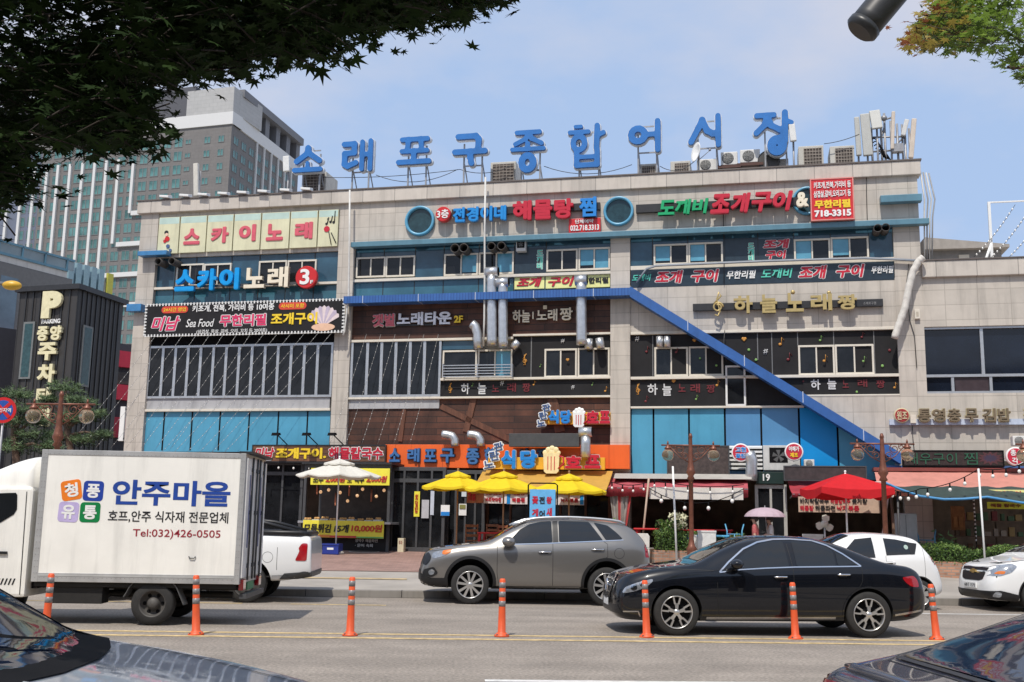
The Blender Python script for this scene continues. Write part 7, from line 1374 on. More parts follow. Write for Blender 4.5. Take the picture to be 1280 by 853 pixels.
c.strip([(u_+.10*math.cos(i*math.pi/12), z_+.10*math.sin(i*math.pi/12)) for i in range(25)], .007, 'side', SEAM, 'fuel_flap', .002, both=False)
for sg in (-1, 1):
    P = [(1.98+.17*i, 0) for i in range(13)]; pts = []
    for x, _ in P: q, nn = c.hit('top', x, sg*.60); pts.append((x, sg*.60, q.z+.055))
    a, b = pts[0], pts[-1]; pts = [(a[0]-.12, a[1], a[2]-.05)]+pts+[(b[0]+.12, b[1], b[2]-.05)]; MB().tube(pts, .026, 8).build('roof_rail', ALU, c.root)
# ---------------- white hatch
PH = 62.5
S = lambda x, y: ((1100+x/6.094-963)/PH, (763-(640+y/6.094))/PH)
fx, fy = place(963, PH); WHT = paint('paint_white', (.78, .78, .77), 0, .35)
hat = Car('white_hatchback', 'small white hatchback parked at the kerb, mostly hidden by the black saloon', 'car', 3.60, 1.60,
  [(0, .55), (.03, .74), (.12, .86), (.4, .96), (.75, 1.04), (.95, 1.10), (1.2, 1.24), (1.5, 1.40), (1.75, 1.49), (2.1, 1.525), (2.5, 1.515), (2.85, 1.485), (3.05, 1.445), (3.14, 1.38), (3.22, 1.25), (3.32, 1.08), (3.45, .92), (3.55, .72), (3.60, .50)],
  [(0, .55), (.4, .85), (1, .94), (2.6, 1.06), (3.3, 1.08), (3.6, .7)], [(0, .28), (.2, .2), (2, .2), (3.3, .24), (3.6, .32)], [(0, .62), (.05, .74), (.2, .86), (.5, .95), (1.5, 1), (2.8, 1), (3.2, .955), (3.45, .88), (3.6, .74)], [(.66, .31, .34), (3.04, .31, .345)], WHT, (fx, fy+.8, 0), tumble=.2)
c = hat; c.wheels(.30, .18, 'm6')
c.panel(SP((75, 212), (170, 220), (250, 236), (328, 252), (318, 290), (300, 330), (180, 336), (76, 342)), 'side', CG, 'side_window', smooth=0); c.panel([(1.4, 1.02), (1.5, 1.1), (1.8, 1.38), (2.15, 1.42), (2.16, 1.02)], 'side', CG, 'side_window'); c.panel([(1.02, -.6), (1.02, .6), (1.72, .5), (1.72, -.5)], 'top', CG, 'windscreen', smooth=1)
c.panel(SP((255, 240), (335, 250), (330, 262), (300, 330), (268, 332)), 'side', CBLK, 'quarter_trim', .008); c.panel(SP((425, 325), (450, 330), (482, 395), (470, 408), (446, 380)), 'side', TAIL, 'tail_light', .008, smooth=1)
c.strip(SP((375, 240), (375, 500), (385, 520)), .007, 'side', SEAM, 'door_seam', .002); c.strip(SP((70, 345), (60, 600)), .007, 'side', SEAM, 'door_seam', .002); c.panel([(-.5, 1.12), (.5, 1.12), (.45, 1.38), (-.45, 1.38)], 'rear', CG, 'rear_window', both=False)
u_, z_ = S(240, 278); c.panel([(u_+.045*math.cos(i*.524), z_+.045*math.sin(i*.524)) for i in range(12)], 'side', pm('sticker_green', (.35, .45, .40), .5), 'round_sticker', .009, both=False); c.handle([(2.45, .93)], WHT)
c.archlip(CBLK, 'arch_lip', .02, -8, 188, .004)
# ---------------- white MPV at right
fx, fy = place(1243, PH)
mpv = Car('white_mpv', 'white people carrier facing left at the right edge with gold bow-tie badge', 'car', 4.65, 1.84,
  [(0, .55), (.03, .78), (.10, .88), (.22, .93), (.5, 1.0), (.85, 1.07), (1.05, 1.13), (1.3, 1.27), (1.6, 1.43), (1.85, 1.55), (2.1, 1.61), (2.7, 1.64), (3.5, 1.63), (4.1, 1.58), (4.35, 1.5), (4.5, 1.2), (4.6, .9), (4.65, .6)],
  [(0, .55), (.3, .84), (1, .97), (2.5, 1.02), (4.3, 1.08), (4.65, .9)], [(0, .30), (.1, .22), (.4, .2), (4.2, .2), (4.65, .32)], [(0, .66), (.03, .76), (.1, .84), (.3, .93), (.6, .975), (1.2, 1), (3.8, 1), (4.4, .94), (4.65, .8)], [(.93, .335, .37), (3.69, .335, .37)], WHT, (fx-.05, fy+.92, 0), tumble=.22)
c = mpv; c.wheels(.33, .21, 'm6'); c.archlip(CBLK, 'arch_lip', .03, -8, 188, .005)
c.panel([(.02, .70), (.05, .82), (.18, .90), (.46, .95), (.55, .90), (.42, .78), (.2, .70)], 'side', LENS, 'headlight', .008, smooth=1); c.panel([(.12, .74), (.2, .80), (.32, .80), (.28, .74)], 'side', AMBER, 'indicator', .011, smooth=1)
c.panel([(-.52, .80), (.52, .80), (.54, .86), (-.54, .86)], 'front', MATS['grille_black'], 'grille', .008, both=False); c.panel([(-.50, .77), (.50, .77), (.44, .62), (.3, .59), (-.3, .59), (-.44, .62)], 'front', MATS['grille_black'], 'grille', .008, both=False, smooth=1)
p, nn = c.hit('front', 0, .78); m = MB(); x_ = p.x-.03; m.prism([(-.13, .755), (-.05, .755), (-.05, .735), (.05, .735), (.05, .755), (.13, .755), (.11, .80), (.04, .80), (.04, .82), (-.04, .82), (-.04, .80), (-.11, .80)], x_-.01, x_+.02, 0, 'x'); m.build('bow_tie_badge', pm('badge_gold', (.45, .30, .10), .3, metal=.6), c.root)
p, nn = c.hit('front', 0, .49); m = MB(); m.box(p.x-.035, p.x-.01, -.26, .26, .435, .555); f = m.build('number_plate', WHITE, c.root, bevel=.005); v_, f_ = glyphs('68너 1573', .0); m = MB(); xs_ = [a[0] for a in v_]; ys_ = [a[1] for a in v_]; m.add([(p.x-.037-.003*a[2], .23-.46*(a[0]-min(xs_))/(max(xs_)-min(xs_)), .455+.08*(a[1]-min(ys_))/(max(ys_)-min(ys_))) for a in v_], f_); m.build('lettering', BLK_T, f)
c.panel([(-.66, .25), (.66, .25), (.62, .40), (-.62, .40)], 'front', CBLK, 'lower_intake', .008, both=False); c.panel([(.0, .26), (.55, .22), (.55, .34), (.2, .42), (.0, .40)], 'side', CBLK, 'bumper_cladding', .022); c.panel([(.08, .30), (.2, .29), (.22, .38), (.12, .40)], 'side', LENS, 'fog_light', .030, smooth=1)
c.panel([(1.12, -.66), (1.12, .66), (1.95, .56), (1.95, -.56)], 'top', CG, 'windscreen', smooth=1); c.panel([(1.3, 1.02), (1.5, 1.14), (2.0, 1.44), (2.6, 1.5), (2.6, 1.05)], 'side', CG, 'side_window'); c.panel([(2.66, 1.05), (2.66, 1.5), (3.6, 1.49), (3.6, 1.1)], 'side', CG, 'side_window'); c.panel([(3.66, 1.1), (3.66, 1.49), (4.15, 1.42), (4.25, 1.14)], 'side', CG, 'side_window')
c.strip([(.18, .92), (.5, .985), (1.05, 1.07)], .008, 'side', SEAM, 'bonnet_seam', .002); c.strip([(1.42, 1.0), (1.40, .3)], .008, 'side', SEAM, 'door_seam', .002); c.mirror(1.45, 1.05, WHT, size=(.1, .12, .09))
# ---------------- white pickup behind the truck
PK = 66.0
fx, fy = place(386-4.95*PK, PK)
pic = Car('white_pickup', 'white double-cab pickup with black bed rails, half hidden behind the box truck', 'car', 4.95, 1.88,
  [(0, .62), (.04, .86), (.12, .98), (.4, 1.06), (1.0, 1.13), (1.3, 1.2), (1.6, 1.4), (1.95, 1.62), (2.2, 1.76), (2.8, 1.78), (3.1, 1.74), (3.25, 1.55), (3.36, 1.36), (3.42, 1.30), (4.2, 1.29), (4.8, 1.285), (4.91, 1.27), (4.94, 1.15), (4.95, .6)],
  [(0, .6), (.3, .9), (1.3, 1.12), (3.2, 1.20), (3.5, 1.22), (4.9, 1.21), (4.95, 1.1)], [(0, .45), (.3, .36), (2, .36), (4.3, .40), (4.95, .50)], [(0, .66), (.1, .84), (.4, .95), (1.2, 1), (4.6, 1), (4.86, .99), (4.93, .965), (4.95, .93)], [(.95, .39, .45), (3.75, .39, .45)], WHT, (fx, fy+.94, 0), tumble=.22)
c = pic; c.wheels(.365, .23, 'steel', inset=.01)
c.panel([(4.64, .80), (4.86, .80), (4.87, 1.13), (4.76, 1.13), (4.70, 1.04), (4.72, .98)], 'side', TAIL, 'tail_light', .008, smooth=1); c.panel([(4.35, .45), (4.95, .48), (4.95, .60), (4.45, .56)], 'side', DGREY, 'rear_bumper', .01); c.panel([(-.9, .46), (.9, .46), (.9, .60), (-.9, .60)], 'rear', DGREY, 'rear_bumper', .012, both=False)
c.panel([(1.7, 1.12), (1.95, 1.42), (2.3, 1.57), (2.3, 1.12)], 'side', CG, 'side_window'); c.panel([(2.36, 1.12), (2.36, 1.57), (2.95, 1.56), (3.15, 1.15)], 'side', CG, 'side_window'); c.panel([(1.4, -.66), (1.4, .66), (2.05, .56), (2.05, -.56)], 'top', CG, 'windscreen', smooth=1)
m = MB(); m.tube([(3.4, -.84, 1.33), (4.72, -.86, 1.32), (4.82, -.82, 1.31), (4.82, .82, 1.31), (4.72, .86, 1.32), (3.4, .84, 1.33)], .05, 8); m.build('bed_rail', CBLK, c.root); m = MB()
for sg in (-1, 1): m.tube([(3.45, sg*.78, 1.33), (3.55, sg*.76, 1.56), (3.95, sg*.78, 1.52), (4.60, sg*.82, 1.36)], .04, 8)
m.tube([(3.56, -.76, 1.56), (3.56, .76, 1.56)], .04, 8); m.build('sports_bar', CBLK, c.root); c.panel([(3.45, -.74), (3.45, .74), (4.72, .74), (4.72, -.74)], 'top', CBLK, 'bed_cover', .01, both=False); c.archlip(WHT, 'arch_lip', .03, -8, 188, .008)
c.strip([(4.3, 1.05), (4.3, .62)], .008, 'side', SEAM, 'bed_seam', .002); u_, z_ = 4.12, .86; c.strip([(u_+.10*math.cos(i*math.pi/12), z_+.10*math.sin(i*math.pi/12)) for i in range(25)], .006, 'side', SEAM, 'fuel_flap', .002, both=False)
# ---------------- foreground cars
def fg(name, label, pcol, loc, rz, top, belt, plan):
    c = Car(name, label, 'car', 4.75, 1.80, top, belt, [(0, .28), (.15, .2), (4.4, .2), (4.75, .34)], plan, [(.95, .33, .365), (3.65, .33, .365)], pcol, loc, rz, tumble=.28); c.wheels(.32, .21, 'm10'); return c
TOPF = [(0, .55), (.03, .66), (.12, .74), (.35, .785), (.7, .858), (1.05, .925), (1.30, .965), (1.42, .995), (1.7, 1.12), (2.0, 1.26), (2.25, 1.36), (2.5, 1.41), (2.9, 1.435), (3.3, 1.40), (3.6, 1.32), (3.9, 1.20), (4.2, 1.075), (4.33, 1.035), (4.5, 1.01), (4.64, .985), (4.68, .93), (4.72, .80), (4.75, .55)]
BELF = [(0, .5), (.3, .72), (1.3, .90), (2.2, .94), (4.2, .98), (4.75, .86)]; PLF = [(0, .60), (.04, .72), (.12, .81), (.3, .90), (.6, .96), (1.2, 1), (3.8, .99), (4.3, .955), (4.6, .89), (4.68, .86), (4.75, .70)]
# left one faces right: far side of the windscreen base at px (140, 806)
d_ = ray(140, 806); t_ = (1.0-CAMZ)/d_.z; q = CP+d_*t_
TOPL = [(a, b+(0 if a < 1.5 else .06 if a < 1.8 else .10 if a < 3.5 else .05 if a < 4 else 0)) for a, b in TOPF]
lf = fg('blue_grey_saloon', 'blue-grey saloon bonnet and dark windscreen in the bottom left corner, facing right', paint('paint_blue_grey', (.42, .46, .52), .35, .33), (q.x+1.32, q.y-.68, 0), math.pi, TOPL, BELF, PLF); c = lf
c.panel([(1.42, -.72), (1.34, -.5), (1.28, -.2), (1.28, .2), (1.34, .5), (1.42, .72), (2.3, .57), (2.3, -.57)], 'top', pm('windscreen_tint', (.012, .02, .042), .03, var=.1, spec=.28), 'windscreen', .006, smooth=1, both=False); lf.root.scale = (1.055, 1.04, 1.055); c.panel([(1.31, -.80), (1.21, -.5), (1.16, -.2), (1.16, .2), (1.21, .5), (1.31, .80), (1.46, .76), (1.35, .48), (1.30, .2), (1.30, -.2), (1.35, -.48), (1.46, -.76)], 'top', BLACK, 'cowl', .006, both=False, smooth=1)
for sg in (-1, 1): c.strip([(1.38, sg*.755), (1.6, sg*.715), (2.25, sg*.58)], .09, 'top', BLACK, 'windscreen_pillar', .009)
c.strip([(1.38, -.3), (1.50, .1), (1.56, .55)], .025, 'top', BLACK, 'wiper', .03); c.strip([(1.38, .1), (1.47, .38), (1.50, .62)], .025, 'top', BLACK, 'wiper', .03)
c.strip([(.25, .60), (.7, .66), (1.2, .74)], .012, 'top', SEAM, 'bonnet_seam', .003); c.strip([(.25, -.60), (.7, -.66), (1.2, -.74)], .012, 'top', SEAM, 'bonnet_seam', .003); c.strip([(.3, .35), (.8, .42), (1.2, .48)], .02, 'top', MATS['paint_blue_grey'], 'bonnet_crease', .008)
c.panel([(1.5, .95), (1.9, 1.15), (2.3, 1.3), (2.8, 1.34), (2.8, .98)], 'side', CG, 'side_window'); c.panel([(2.86, .98), (2.86, 1.34), (3.4, 1.28), (3.9, 1.02)], 'side', CG, 'side_window'); c.panel([(.05, .55), (.1, .68), (.4, .76), (.5, .72), (.3, .58)], 'side', LENS, 'headlight', .006, smooth=1)
# right one faces right: its boot corner at px (1046, 833)
d_ = ray(1046, 834); t_ = (.985-CAMZ)/d_.z; q = CP+d_*t_
rf = fg('dark_blue_saloon', 'dark glossy saloon boot and rear window in the bottom right corner, facing right', paint('paint_midnight', (.06, .07, .11), .4, .25), (q.x+4.64, q.y-.62, 0), math.pi, TOPF, BELF, PLF); c = rf
c.panel([(3.50, -.55), (3.50, .55), (4.34, .66), (4.34, -.66)], 'top', MATS['windscreen_tint'], 'rear_window', .006, smooth=1, both=False); c.strip([(4.36, -.64), (4.37, 0), (4.36, .64)], .03, 'top', CBLK, 'window_seal', .007)
for sg in (-1, 1): c.strip([(3.48, sg*.57), (4.35, sg*.68)], .025, 'top', CBLK, 'window_seal', .007)
m = MB(); pts = []
for i in range(13): y = -.62+1.24*i/12; p, nn = c.hit('top', 4.60, y); pts.append((4.60, y, p.z+.010))
m.tube(pts, [.008]+[.022]*11+[.008], 8); m.build('boot_lip', MATS['paint_midnight'], c.root)
c.panel([(4.40, .78), (4.60, .74), (4.74, .78), (4.72, .92), (4.62, .95), (4.45, .90)], 'side', TAIL, 'tail_light', .006, smooth=1); c.panel([(.3, .78), (.8, .76), (.84, .92), (.35, .94)], 'rear', TAIL, 'tail_light', .006, smooth=1); c.strip([(4.40, .64), (4.42, .80), (4.60, .82)], .008, 'top', SEAM, 'boot_seam', .002); c.strip([(4.41, -.62), (4.41, .62)], .008, 'top', SEAM, 'boot_seam', .002)
c.panel([(1.5, .95), (1.9, 1.15), (2.3, 1.3), (2.8, 1.34), (2.8, .98)], 'side', CG, 'side_window'); c.panel([(2.86, .98), (2.86, 1.34), (3.4, 1.28), (3.9, 1.02)], 'side', CG, 'side_window'); c.panel([(1.44, -.70), (1.44, .70), (2.22, .56), (2.22, -.56)], 'top', CG, 'windscreen', .006, smooth=1, both=False)
# ---------------- box truck
PT = 84.0
def TP(px, py): return ((px-300)/PT, (780-py)/PT)
fx, fy = place(300, PT); TW = 1.74
o = thing('box_truck', 'cream white box truck with blue lettering and four coloured squares on its side', 'truck', (fx, fy+TW/2, 0), 0)
TWH = pm('truck_white', (.86, .84, .78), .42, var=.06, scale=1.5, streak=.22, coat=.3); TAL = pm('truck_alu', (.52, .52, .51), .4, metal=.5, var=.1, streak=.2)
x0, z1 = TP(47, 571.5); _, z0_ = TP(170, 726); z1 = TP(170, 567)[1]; yn = -TW/2; m = MB(); m.box(x0, 0, yn, -yn, z0_, z1); bx = m.build('cargo_box', TWH, o, bevel=.01)
m = MB(); e = .008
m.box(x0-.005, x0+.09, yn-e, -yn+e, z0_-.03, z1+.012); m.box(-.075, .006, yn-e-.002, -yn+e+.002, z0_-.03, z1+.014); m.box(x0+.09, -.075, yn-e+.001, -yn+e-.001, z1-.065, z1+.013); m.box(x0+.09, -.075, yn-e+.001, -yn+e-.001, z0_-.028, z0_+.10); m.build('edge_trim', TAL, bx, bevel=.004)
m = MB(); m.box(x0+.09, -.075, yn-.012, yn-.006, z0_+.055, z0_+.075); m.build('side_rail', pm('rail_grey', (.42, .42, .41), .5), bx)
m = MB()
for k in range(46): x = x0+.05+(-.04-x0-.05)*k/45; [m.ball((x, yn-.009, z), .007, 6, 4, 0, (1, .5, 1)) for z in (z1-.045, z0_+.035)]
for k in range(20): z = z0_+.1+(z1-z0_-.2)*k/19; [m.ball((x, yn-.011, z), .007, 6, 4, 0, (1, .5, 1)) for x in (x0+.03, x0+.07, -.055, -.02)]
m.build('rivet', pm('rivet_grey', (.34, .34, .34), .4, metal=.4), bx)['kind'] = 'stuff'
# lettering on the near side
def tl(s, x0_, y0_, x1_, y1_, mat, bold, par=bx):
    a, b = TP(x0_, y1_), TP(x1_, y0_); mb = MB(); put_text(mb, s, (a[0], b[0], a[1], b[1]), yn-.001, .004, 0, bold); return mb.build('lettering', mat, par)
TB = pm('truck_blue', (.012, .055, .30), .45); tl('안주마을', 137, 601.5, 283.5, 633.5, TB, .035); tl('호프,안주 식자재 전문업체', 134, 640, 282.5, 654.5, BLK_T, .012); tl('Tel:032)426-0505', 166, 662.5, 274, 674.5, pm('truck_maroon', (.30, .015, .03), .45), .005)
for s, cx, cy, rot, col in (('청', 86.5, 616, .18, pm('sq_orange', (.80, .20, .015), .4)), ('풍', 113.5, 616.5, -.02, pm('sq_blue', (.015, .05, .32), .4)), ('유', 85, 643, -.04, pm('sq_lilac', (.50, .42, .68), .45)), ('통', 111.5, 643, 0, pm('sq_green', (.0, .20, .05), .4))):
    a, b = TP(cx, cy); h = .148; pl = []
    for qx, qy in ((1, 1), (-1, 1), (-1, -1), (1, -1)):
        for k in range(4): t = math.atan2(qy, qx)-math.pi/4+k*math.pi/6; pl.append((qx*(h-.05)+.05*math.cos(t), qy*(h-.05)+.05*math.sin(t)))
    pl = [(a+p*math.cos(rot)-q*math.sin(rot), b+p*math.sin(rot)+q*math.cos(rot)) for p, q in pl]; sq = MB().prism(pl, yn-.004, yn+.001).build('coloured_square', col, bx); mb = MB(); put_text(mb, s, (a-.10, a+.10, b-.105, b+.105), yn-.005, .004, 0, .05, 0, None, 1, 1, rot); mb.build('lettering', WHITE, sq)
m = MB(); u_, z_ = TP(241, 696); m.tube([(u_-.05, yn-.012, z_+.01), (u_-.03, yn-.02, z_-.015), (u_+.03, yn-.02, z_-.015), (u_+.05, yn-.012, z_+.01)], .008, 6); m.build('tie_hook', DARK, bx)
# rear doors
m = MB()
for a, b in ((yn+.03, -.008), (.008, -yn-.03)): m.box(.006, .035, a, b, z0_+.06, z1-.05)
rd = m.build('rear_door', pm('door_alu', (.78, .77, .75), .45, metal=.1, var=.12, streak=.2), o, bevel=.008); m = MB()
for y in (-.50, -.12, .12, .50): m.tube([(.055, y, z0_+.02), (.055, y, z1-.03)], .015, 8); [m.box(.035, .06, y-.03, y+.03, z, z+.06) for z in (z0_+.2, z0_+1.0, z1-.25)]
m.build('lock_bar', DGREY, rd); m = MB()
for y, s in ((-.62, .05), (.30, .05)): [MB().box(.036, .04, *q).build('door_print', pm('door_print', (.08, .10, .25), .5), rd) for q in ((y, y+.06, z0_+.5, z1-.3), (y+.12, y+.16, z0_+.7, z1-.6))]
m = MB(); m.box(-.1, .12, yn-.01, -yn+.01, z1+.015, z1+.045); m.build('roof_lip', DARK, o)
# chassis and running gear
m = MB(); m.box(x0-1.7, -.02, -.42, -.34, .50, .68); m.box(x0-1.7, -.02, .34, .42, .50, .68); m.box(x0+.02, -.05, yn+.06, -yn-.06, z0_-.10, z0_-.032)
for x in (-2.6, -1.9, -.3): m.box(x, x+.08, -.34, .34, .5, .66)
m.box(-2.75, -2.0, -.78, -.45, .30, .62); m.box(-2.2, -1.75, .45, .78, .32, .6); m.tube([(-2.9, -.2, .42), (-.2, -.2, .42)], .05, 8); m.build('chassis', pm('chassis_black', (.012, .011, .010), .7, var=.3), o, bevel=.01)
for x, sg in ((TP(194.5, 0)[0], -1), (TP(194.5, 0)[0], 1), (x0-.95, -1), (x0-.95, 1)):
    r, w = .315, .19; m = MB(); m.lathe([(r*.62, -w/2), (r*.92, -w/2), (r, -w/2+.04), (r, w/2-.04), (r*.92, w/2), (r*.62, w/2)], (0, 0, 0), 'y', 40, cap=False); wh = m.build('wheel', TYRE, o, loc=(x, sg*(TW/2-.14), r)); m = MB(); f = lambda P, mm=0, n=30: m.lathe([(a, -sg*b) for a, b in P], (0, 0, 0), 'y', n, mm, True, False)
    f([(r*.64, w/2-.005), (r*.60, w/2), (r*.56, w/2-.04), (r*.5, w/2-.10), (r*.3, w/2-.11), (r*.28, w/2-.05), (r*.16, w/2-.02), (.001, w/2-.015)])
    for k in range(6): a = k*math.pi/3; m.lathe([(.03, -sg*(w/2-.1)), (.03, -sg*(w/2-.098))], (r*.42*math.cos(a), 0, r*.42*math.sin(a)), 'y', 8, 1, False)
    m.build('rim', [STEELW, BLACK], wh)
for sg in (-1, 1):
    m = MB(); cx = TP(194.5, 0)[0]; P = [(cx-.42+.0, .40)]+[(cx+.40*math.cos(R(a)), .36+.36*math.sin(R(a))) for a in range(165, 10, -15)]+[(cx+.46, .30)]
    for a, b in zip(P[:-1], P[1:]): y0_, y1_ = sg*(TW/2-.03), sg*(TW/2-.30); m.hexa([(a[0], y0_, a[1]), (b[0], y0_, b[1]), (b[0], y1_, b[1]), (a[0], y1_, a[1]), (a[0], y0_, a[1]+.02), (b[0], y0_, b[1]+.02), (b[0], y1_, b[1]+.02), (a[0], y1_, a[1]+.02)])
    m.build('mudguard', pm('mudguard_grey', (.10, .10, .10), .6), o)
for y in (yn+.1, -yn-.32): MB().box(-.02, .05, y, y+.22, .52, .68).build('tail_light', TAIL, o, bevel=.01)
m = MB(); m.box(.0, .1, yn+.1, -yn-.1, .40, .47); m.build('bumper_bar', DGREY, o); m = MB(); m.box(-.01, .02, -.26, .26, .50, .62); m.build('number_plate', pm('plate_green', (.05, .22, .10), .5), o)
# cab
xc1 = x0-.10; xc0 = xc1-1.45; m = MB(); hb = TP(0, 628)[1]
CS = [(xc0-.02, .42), (xc0-.03, .85), (xc0+.03, 1.12), (xc0+.28, 1.86), (xc0+.40, 1.98), (xc1-.02, 2.0), (xc1, 1.93), (xc1, .38), (xc0+.1, .38)]
m.prism(CS, -TW/2+.06, TW/2-.06); cb = m.build('cab', TWH, o, bevel=.05)
for sg in (-1, 1):
    y = sg*(TW/2-.058); y2 = y+sg*.006; m = MB(); m.prism([(xc0+.18, 1.22), (xc0+.42, 1.86), (xc1-.26, 1.90), (xc1-.235, 1.87), (xc1-.22, 1.66), (xc1-.26, 1.58), (xc1-.44, 1.46), (xc1-.75, 1.32)], min(y, y2), max(y, y2)); m.build('side_window', CG, cb)
    m = MB(); y3 = y+sg*.003
    for a, b in (((xc1-.10, 1.92), (xc1-.07, .42)), ((xc0+.2, 1.08), (xc0+.2, .5))): m.tube([(a[0], y3, a[1]), (b[0], y3, b[1])], .006, 5)
    m.build('door_seam', SEAM, cb); m = MB()
    for k in range(5): x = xc1-.42+k*.055; m.hexa([(x, y, .56), (x+.02, y, .56), (x+.02, y+sg*.004, .56), (x, y+sg*.004, .56), (x+.03, y, .65), (x+.05, y, .65), (x+.05, y+sg*.004, .65), (x+.03, y+sg*.004, .65)])
    m.build('vent_slot', BLACK, cb); m = MB(); m.box(xc1-.45, xc1-.3, min(y, y+sg*.03), max(y, y+sg*.03), 1.0, 1.04); m.build('door_handle', CBLK, cb)
m = MB(); m.hexa([(xc0+.07, -.66, 1.12), (xc0+.0, -.66, 1.12), (xc0+.0, .66, 1.12), (xc0+.07, .66, 1.12), (xc0+.30, -.60, 1.82), (xc0+.23, -.60, 1.82), (xc0+.23, .60, 1.82), (xc0+.30, .60, 1.82)]); m.build('windscreen', CG, cb)
# wind deflector: sloping rounded fairing above the cab
D = []
for i in range(10):
    t = i/9; x = xc0+.35+(xc1-.03-xc0-.35)*t; h = 2.0+(TP(0, 571)[1]-.03-2.0)*(1-(1-t)**1.6); w = (.62+.16*t); D.append([(x, -w, 1.97), (x, -w, 1.97+(h-1.97)*.55), (x, -w*.9, 1.97+(h-1.97)*.86), (x, -w*.6, h), (x, w*.6, h), (x, w*.9, 1.97+(h-1.97)*.86), (x, w, 1.97+(h-1.97)*.55), (x, w, 1.97)])
m = MB(); V = [p for r in D for p in r]; m.add(V, [(i*8+j, i*8+j+1, (i+1)*8+j+1, (i+1)*8+j) for i in range(9) for j in range(7)]+[tuple(range(8)), tuple(72+j for j in range(7, -1, -1))], 0, True); m.build('wind_deflector', TWH, o)
m = MB(); m.box(xc1+.01, x0-.012, -.6, .6, .5, 1.8); m.build('cab_gap_duct', BLACK, o)
# ================================================================ BACKGROUND BUILDINGS
# apartment tower: two visible faces meeting at a corner
TD = 190.0
def at_d(px, py, d): q = ray(px, py); return CP+q*(d/q.dot(AF))
K = at_d(291, 140, TD); ZT = K.z
def dirpt(px, py, ang):
    """distance along a horizontal direction from the corner whose image x is px at height py"""
    dv = Vector((math.cos(ang), math.sin(ang), 0)); n = Vector((-math.sin(ang), math.cos(ang), 0)); q = ray(px, py); t = (K-CP).dot(n)/q.dot(n); p = CP+q*t-K; return p.dot(dv), p.z+K.z
# choose the left face direction from two points on its top white band, right face likewise
best = None
def face_angle(px, py, lo_, hi):
    e = (9e9, 0)
    for i in range(400):
        a = lo_+(hi-lo_)*i/399; s_, z = dirpt(px, py, a)
        if abs(z-ZT) < e[0]: e = (abs(z-ZT), a)
    return e[1]
AL = face_angle(176, 152, R(120), R(240)) ; AR_ = face_angle(365, 198, R(20), R(90))
TWR = thing('apartment_tower', 'tall grey and white apartment tower with green-glazed windows and white vertical fins, far left', 'building', (K.x, K.y, 0), 0)
TG = tilem('tower_grey', (.165, .155, .148), (.145, .137, .13), 1.2, .6, .03, .5, .7, .05, .1); TGL = tilem('tower_light_grey', (.40, .395, .385), (.34, .34, .33), 1.5, .7, .03, .5, .7, .04, .1); TWt = pm('tower_white', (.60, .595, .58), .6, var=.04); TBL = pm('tower_blue_grey', (.13, .15, .20), .6, var=.08, scale=.3)
TGLS = pm('tower_glass', (.085, .19, .185), .12, var=.5, scale=.35); TFR = pm('tower_frame', (.16, .17, .17), .6)
GH = 12.0
lenL = 62.0; lenR = abs(dirpt(372, 230, AR_)[0])
uL, nL = Vector((math.cos(AL), math.sin(AL), 0)), None; uR = Vector((math.cos(AR_), math.sin(AR_), 0))
def outn(d, other): n = Vector((-d.y, d.x, 0)); return n if n.dot(other) < 0 else -n
nL, nR = outn(uL, uR), outn(uR, uL)
def fbox(mb, d, n, s0, s1, z0, z1, o0, o1, m=0):
    P = []
    for z in (z0, z1):
        for s_, o_ in ((s0, o0), (s1, o0), (s1, o1), (s0, o1)): p = d*s_+n*o_; P.append((p.x, p.y, z))
    return mb.hexa(P, m)
zTop = ZT+.0
def zat(px, py, ang): return dirpt(px, py, ang)[1]
zB1 = zat(270, 156, AL)
m = MB(); a, b, c_, d_ = Vector((0, 0, 0)), uL*lenL, uL*lenL+uR*lenR, uR*lenR; m.hexa([(*p.xy, 0) for p in (a, b, c_, d_)]+[(*p.xy, zB1) for p in (a, b, c_, d_)]); m.build('tower_body', TG, TWR)
sL = lambda px, py: dirpt(px, py, AL)[0]
s232 = sL(232, 160); s176 = sL(176, 155)
m = MB(); fbox(m, uL, nL, -.25, lenL, zB1-.2, ZT, -3, .25); fbox(m, uR, nR, .26, lenR+.2, zB1-.2, ZT, -3, .25); m.build('white_crown_band', TWt, TWR)
zP = zat(262, 112, AL); m = MB(); fbox(m, uL, nL, -.1, s232, ZT, zP, -lenR*.35, .1); m.build('roof_block', TGL, TWR)
zC = zat(330, 148, AR_)+.5; sC = dirpt(378, 186, AR_)[0]
m = MB(); fbox(m, uR, nR, lenR*.10, lenR+.6, zC, zC+1.4, -8, .6)
for k in range(6): s_ = lenR*(.14+.165*k); fbox(m, uR, nR, s_, s_+lenR*.06, ZT, zC, -8, -.2)
m.build('crown_canopy', pm('crown_grey', (.16, .16, .17), .6, var=.08, scale=.3), TWR); m = MB(); fbox(m, uR, nR, lenR*.10, lenR, ZT, zC, -9, -4); m.build('crown_core', pm('crown_core', (.28, .28, .28), .7), TWR)
m = MB(); fbox(m, uL, nL, s232+.5, lenL, ZT, ZT+7, -8, -3); m.build('roof_plant_screen', pm('plant_dark', (.08, .08, .09), .6), TWR)
sW = 3.0*1.0
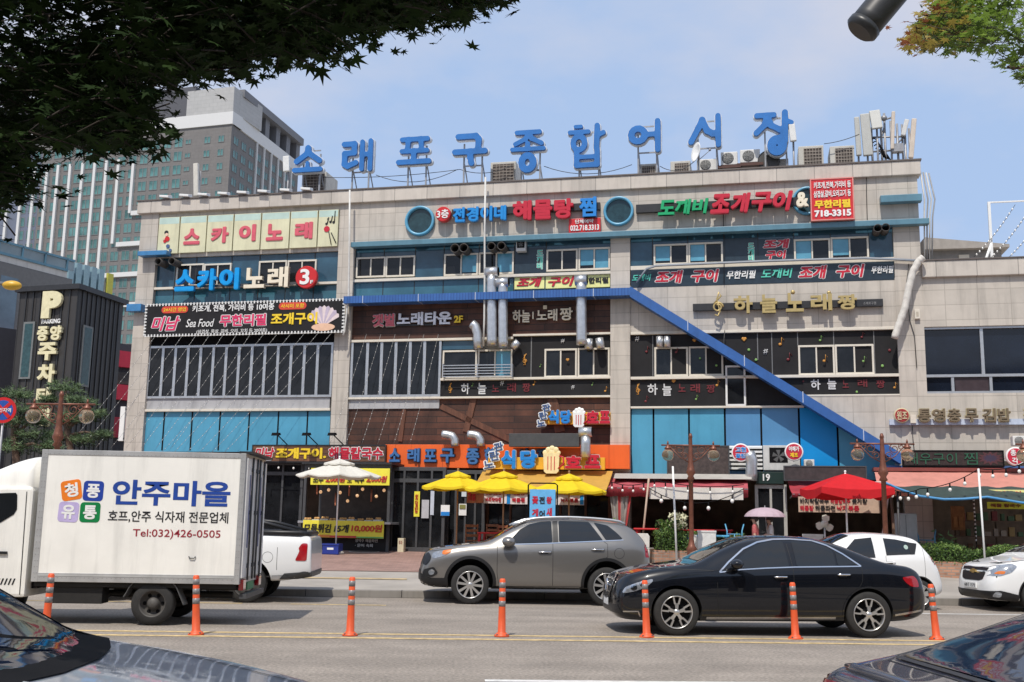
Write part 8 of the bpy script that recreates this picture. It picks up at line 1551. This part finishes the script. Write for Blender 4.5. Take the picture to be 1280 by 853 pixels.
# floors
fh = (zat(245, 175, AL)-zat(245, 243, AL))/4.0
z0f = zat(262, 175, AL); NF = 22
wins = []
def wl(s0, w, dirn, nrm, z, h): wins.append((s0, w, dirn, nrm, z, h))
wide = abs(sL(150, 230)-sL(160, 230))
stepL = abs(sL(176, 200)-sL(232, 200))/4.0
for f in range(NF):
    z = z0f-f*fh
    for k in range(2): wl(sL(281-17*k, 165)+0, stepL*(.52 if k == 0 else .55), uL, nL, z, fh*.52)
    wl(sL(240, 165), stepL*.5, uL, nL, z, fh*.36)
    for k in range(15): wl(s232+stepL*(k+.14), stepL*.74, uL, nL, z, fh*.72)
    for k in range(9): wl(lenR*(.03+.107*k), lenR*.066, uR, nR, z, fh*.6)
unit = {}
def wkey(w, h, d): return (round(w, 2), round(h, 2), d is uL)
def wmesh(w, h, d, n):
    k = wkey(w, h, d)
    if k not in unit:
        f = MB(); fbox(f, d, n, -w/2, w/2, -h/2, -h/2+.12, -.02, .07); fbox(f, d, n, -w/2, w/2, h/2-.12, h/2, -.02, .07); fbox(f, d, n, -w/2, -w/2+.1, -h/2+.12, h/2-.12, -.02, .07); fbox(f, d, n, w/2-.1, w/2, -h/2+.12, h/2-.12, -.02, .07); fbox(f, d, n, -.06, .06, -h/2+.12, h/2-.12, -.02, .08); fbox(f, d, n, -w/2+.1, -.06, -h/2+.12, h/2-.12, -.02, .04, 1); fbox(f, d, n, .06, w/2-.1, -h/2+.12, h/2-.12, -.02, .03, 1)
        ob = f.build('window', [TFR, TGLS], None); unit[k] = (ob.data, f); bpy.data.objects.remove(ob)
    return unit[k]
rest = MB(); cnt = 0
wins.sort(key=lambda w: -(w[4]))
vis = []
for (s_, w, d, n, z, h) in wins:
    p = d*(s_+w/2*(1 if d is uL else 1)); P = Vector((p.x, p.y, z)); me, fm = wmesh(w, h, d, n)
    wp = P+Vector((K.x, K.y, 0)); r_ = wp-CP; px = 640+FPX*r_.dot(AX)/r_.dot(AF); py = 426.5-FPX*r_.dot(AU)/r_.dot(AF)
    if cnt < 100 and 100 < px < 372 and py < 330 and (px > 178 or py > 205):
        ob = bpy.data.objects.new('window', me); COL.objects.link(ob); ob.parent = TWR; ob.location = P; cnt += 1
    else: rest.add([(a+P.x, b+P.y, c+P.z) for a, b, c in fm.v], fm.f, 0); rest.m[-len(fm.m):] = fm.m
ob = rest.build('window', [TFR, TGLS], TWR); ob['kind'] = 'stuff'
# white fins, floor ledges and blue-grey end bay
m = MB()
for k, x in enumerate((167, 148.5, 133.5, 119, 104, 88.5, 73.5, 60, 45, 30, 14, -2)):
    s_ = sL(x, 220); fbox(m, uL, nL, s_-.27, s_+.27, zat(167, 267, AL) if k == 0 else zat(148, 305, AL) if k == 1 else zat(133, 343, AL) if k == 2 else 0, zat(167, 205, AL) if k == 0 else z0f-fh*.9, -.1, .45)
m.build('white_fin', TWt, TWR); m = MB()
for x0, y in ((165.5, 267), (147, 305), (132, 343), (110, 381)): zz = zat(172, y, AL); fbox(m, uL, nL, -.3 if y > 320 else s232-2, sL(x0, y), zz-.4, zz+.4, -.1, .5)
m.build('white_ledge', TWt, TWR); m = MB(); s40 = sL(48, 250); fbox(m, uL, nL, s40, lenL+.3, 0, zB1-2, -2, .02); m.build('blue_grey_bay', TBL, TWR)
for k in range(9): s_ = lenR*(.1+.107*k); 
m = MB()
for k in range(6): s_ = lenR*(.355+.107*k-.02); fbox(m, uR, nR, s_, s_+lenR*.011, 0, zB1-.2, -.05, .3)
m.build('white_fin', TWt, TWR)
mb = MB(); v_, f_ = glyphs('EMILLE', .02); xs_ = [a[0] for a in v_]; ys_ = [a[1] for a in v_]; s1 = sL(178, 147); s0 = sL(104, 160); zl = ZT+1.6
for_v = []
for a in v_: t = (a[0]-min(xs_))/(max(xs_)-min(xs_)); p = uL*(s0+(s1-s0)*t)+nL*(-.5+.4*a[2]); for_v.append((p.x, p.y, zl+3.6*(a[1]-min(ys_))/(max(ys_)-min(ys_))))
mb.add(for_v, f_); mb.build('roof_lettering', TWt, TWR)
# dark parking tower
PD = 52.0
Kp = at_d(98, 362, PD); 
def dpt(K0, px, py, ang):
    dv = Vector((math.cos(ang), math.sin(ang), 0)); n = Vector((-math.sin(ang), math.cos(ang), 0)); q = ray(px, py); t = (K0-CP).dot(n)/q.dot(n); p = CP+q*t-K0; return p.dot(dv), p.z+K0.z
def fang(K0, px, py, lo_, hi): return min((lo_+(hi-lo_)*i/500 for i in range(501)), key=lambda a: abs(dpt(K0, px, py, a)[1]-K0.z))
A1_ = fang(Kp, 26, 366, R(150), R(230)); A2_ = fang(Kp, 152.5, 380.5, R(25), R(89))
PKT = thing('parking_tower', 'dark charcoal parking tower with a big cream letter P and vertical Korean sign, left', 'building', (Kp.x, Kp.y, 0), 0); u1_ = Vector((math.cos(A1_), math.sin(A1_), 0)); u2_ = Vector((math.cos(A2_), math.sin(A2_), 0)); n1_, n2_ = outn(u1_, u2_), outn(u2_, u1_); l1 = dpt(Kp, 20, 420, A1_)[0]; l2 = dpt(Kp, 149, 450, A2_)[0]
PKM = tilem('parking_cladding', (.040, .037, .036), (.012, .011, .011), .45, 40, .03, 0, .55, .12, .2, 'xz', .4)
m = MB(); m.hexa([(*p.xy, 0) for p in (Vector((0, 0)), u1_.xy*l1, u1_.xy*l1+u2_.xy*l2, u2_.xy*l2)]+[(*p.xy, Kp.z) for p in (Vector((0, 0)), u1_.xy*l1, u1_.xy*l1+u2_.xy*l2, u2_.xy*l2)]); m.build('wall', PKM, PKT)
m = MB(); fbox(m, u1_, n1_, -.2, l1+.15, Kp.z, Kp.z+.25, -.3, .2); fbox(m, u2_, n2_, .2, l2+.15, Kp.z, Kp.z+.25, -.3, .2); m.build('coping', DARK, PKT)
m = MB()
for k in range(1, 10): s_ = l2*k/10; fbox(m, u2_, n2_, s_-.03, s_+.03, 0, Kp.z, 0, .05)
for k in range(1, 8): s_ = l1*k/8; fbox(m, u1_, n1_, s_-.03, s_+.03, 0, Kp.z, 0, .05)
m.build('seam_rib', DARK, PKT)
for px0, px1, py0, py1, A_, u_, n_ in ((42, 28, 403, 474, A1_, u1_, n1_), (100, 112, 407, 484, A2_, u2_, n2_)):
    a, b = dpt(Kp, px0, (py0+py1)/2, A_)[0], dpt(Kp, px1, (py0+py1)/2, A_)[0]; zt, zb_ = dpt(Kp, (px0+px1)/2, py0, A_)[1], dpt(Kp, (px0+px1)/2, py1, A_)[1]; m = MB(); fbox(m, u_, n_, a, b, zb_, zt, .0, .09); f = m.build('window', TFR, PKT); m = MB(); fbox(m, u_, n_, a+.1, b-.1, zb_+.1, zt-.1, .09, .1); m.build('pane', pm('parking_glass', (.03, .07, .075), .1, var=.3), f)
def wtext(par, K0, A_, u_, n_, s, px0, py0, px1, py1, mat, bold=.04, th=.15, off=.06, name='lettering'):
    ym, xm = (py0+py1)/2, (px0+px1)/2; a, b = dpt(K0, px0, ym, A_)[0], dpt(K0, px1, ym, A_)[0]; zt, zb_ = dpt(K0, xm, py0, A_)[1], dpt(K0, xm, py1, A_)[1]; v_, f_ = glyphs(s, bold); xs_ = [q[0] for q in v_]; ys_ = [q[1] for q in v_]; V = []
    for q in v_: t = (q[0]-min(xs_))/(max(xs_)-min(xs_)); p = u_*(a+(b-a)*t)+n_*(off+th*(q[2]+.5)); V.append((p.x, p.y, zb_+(zt-zb_)*(q[1]-min(ys_))/(max(ys_)-min(ys_))))
    MB().add(V, f_).build(name, mat, par)
PC = pm('parking_cream', (.72, .66, .42), .5)
for s, r in (('P', (56, 365, 80, 398.5)), ('중', (50, 409, 63, 427)), ('양', (66, 408, 80, 426)), ('주', (51, 429, 74, 451)), ('차', (50, 456, 72, 479)), ('타', (49, 485, 68, 505)), ('워', (50, 511, 65, 534))): wtext(PKT, Kp, A1_, u1_, n1_, s, *r, PC, .07 if s == 'P' else .045)
wtext(PKT, Kp, A1_, u1_, n1_, 'PARKING', 54, 399.5, 77, 405, WHITE, .02, .05)
# grey hall with teal glass parapet behind it
def simple_building(name, label, K0, pxL, pyL, pxR, pyR, z1=None, mat=None, dep=12):
    A_ = fang(K0, pxL, pyL, R(150), R(240)) if pxL is not None else R(180); u_ = Vector((math.cos(A_), math.sin(A_), 0)); l_ = dpt(K0, pxL, pyL, A_)[0]; n_ = Vector((-u_.y, u_.x, 0)); n_ = n_ if n_.y < 0 else -n_
    o = thing(name, label, 'building', (K0.x, K0.y, 0), 0); m = MB(); fbox(m, u_, n_, 0, l_+12, 0, K0.z, -dep, 0); m.build('wall', mat, o); return o, A_, u_, n_, l_
Kg = at_d(84, 340, 66); o, A_, u_, n_, l_ = simple_building('grey_hall', 'pale grey building with teal glass parapet and red roof letters, left edge', Kg, 2, 316, None, None, None, pm('hall_grey', (.62, .58, .52), .7, var=.06, scale=.4, streak=.2))
m = MB(); fbox(m, u_, n_, -.4, 5.2, 0, Kg.z-.4, .0, .06); m.build('dark_panel', pm('hall_dark', (.14, .135, .13), .6), o)
m = MB(); fbox(m, u_, n_, 0, l_+12, Kg.z, Kg.z+.15, -.2, .1); m.build('parapet_rail', TEAL, o); m = MB(); fbox(m, u_, n_, -.5, l_+12, Kg.z+.15, Kg.z+.7, -.1, -.04); m.build('parapet_glass', pm('teal_glass', (.24, .29, .30), .15, var=.25, scale=.5), o)
m = MB()
for k in range(9): fbox(m, u_, n_, k*1.6, k*1.6+.1, Kg.z+.15, Kg.z+.8, -.04, .04)
fbox(m, u_, n_, -.5, l_+12, Kg.z+.72, Kg.z+.85, -.12, .04); m.build('parapet_post', TEAL, o)
for px0, px1, s in ((3, -6, '이'), (20, 16, 'H'), (26, 32, 'H')): wtext(o, Kg, A_, u_, n_, s, min(px0, px1), 305 if px0 < 10 else 313, max(px0, px1), 318 if px0 < 10 else 329, REDL, .04, .2, -.3)
m = MB(); zg0 = dpt(Kg, 10, 345, A_)[1]; s22 = dpt(Kg, 22, 370, A_)[0]; fbox(m, u_, n_, s22, l_+10, 5, zg0, .0, .05); f = m.build('window', TFR, o); m = MB()
for k in range(7):
    for q in range(3): fbox(m, u_, n_, s22+.1+k*1.25, s22+1.25+k*1.25, 5.1+q*(zg0-5)/3, 5+(q+1)*(zg0-5)/3-.05, .05, .07)
m.build('pane', pm('hall_blue_glass', (.13, .18, .22), .1, var=.4, scale=.4), f)
m = MB()
for y0, y1, mt in ((420, 438, 0), (438, 452, 1), (452, 473, 2), (473, 500, 1)): fbox(m, u_, n_, dpt(Kg, 17, 440, A_)[0], l_+6, dpt(Kg, 8, y1, A_)[1], dpt(Kg, 8, y0, A_)[1], .1, .5, mt)
m.build('sign_band', [pm('band_red', (.5, .02, .03), .5), pm('band_black', (.015, .015, .02), .5), pm('band_yellow', (.70, .42, .05), .5)], o)
# light grey annex with teal fins
Kf = at_d(131, 352, 78); o, A_, u_, n_, l_ = simple_building('finned_block', 'light grey block with upright teal fins behind the parking tower', Kf, 85, 331, None, None, None, pm('fin_grey', (.44, .44, .43), .7, var=.05), 8)
m = MB()
for k in range(5): s_ = .3+k*(l_)/5; fbox(m, u_, n_, s_, s_+.45, Kf.z-3.2, Kf.z+.75, .0, .25)
m.build('teal_fin', pm('fin_teal', (.22, .33, .37), .4), o); m = MB(); fbox(m, u_, n_, -.5, .0, Kf.z-3, Kf.z+.6, .1, .3); m.build('yellow_strip_sign', pm('strip_olive', (.45, .42, .06), .5), o)
# red banded block between tower and hall
Kr = at_d(170, 432, 60); o, A_, u_, n_, l_ = simple_building('red_banded_block', 'dark block with red bands seen in the gap beside the parking tower', Kr, 140, 428, None, None, None, pm('banded_dark', (.03, .03, .04), .6), 6)
m = MB()
for y0, y1 in ((440, 460), (482, 501), (523, 548)): fbox(m, u_, n_, -.5, l_+2, dpt(Kr, 155, y1, A_)[1], dpt(Kr, 155, y0, A_)[1], .0, .3)
m.build('red_band', pm('band_crimson', (.38, .015, .04), .5), o); m = MB(); fbox(m, u_, n_, -.5, l_+2, dpt(Kr, 155, 482, A_)[1]+.05, dpt(Kr, 155, 466, A_)[1], .0, .1); m.build('window_strip', pm('banded_glass', (.05, .04, .035), .15, var=.5, scale=1), o)
p = at_d(153, 530, 44); o = thing('white_strip_sign', 'narrow upright blank white sign at the left corner of the market hall', 'sign', (p.x, p.y, p.z), R(-10)); h = 44*43/FPX/2; MB().box(-.1, .1, -.06, .06, -h, h).build('panel', WHITE, o, bevel=.01); MB().box(.1, .5, -.03, .03, -h*.9, -h*.8).box(.1, .5, -.03, .03, h*.8, h*.9).build('bracket', DARK, o)
# dark block added unseen behind the viewer, to darken reflections in bonnets and windows
o = thing('added_reflection_block', 'long dark brick block added unseen behind the viewer for car reflections', 'building', (0, -17, 0), 0); MB().box(-60, 60, -10, 0, 0, 13).build('wall', tilem('reflection_block_brick', (.16, .12, .10), (.1, .09, .08), .4, .15, .02, .5, .8, .2, .2), o)
for q in range(4):
    for k in range(-9, 10): MB().box(k*5.5-1.4, k*5.5+1.4, .002, .06, 1.2+q*3.1, 2.9+q*3.1).build('window', GLASSD, o)
# ================================================================ TREES
# pines behind the left street lamp
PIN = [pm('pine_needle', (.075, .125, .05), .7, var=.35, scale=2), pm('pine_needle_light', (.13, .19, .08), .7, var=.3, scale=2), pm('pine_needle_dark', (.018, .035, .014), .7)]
BARK = pm('bark', (.13, .085, .06), .9, var=.4, scale=9, bump=.5, bscale=18)
def pine(label, px, Y, blobs, lean=0):
    b = at_y(px, 640, Y); zb = zg(b.x, Y); o = thing('pine_tree', label, 'tree', (b.x, Y, zb), 0, 'pines at the left corner'); pts = [at_y(x, y, Y)-Vector((b.x, Y, zb)) for x, y, r in blobs]; top = max(pts, key=lambda p: p.z); m = MB()
    tr = [Vector((0, 0, -.1)), Vector((top.x*.35+.1, 0, top.z*.4)), Vector((top.x*.7-.1, .1, top.z*.75)), top]; m.tube(tr, [.16, .12, .09, .03], 8)
    for p in pts: q = tr[1].lerp(tr[2], min(1, max(0, (p.z-tr[1].z)/(tr[2].z-tr[1].z+.01)))); m.tube([q, (q+p)/2+Vector((0, 0, .12)), p], [.06, .04, .015], 6)
    m.build('trunk', BARK, o); m = MB()
    for (x, y, r), p in zip(blobs, pts):
        R_ = r/FPX*Y
        for _ in range(int(170*R_*R_)+60):
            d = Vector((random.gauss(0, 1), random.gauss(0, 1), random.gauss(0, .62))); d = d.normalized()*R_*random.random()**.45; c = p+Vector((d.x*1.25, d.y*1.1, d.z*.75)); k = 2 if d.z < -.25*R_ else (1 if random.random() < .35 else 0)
            ax = Vector((random.gauss(0, .5), random.gauss(0, .5), 1)).normalized()
            for j in range(9):
                v = (ax*.6+Vector((random.gauss(0, 1), random.gauss(0, 1), random.gauss(0, .6))).normalized()).normalized()*random.uniform(.10, .19); s_ = v.orthogonal().normalized()*.009; m.add([c-s_, c+s_, c+v+s_*.3, c+v-s_*.3], [(0, 1, 2, 3)], k)
    m.build('crown', PIN, o)
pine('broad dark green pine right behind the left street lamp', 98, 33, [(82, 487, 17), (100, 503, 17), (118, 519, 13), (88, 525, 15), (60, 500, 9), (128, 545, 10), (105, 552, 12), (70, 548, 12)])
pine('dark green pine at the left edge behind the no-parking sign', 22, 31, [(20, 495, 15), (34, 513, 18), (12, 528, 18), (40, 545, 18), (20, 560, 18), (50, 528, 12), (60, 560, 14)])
# maples overhead
LEAFP = []
for k, (a, r) in enumerate(((90, 1), (66, .36), (45, .92), (22, .34), (0, .74), (-28, .3), (-52, .45), (-90, .15), (-128, .45), (-152, .3), (180, .74), (158, .34), (135, .92), (114, .36))): LEAFP.append((r*math.cos(R(a)), r*math.sin(R(a))))
def leaf(mb, c, nrm, tip, s_, k):
    g = (tip-nrm*tip.dot(nrm)).normalized(); e = g.cross(nrm); V = [c]+[c+(e*x+g*y)*s_+nrm*(-.10*s_*(x*x+y*y)) for x, y in LEAFP]; n = len(LEAFP); mb.add(V, [(0, i+1, (i+1) % n+1) for i in range(n)], k)
def maple(name, label, base_, limbs, sprays, mats, size, pick):
    o = thing(name, label, 'tree', base_, 0); B_ = Vector(base_); m = MB()
    for pts, r0, r1 in limbs: k = len(pts); m.tube([Vector(p)-B_ for p in pts], [r0+(r1-r0)*i/(k-1) for i in range(k)], 8)
    m.build('trunk', BARK, o); m = MB(); tw = MB()
    for c, nl in sprays:
        d = Vector((random.gauss(0, 1), random.gauss(0, 1), random.gauss(-.25, .35))).normalized(); ln = random.uniform(.18, .34); P0 = c-d*ln*.5-B_; m.tube([P0, P0+d*ln*.5+Vector((0, 0, .01)), P0+d*ln], [.004, .003, .0015], 3, len(mats))
        for i in range(nl):
            t = (i+.5)/nl; q = P0+d*ln*t+Vector((random.gauss(0, .05), random.gauss(0, .05), random.gauss(0, .025))); nr = Vector((random.gauss(0, .45), random.gauss(-.15, .45), 1)).normalized(); tip = (d*.4+Vector((random.gauss(0, .8), random.gauss(0, .8), -.25))).normalized(); leaf(m, q, nr, tip, size*random.uniform(.65, 1.25), pick(q+B_))
    m.build('crown', mats+[pm('twig_dark', (.03, .022, .016), .9)], o); return o
LOW = [(-260, 330), (-120, 310), (-20, 285), (0, 268), (22, 262), (26, 205), (60, 200), (92, 214), (108, 200), (128, 205), (145, 212), (170, 204), (180, 150), (205, 135), (240, 118), (300, 108), (350, 92), (372, 100), (430, 66), (500, 52), (560, 42), (600, 26), (640, 8), (665, -20), (700, -90)]
HI = pchip  # (boundary only)
def low(px):
    for (a, ya), (b, yb) in zip(LOW[:-1], LOW[1:]):
        if a <= px <= b: return ya+(yb-ya)*(px-a)/(b-a)
    return -200
sprays = []
while len(sprays) < 2700:
    px = random.uniform(-240, 680); yl_ = low(px); py = yl_-26-abs(random.gauss(0, 1))*75 if random.random() < .45 else random.uniform(-230, yl_-24)
    if py < -230: continue
    sprays.append((at_y(px, py, random.uniform(3.6, 6.6)), 13))
for _ in range(500): sprays.append((Vector((random.uniform(-5.5, .8), random.uniform(2.2, 6.2), random.uniform(4.6, 6.4))), 12))  # unseen sprays above the frame, added to block light and darken the crown
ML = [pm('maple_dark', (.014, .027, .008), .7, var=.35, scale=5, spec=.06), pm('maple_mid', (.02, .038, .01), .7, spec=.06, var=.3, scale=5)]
TB_ = (-6.2, 2.6, 0)
LM = [([TB_, (-6.1, 2.6, 1.6), (-5.9, 2.8, 2.9), (-5.2, 3.2, 4.0)], .20, .11), ([(-5.2, 3.2, 4.0), (-3.8, 3.9, 4.7), (-2.2, 4.6, 4.9), (-.6, 5.1, 4.7)], .10, .02), ([(-5.2, 3.2, 4.0), (-4.0, 4.6, 4.3), (-2.8, 5.5, 4.1)], .07, .02), ([(-3.8, 3.9, 4.7), (-2.4, 3.4, 5.4), (-1, 3.2, 5.8)], .06, .02), ([(-5.9, 2.8, 2.9), (-5.0, 3.8, 3.5), (-3.6, 4.6, 3.5)], .06, .015)]
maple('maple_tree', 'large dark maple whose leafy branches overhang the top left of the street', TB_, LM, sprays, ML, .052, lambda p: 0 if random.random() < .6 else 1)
ML2 = [pm('maple_green', (.17, .26, .04), .5, var=.3, scale=5, trans=.5), pm('maple_gold', (.34, .26, .05), .5, var=.3, scale=5, trans=.35), pm('maple_rust', (.26, .085, .035), .5, var=.3, scale=5, trans=.35), pm('maple_deep', (.07, .12, .025), .5, var=.3, scale=5, trans=.15)]
sprays = []
LOW2 = [(1130, 50), (1143, 48), (1160, 62), (1180, 58), (1200, 66), (1225, 62), (1250, 66), (1262, 80), (1280, 96), (1320, 130), (1400, 150)]; TOP2 = [(1130, 46), (1145, 44), (1158, 22), (1175, 4), (1195, -20), (1400, -60)]
def pw(P, x):
    for (a, ya), (b, yb) in zip(P[:-1], P[1:]):
        if a <= x <= b: return ya+(yb-ya)*(x-a)/(b-a)
    return 0
while len(sprays) < 330:
    px = random.uniform(1146, 1395); a, b = pw(TOP2, px)+4, pw(LOW2, px)-5; py = random.uniform(a, b)
    if 1262 < px < 1395 and random.random() < .3: continue
    sprays.append((at_y(px, py, random.uniform(6.2, 8.4)), 11))
def pick2(p):
    r_ = p-CP; px = 640+FPX*r_.dot(AX)/r_.dot(AF); t = (px-1150)/110+random.gauss(0, .25); return 2 if t < -.2 else (1 if t < .24 else (0 if random.random() < .72 else 3))
TB2 = (6.6, 6.2, 0)
maple('maple_tree', 'smaller maple with green, gold and rust leaves reaching in at the top right', TB2, [([TB2, (6.5, 6.3, 2), (6.2, 6.6, 3.6), (5.6, 6.9, 4.6)], .14, .06), ([(5.6, 6.9, 4.6), (4.8, 7.2, 4.9), (4.0, 7.3, 4.95)], .05, .012), ([(6.2, 6.6, 3.6), (5.3, 7.2, 4.3), (4.6, 7.4, 4.5)], .045, .01)], sprays, ML2, .052, pick2)
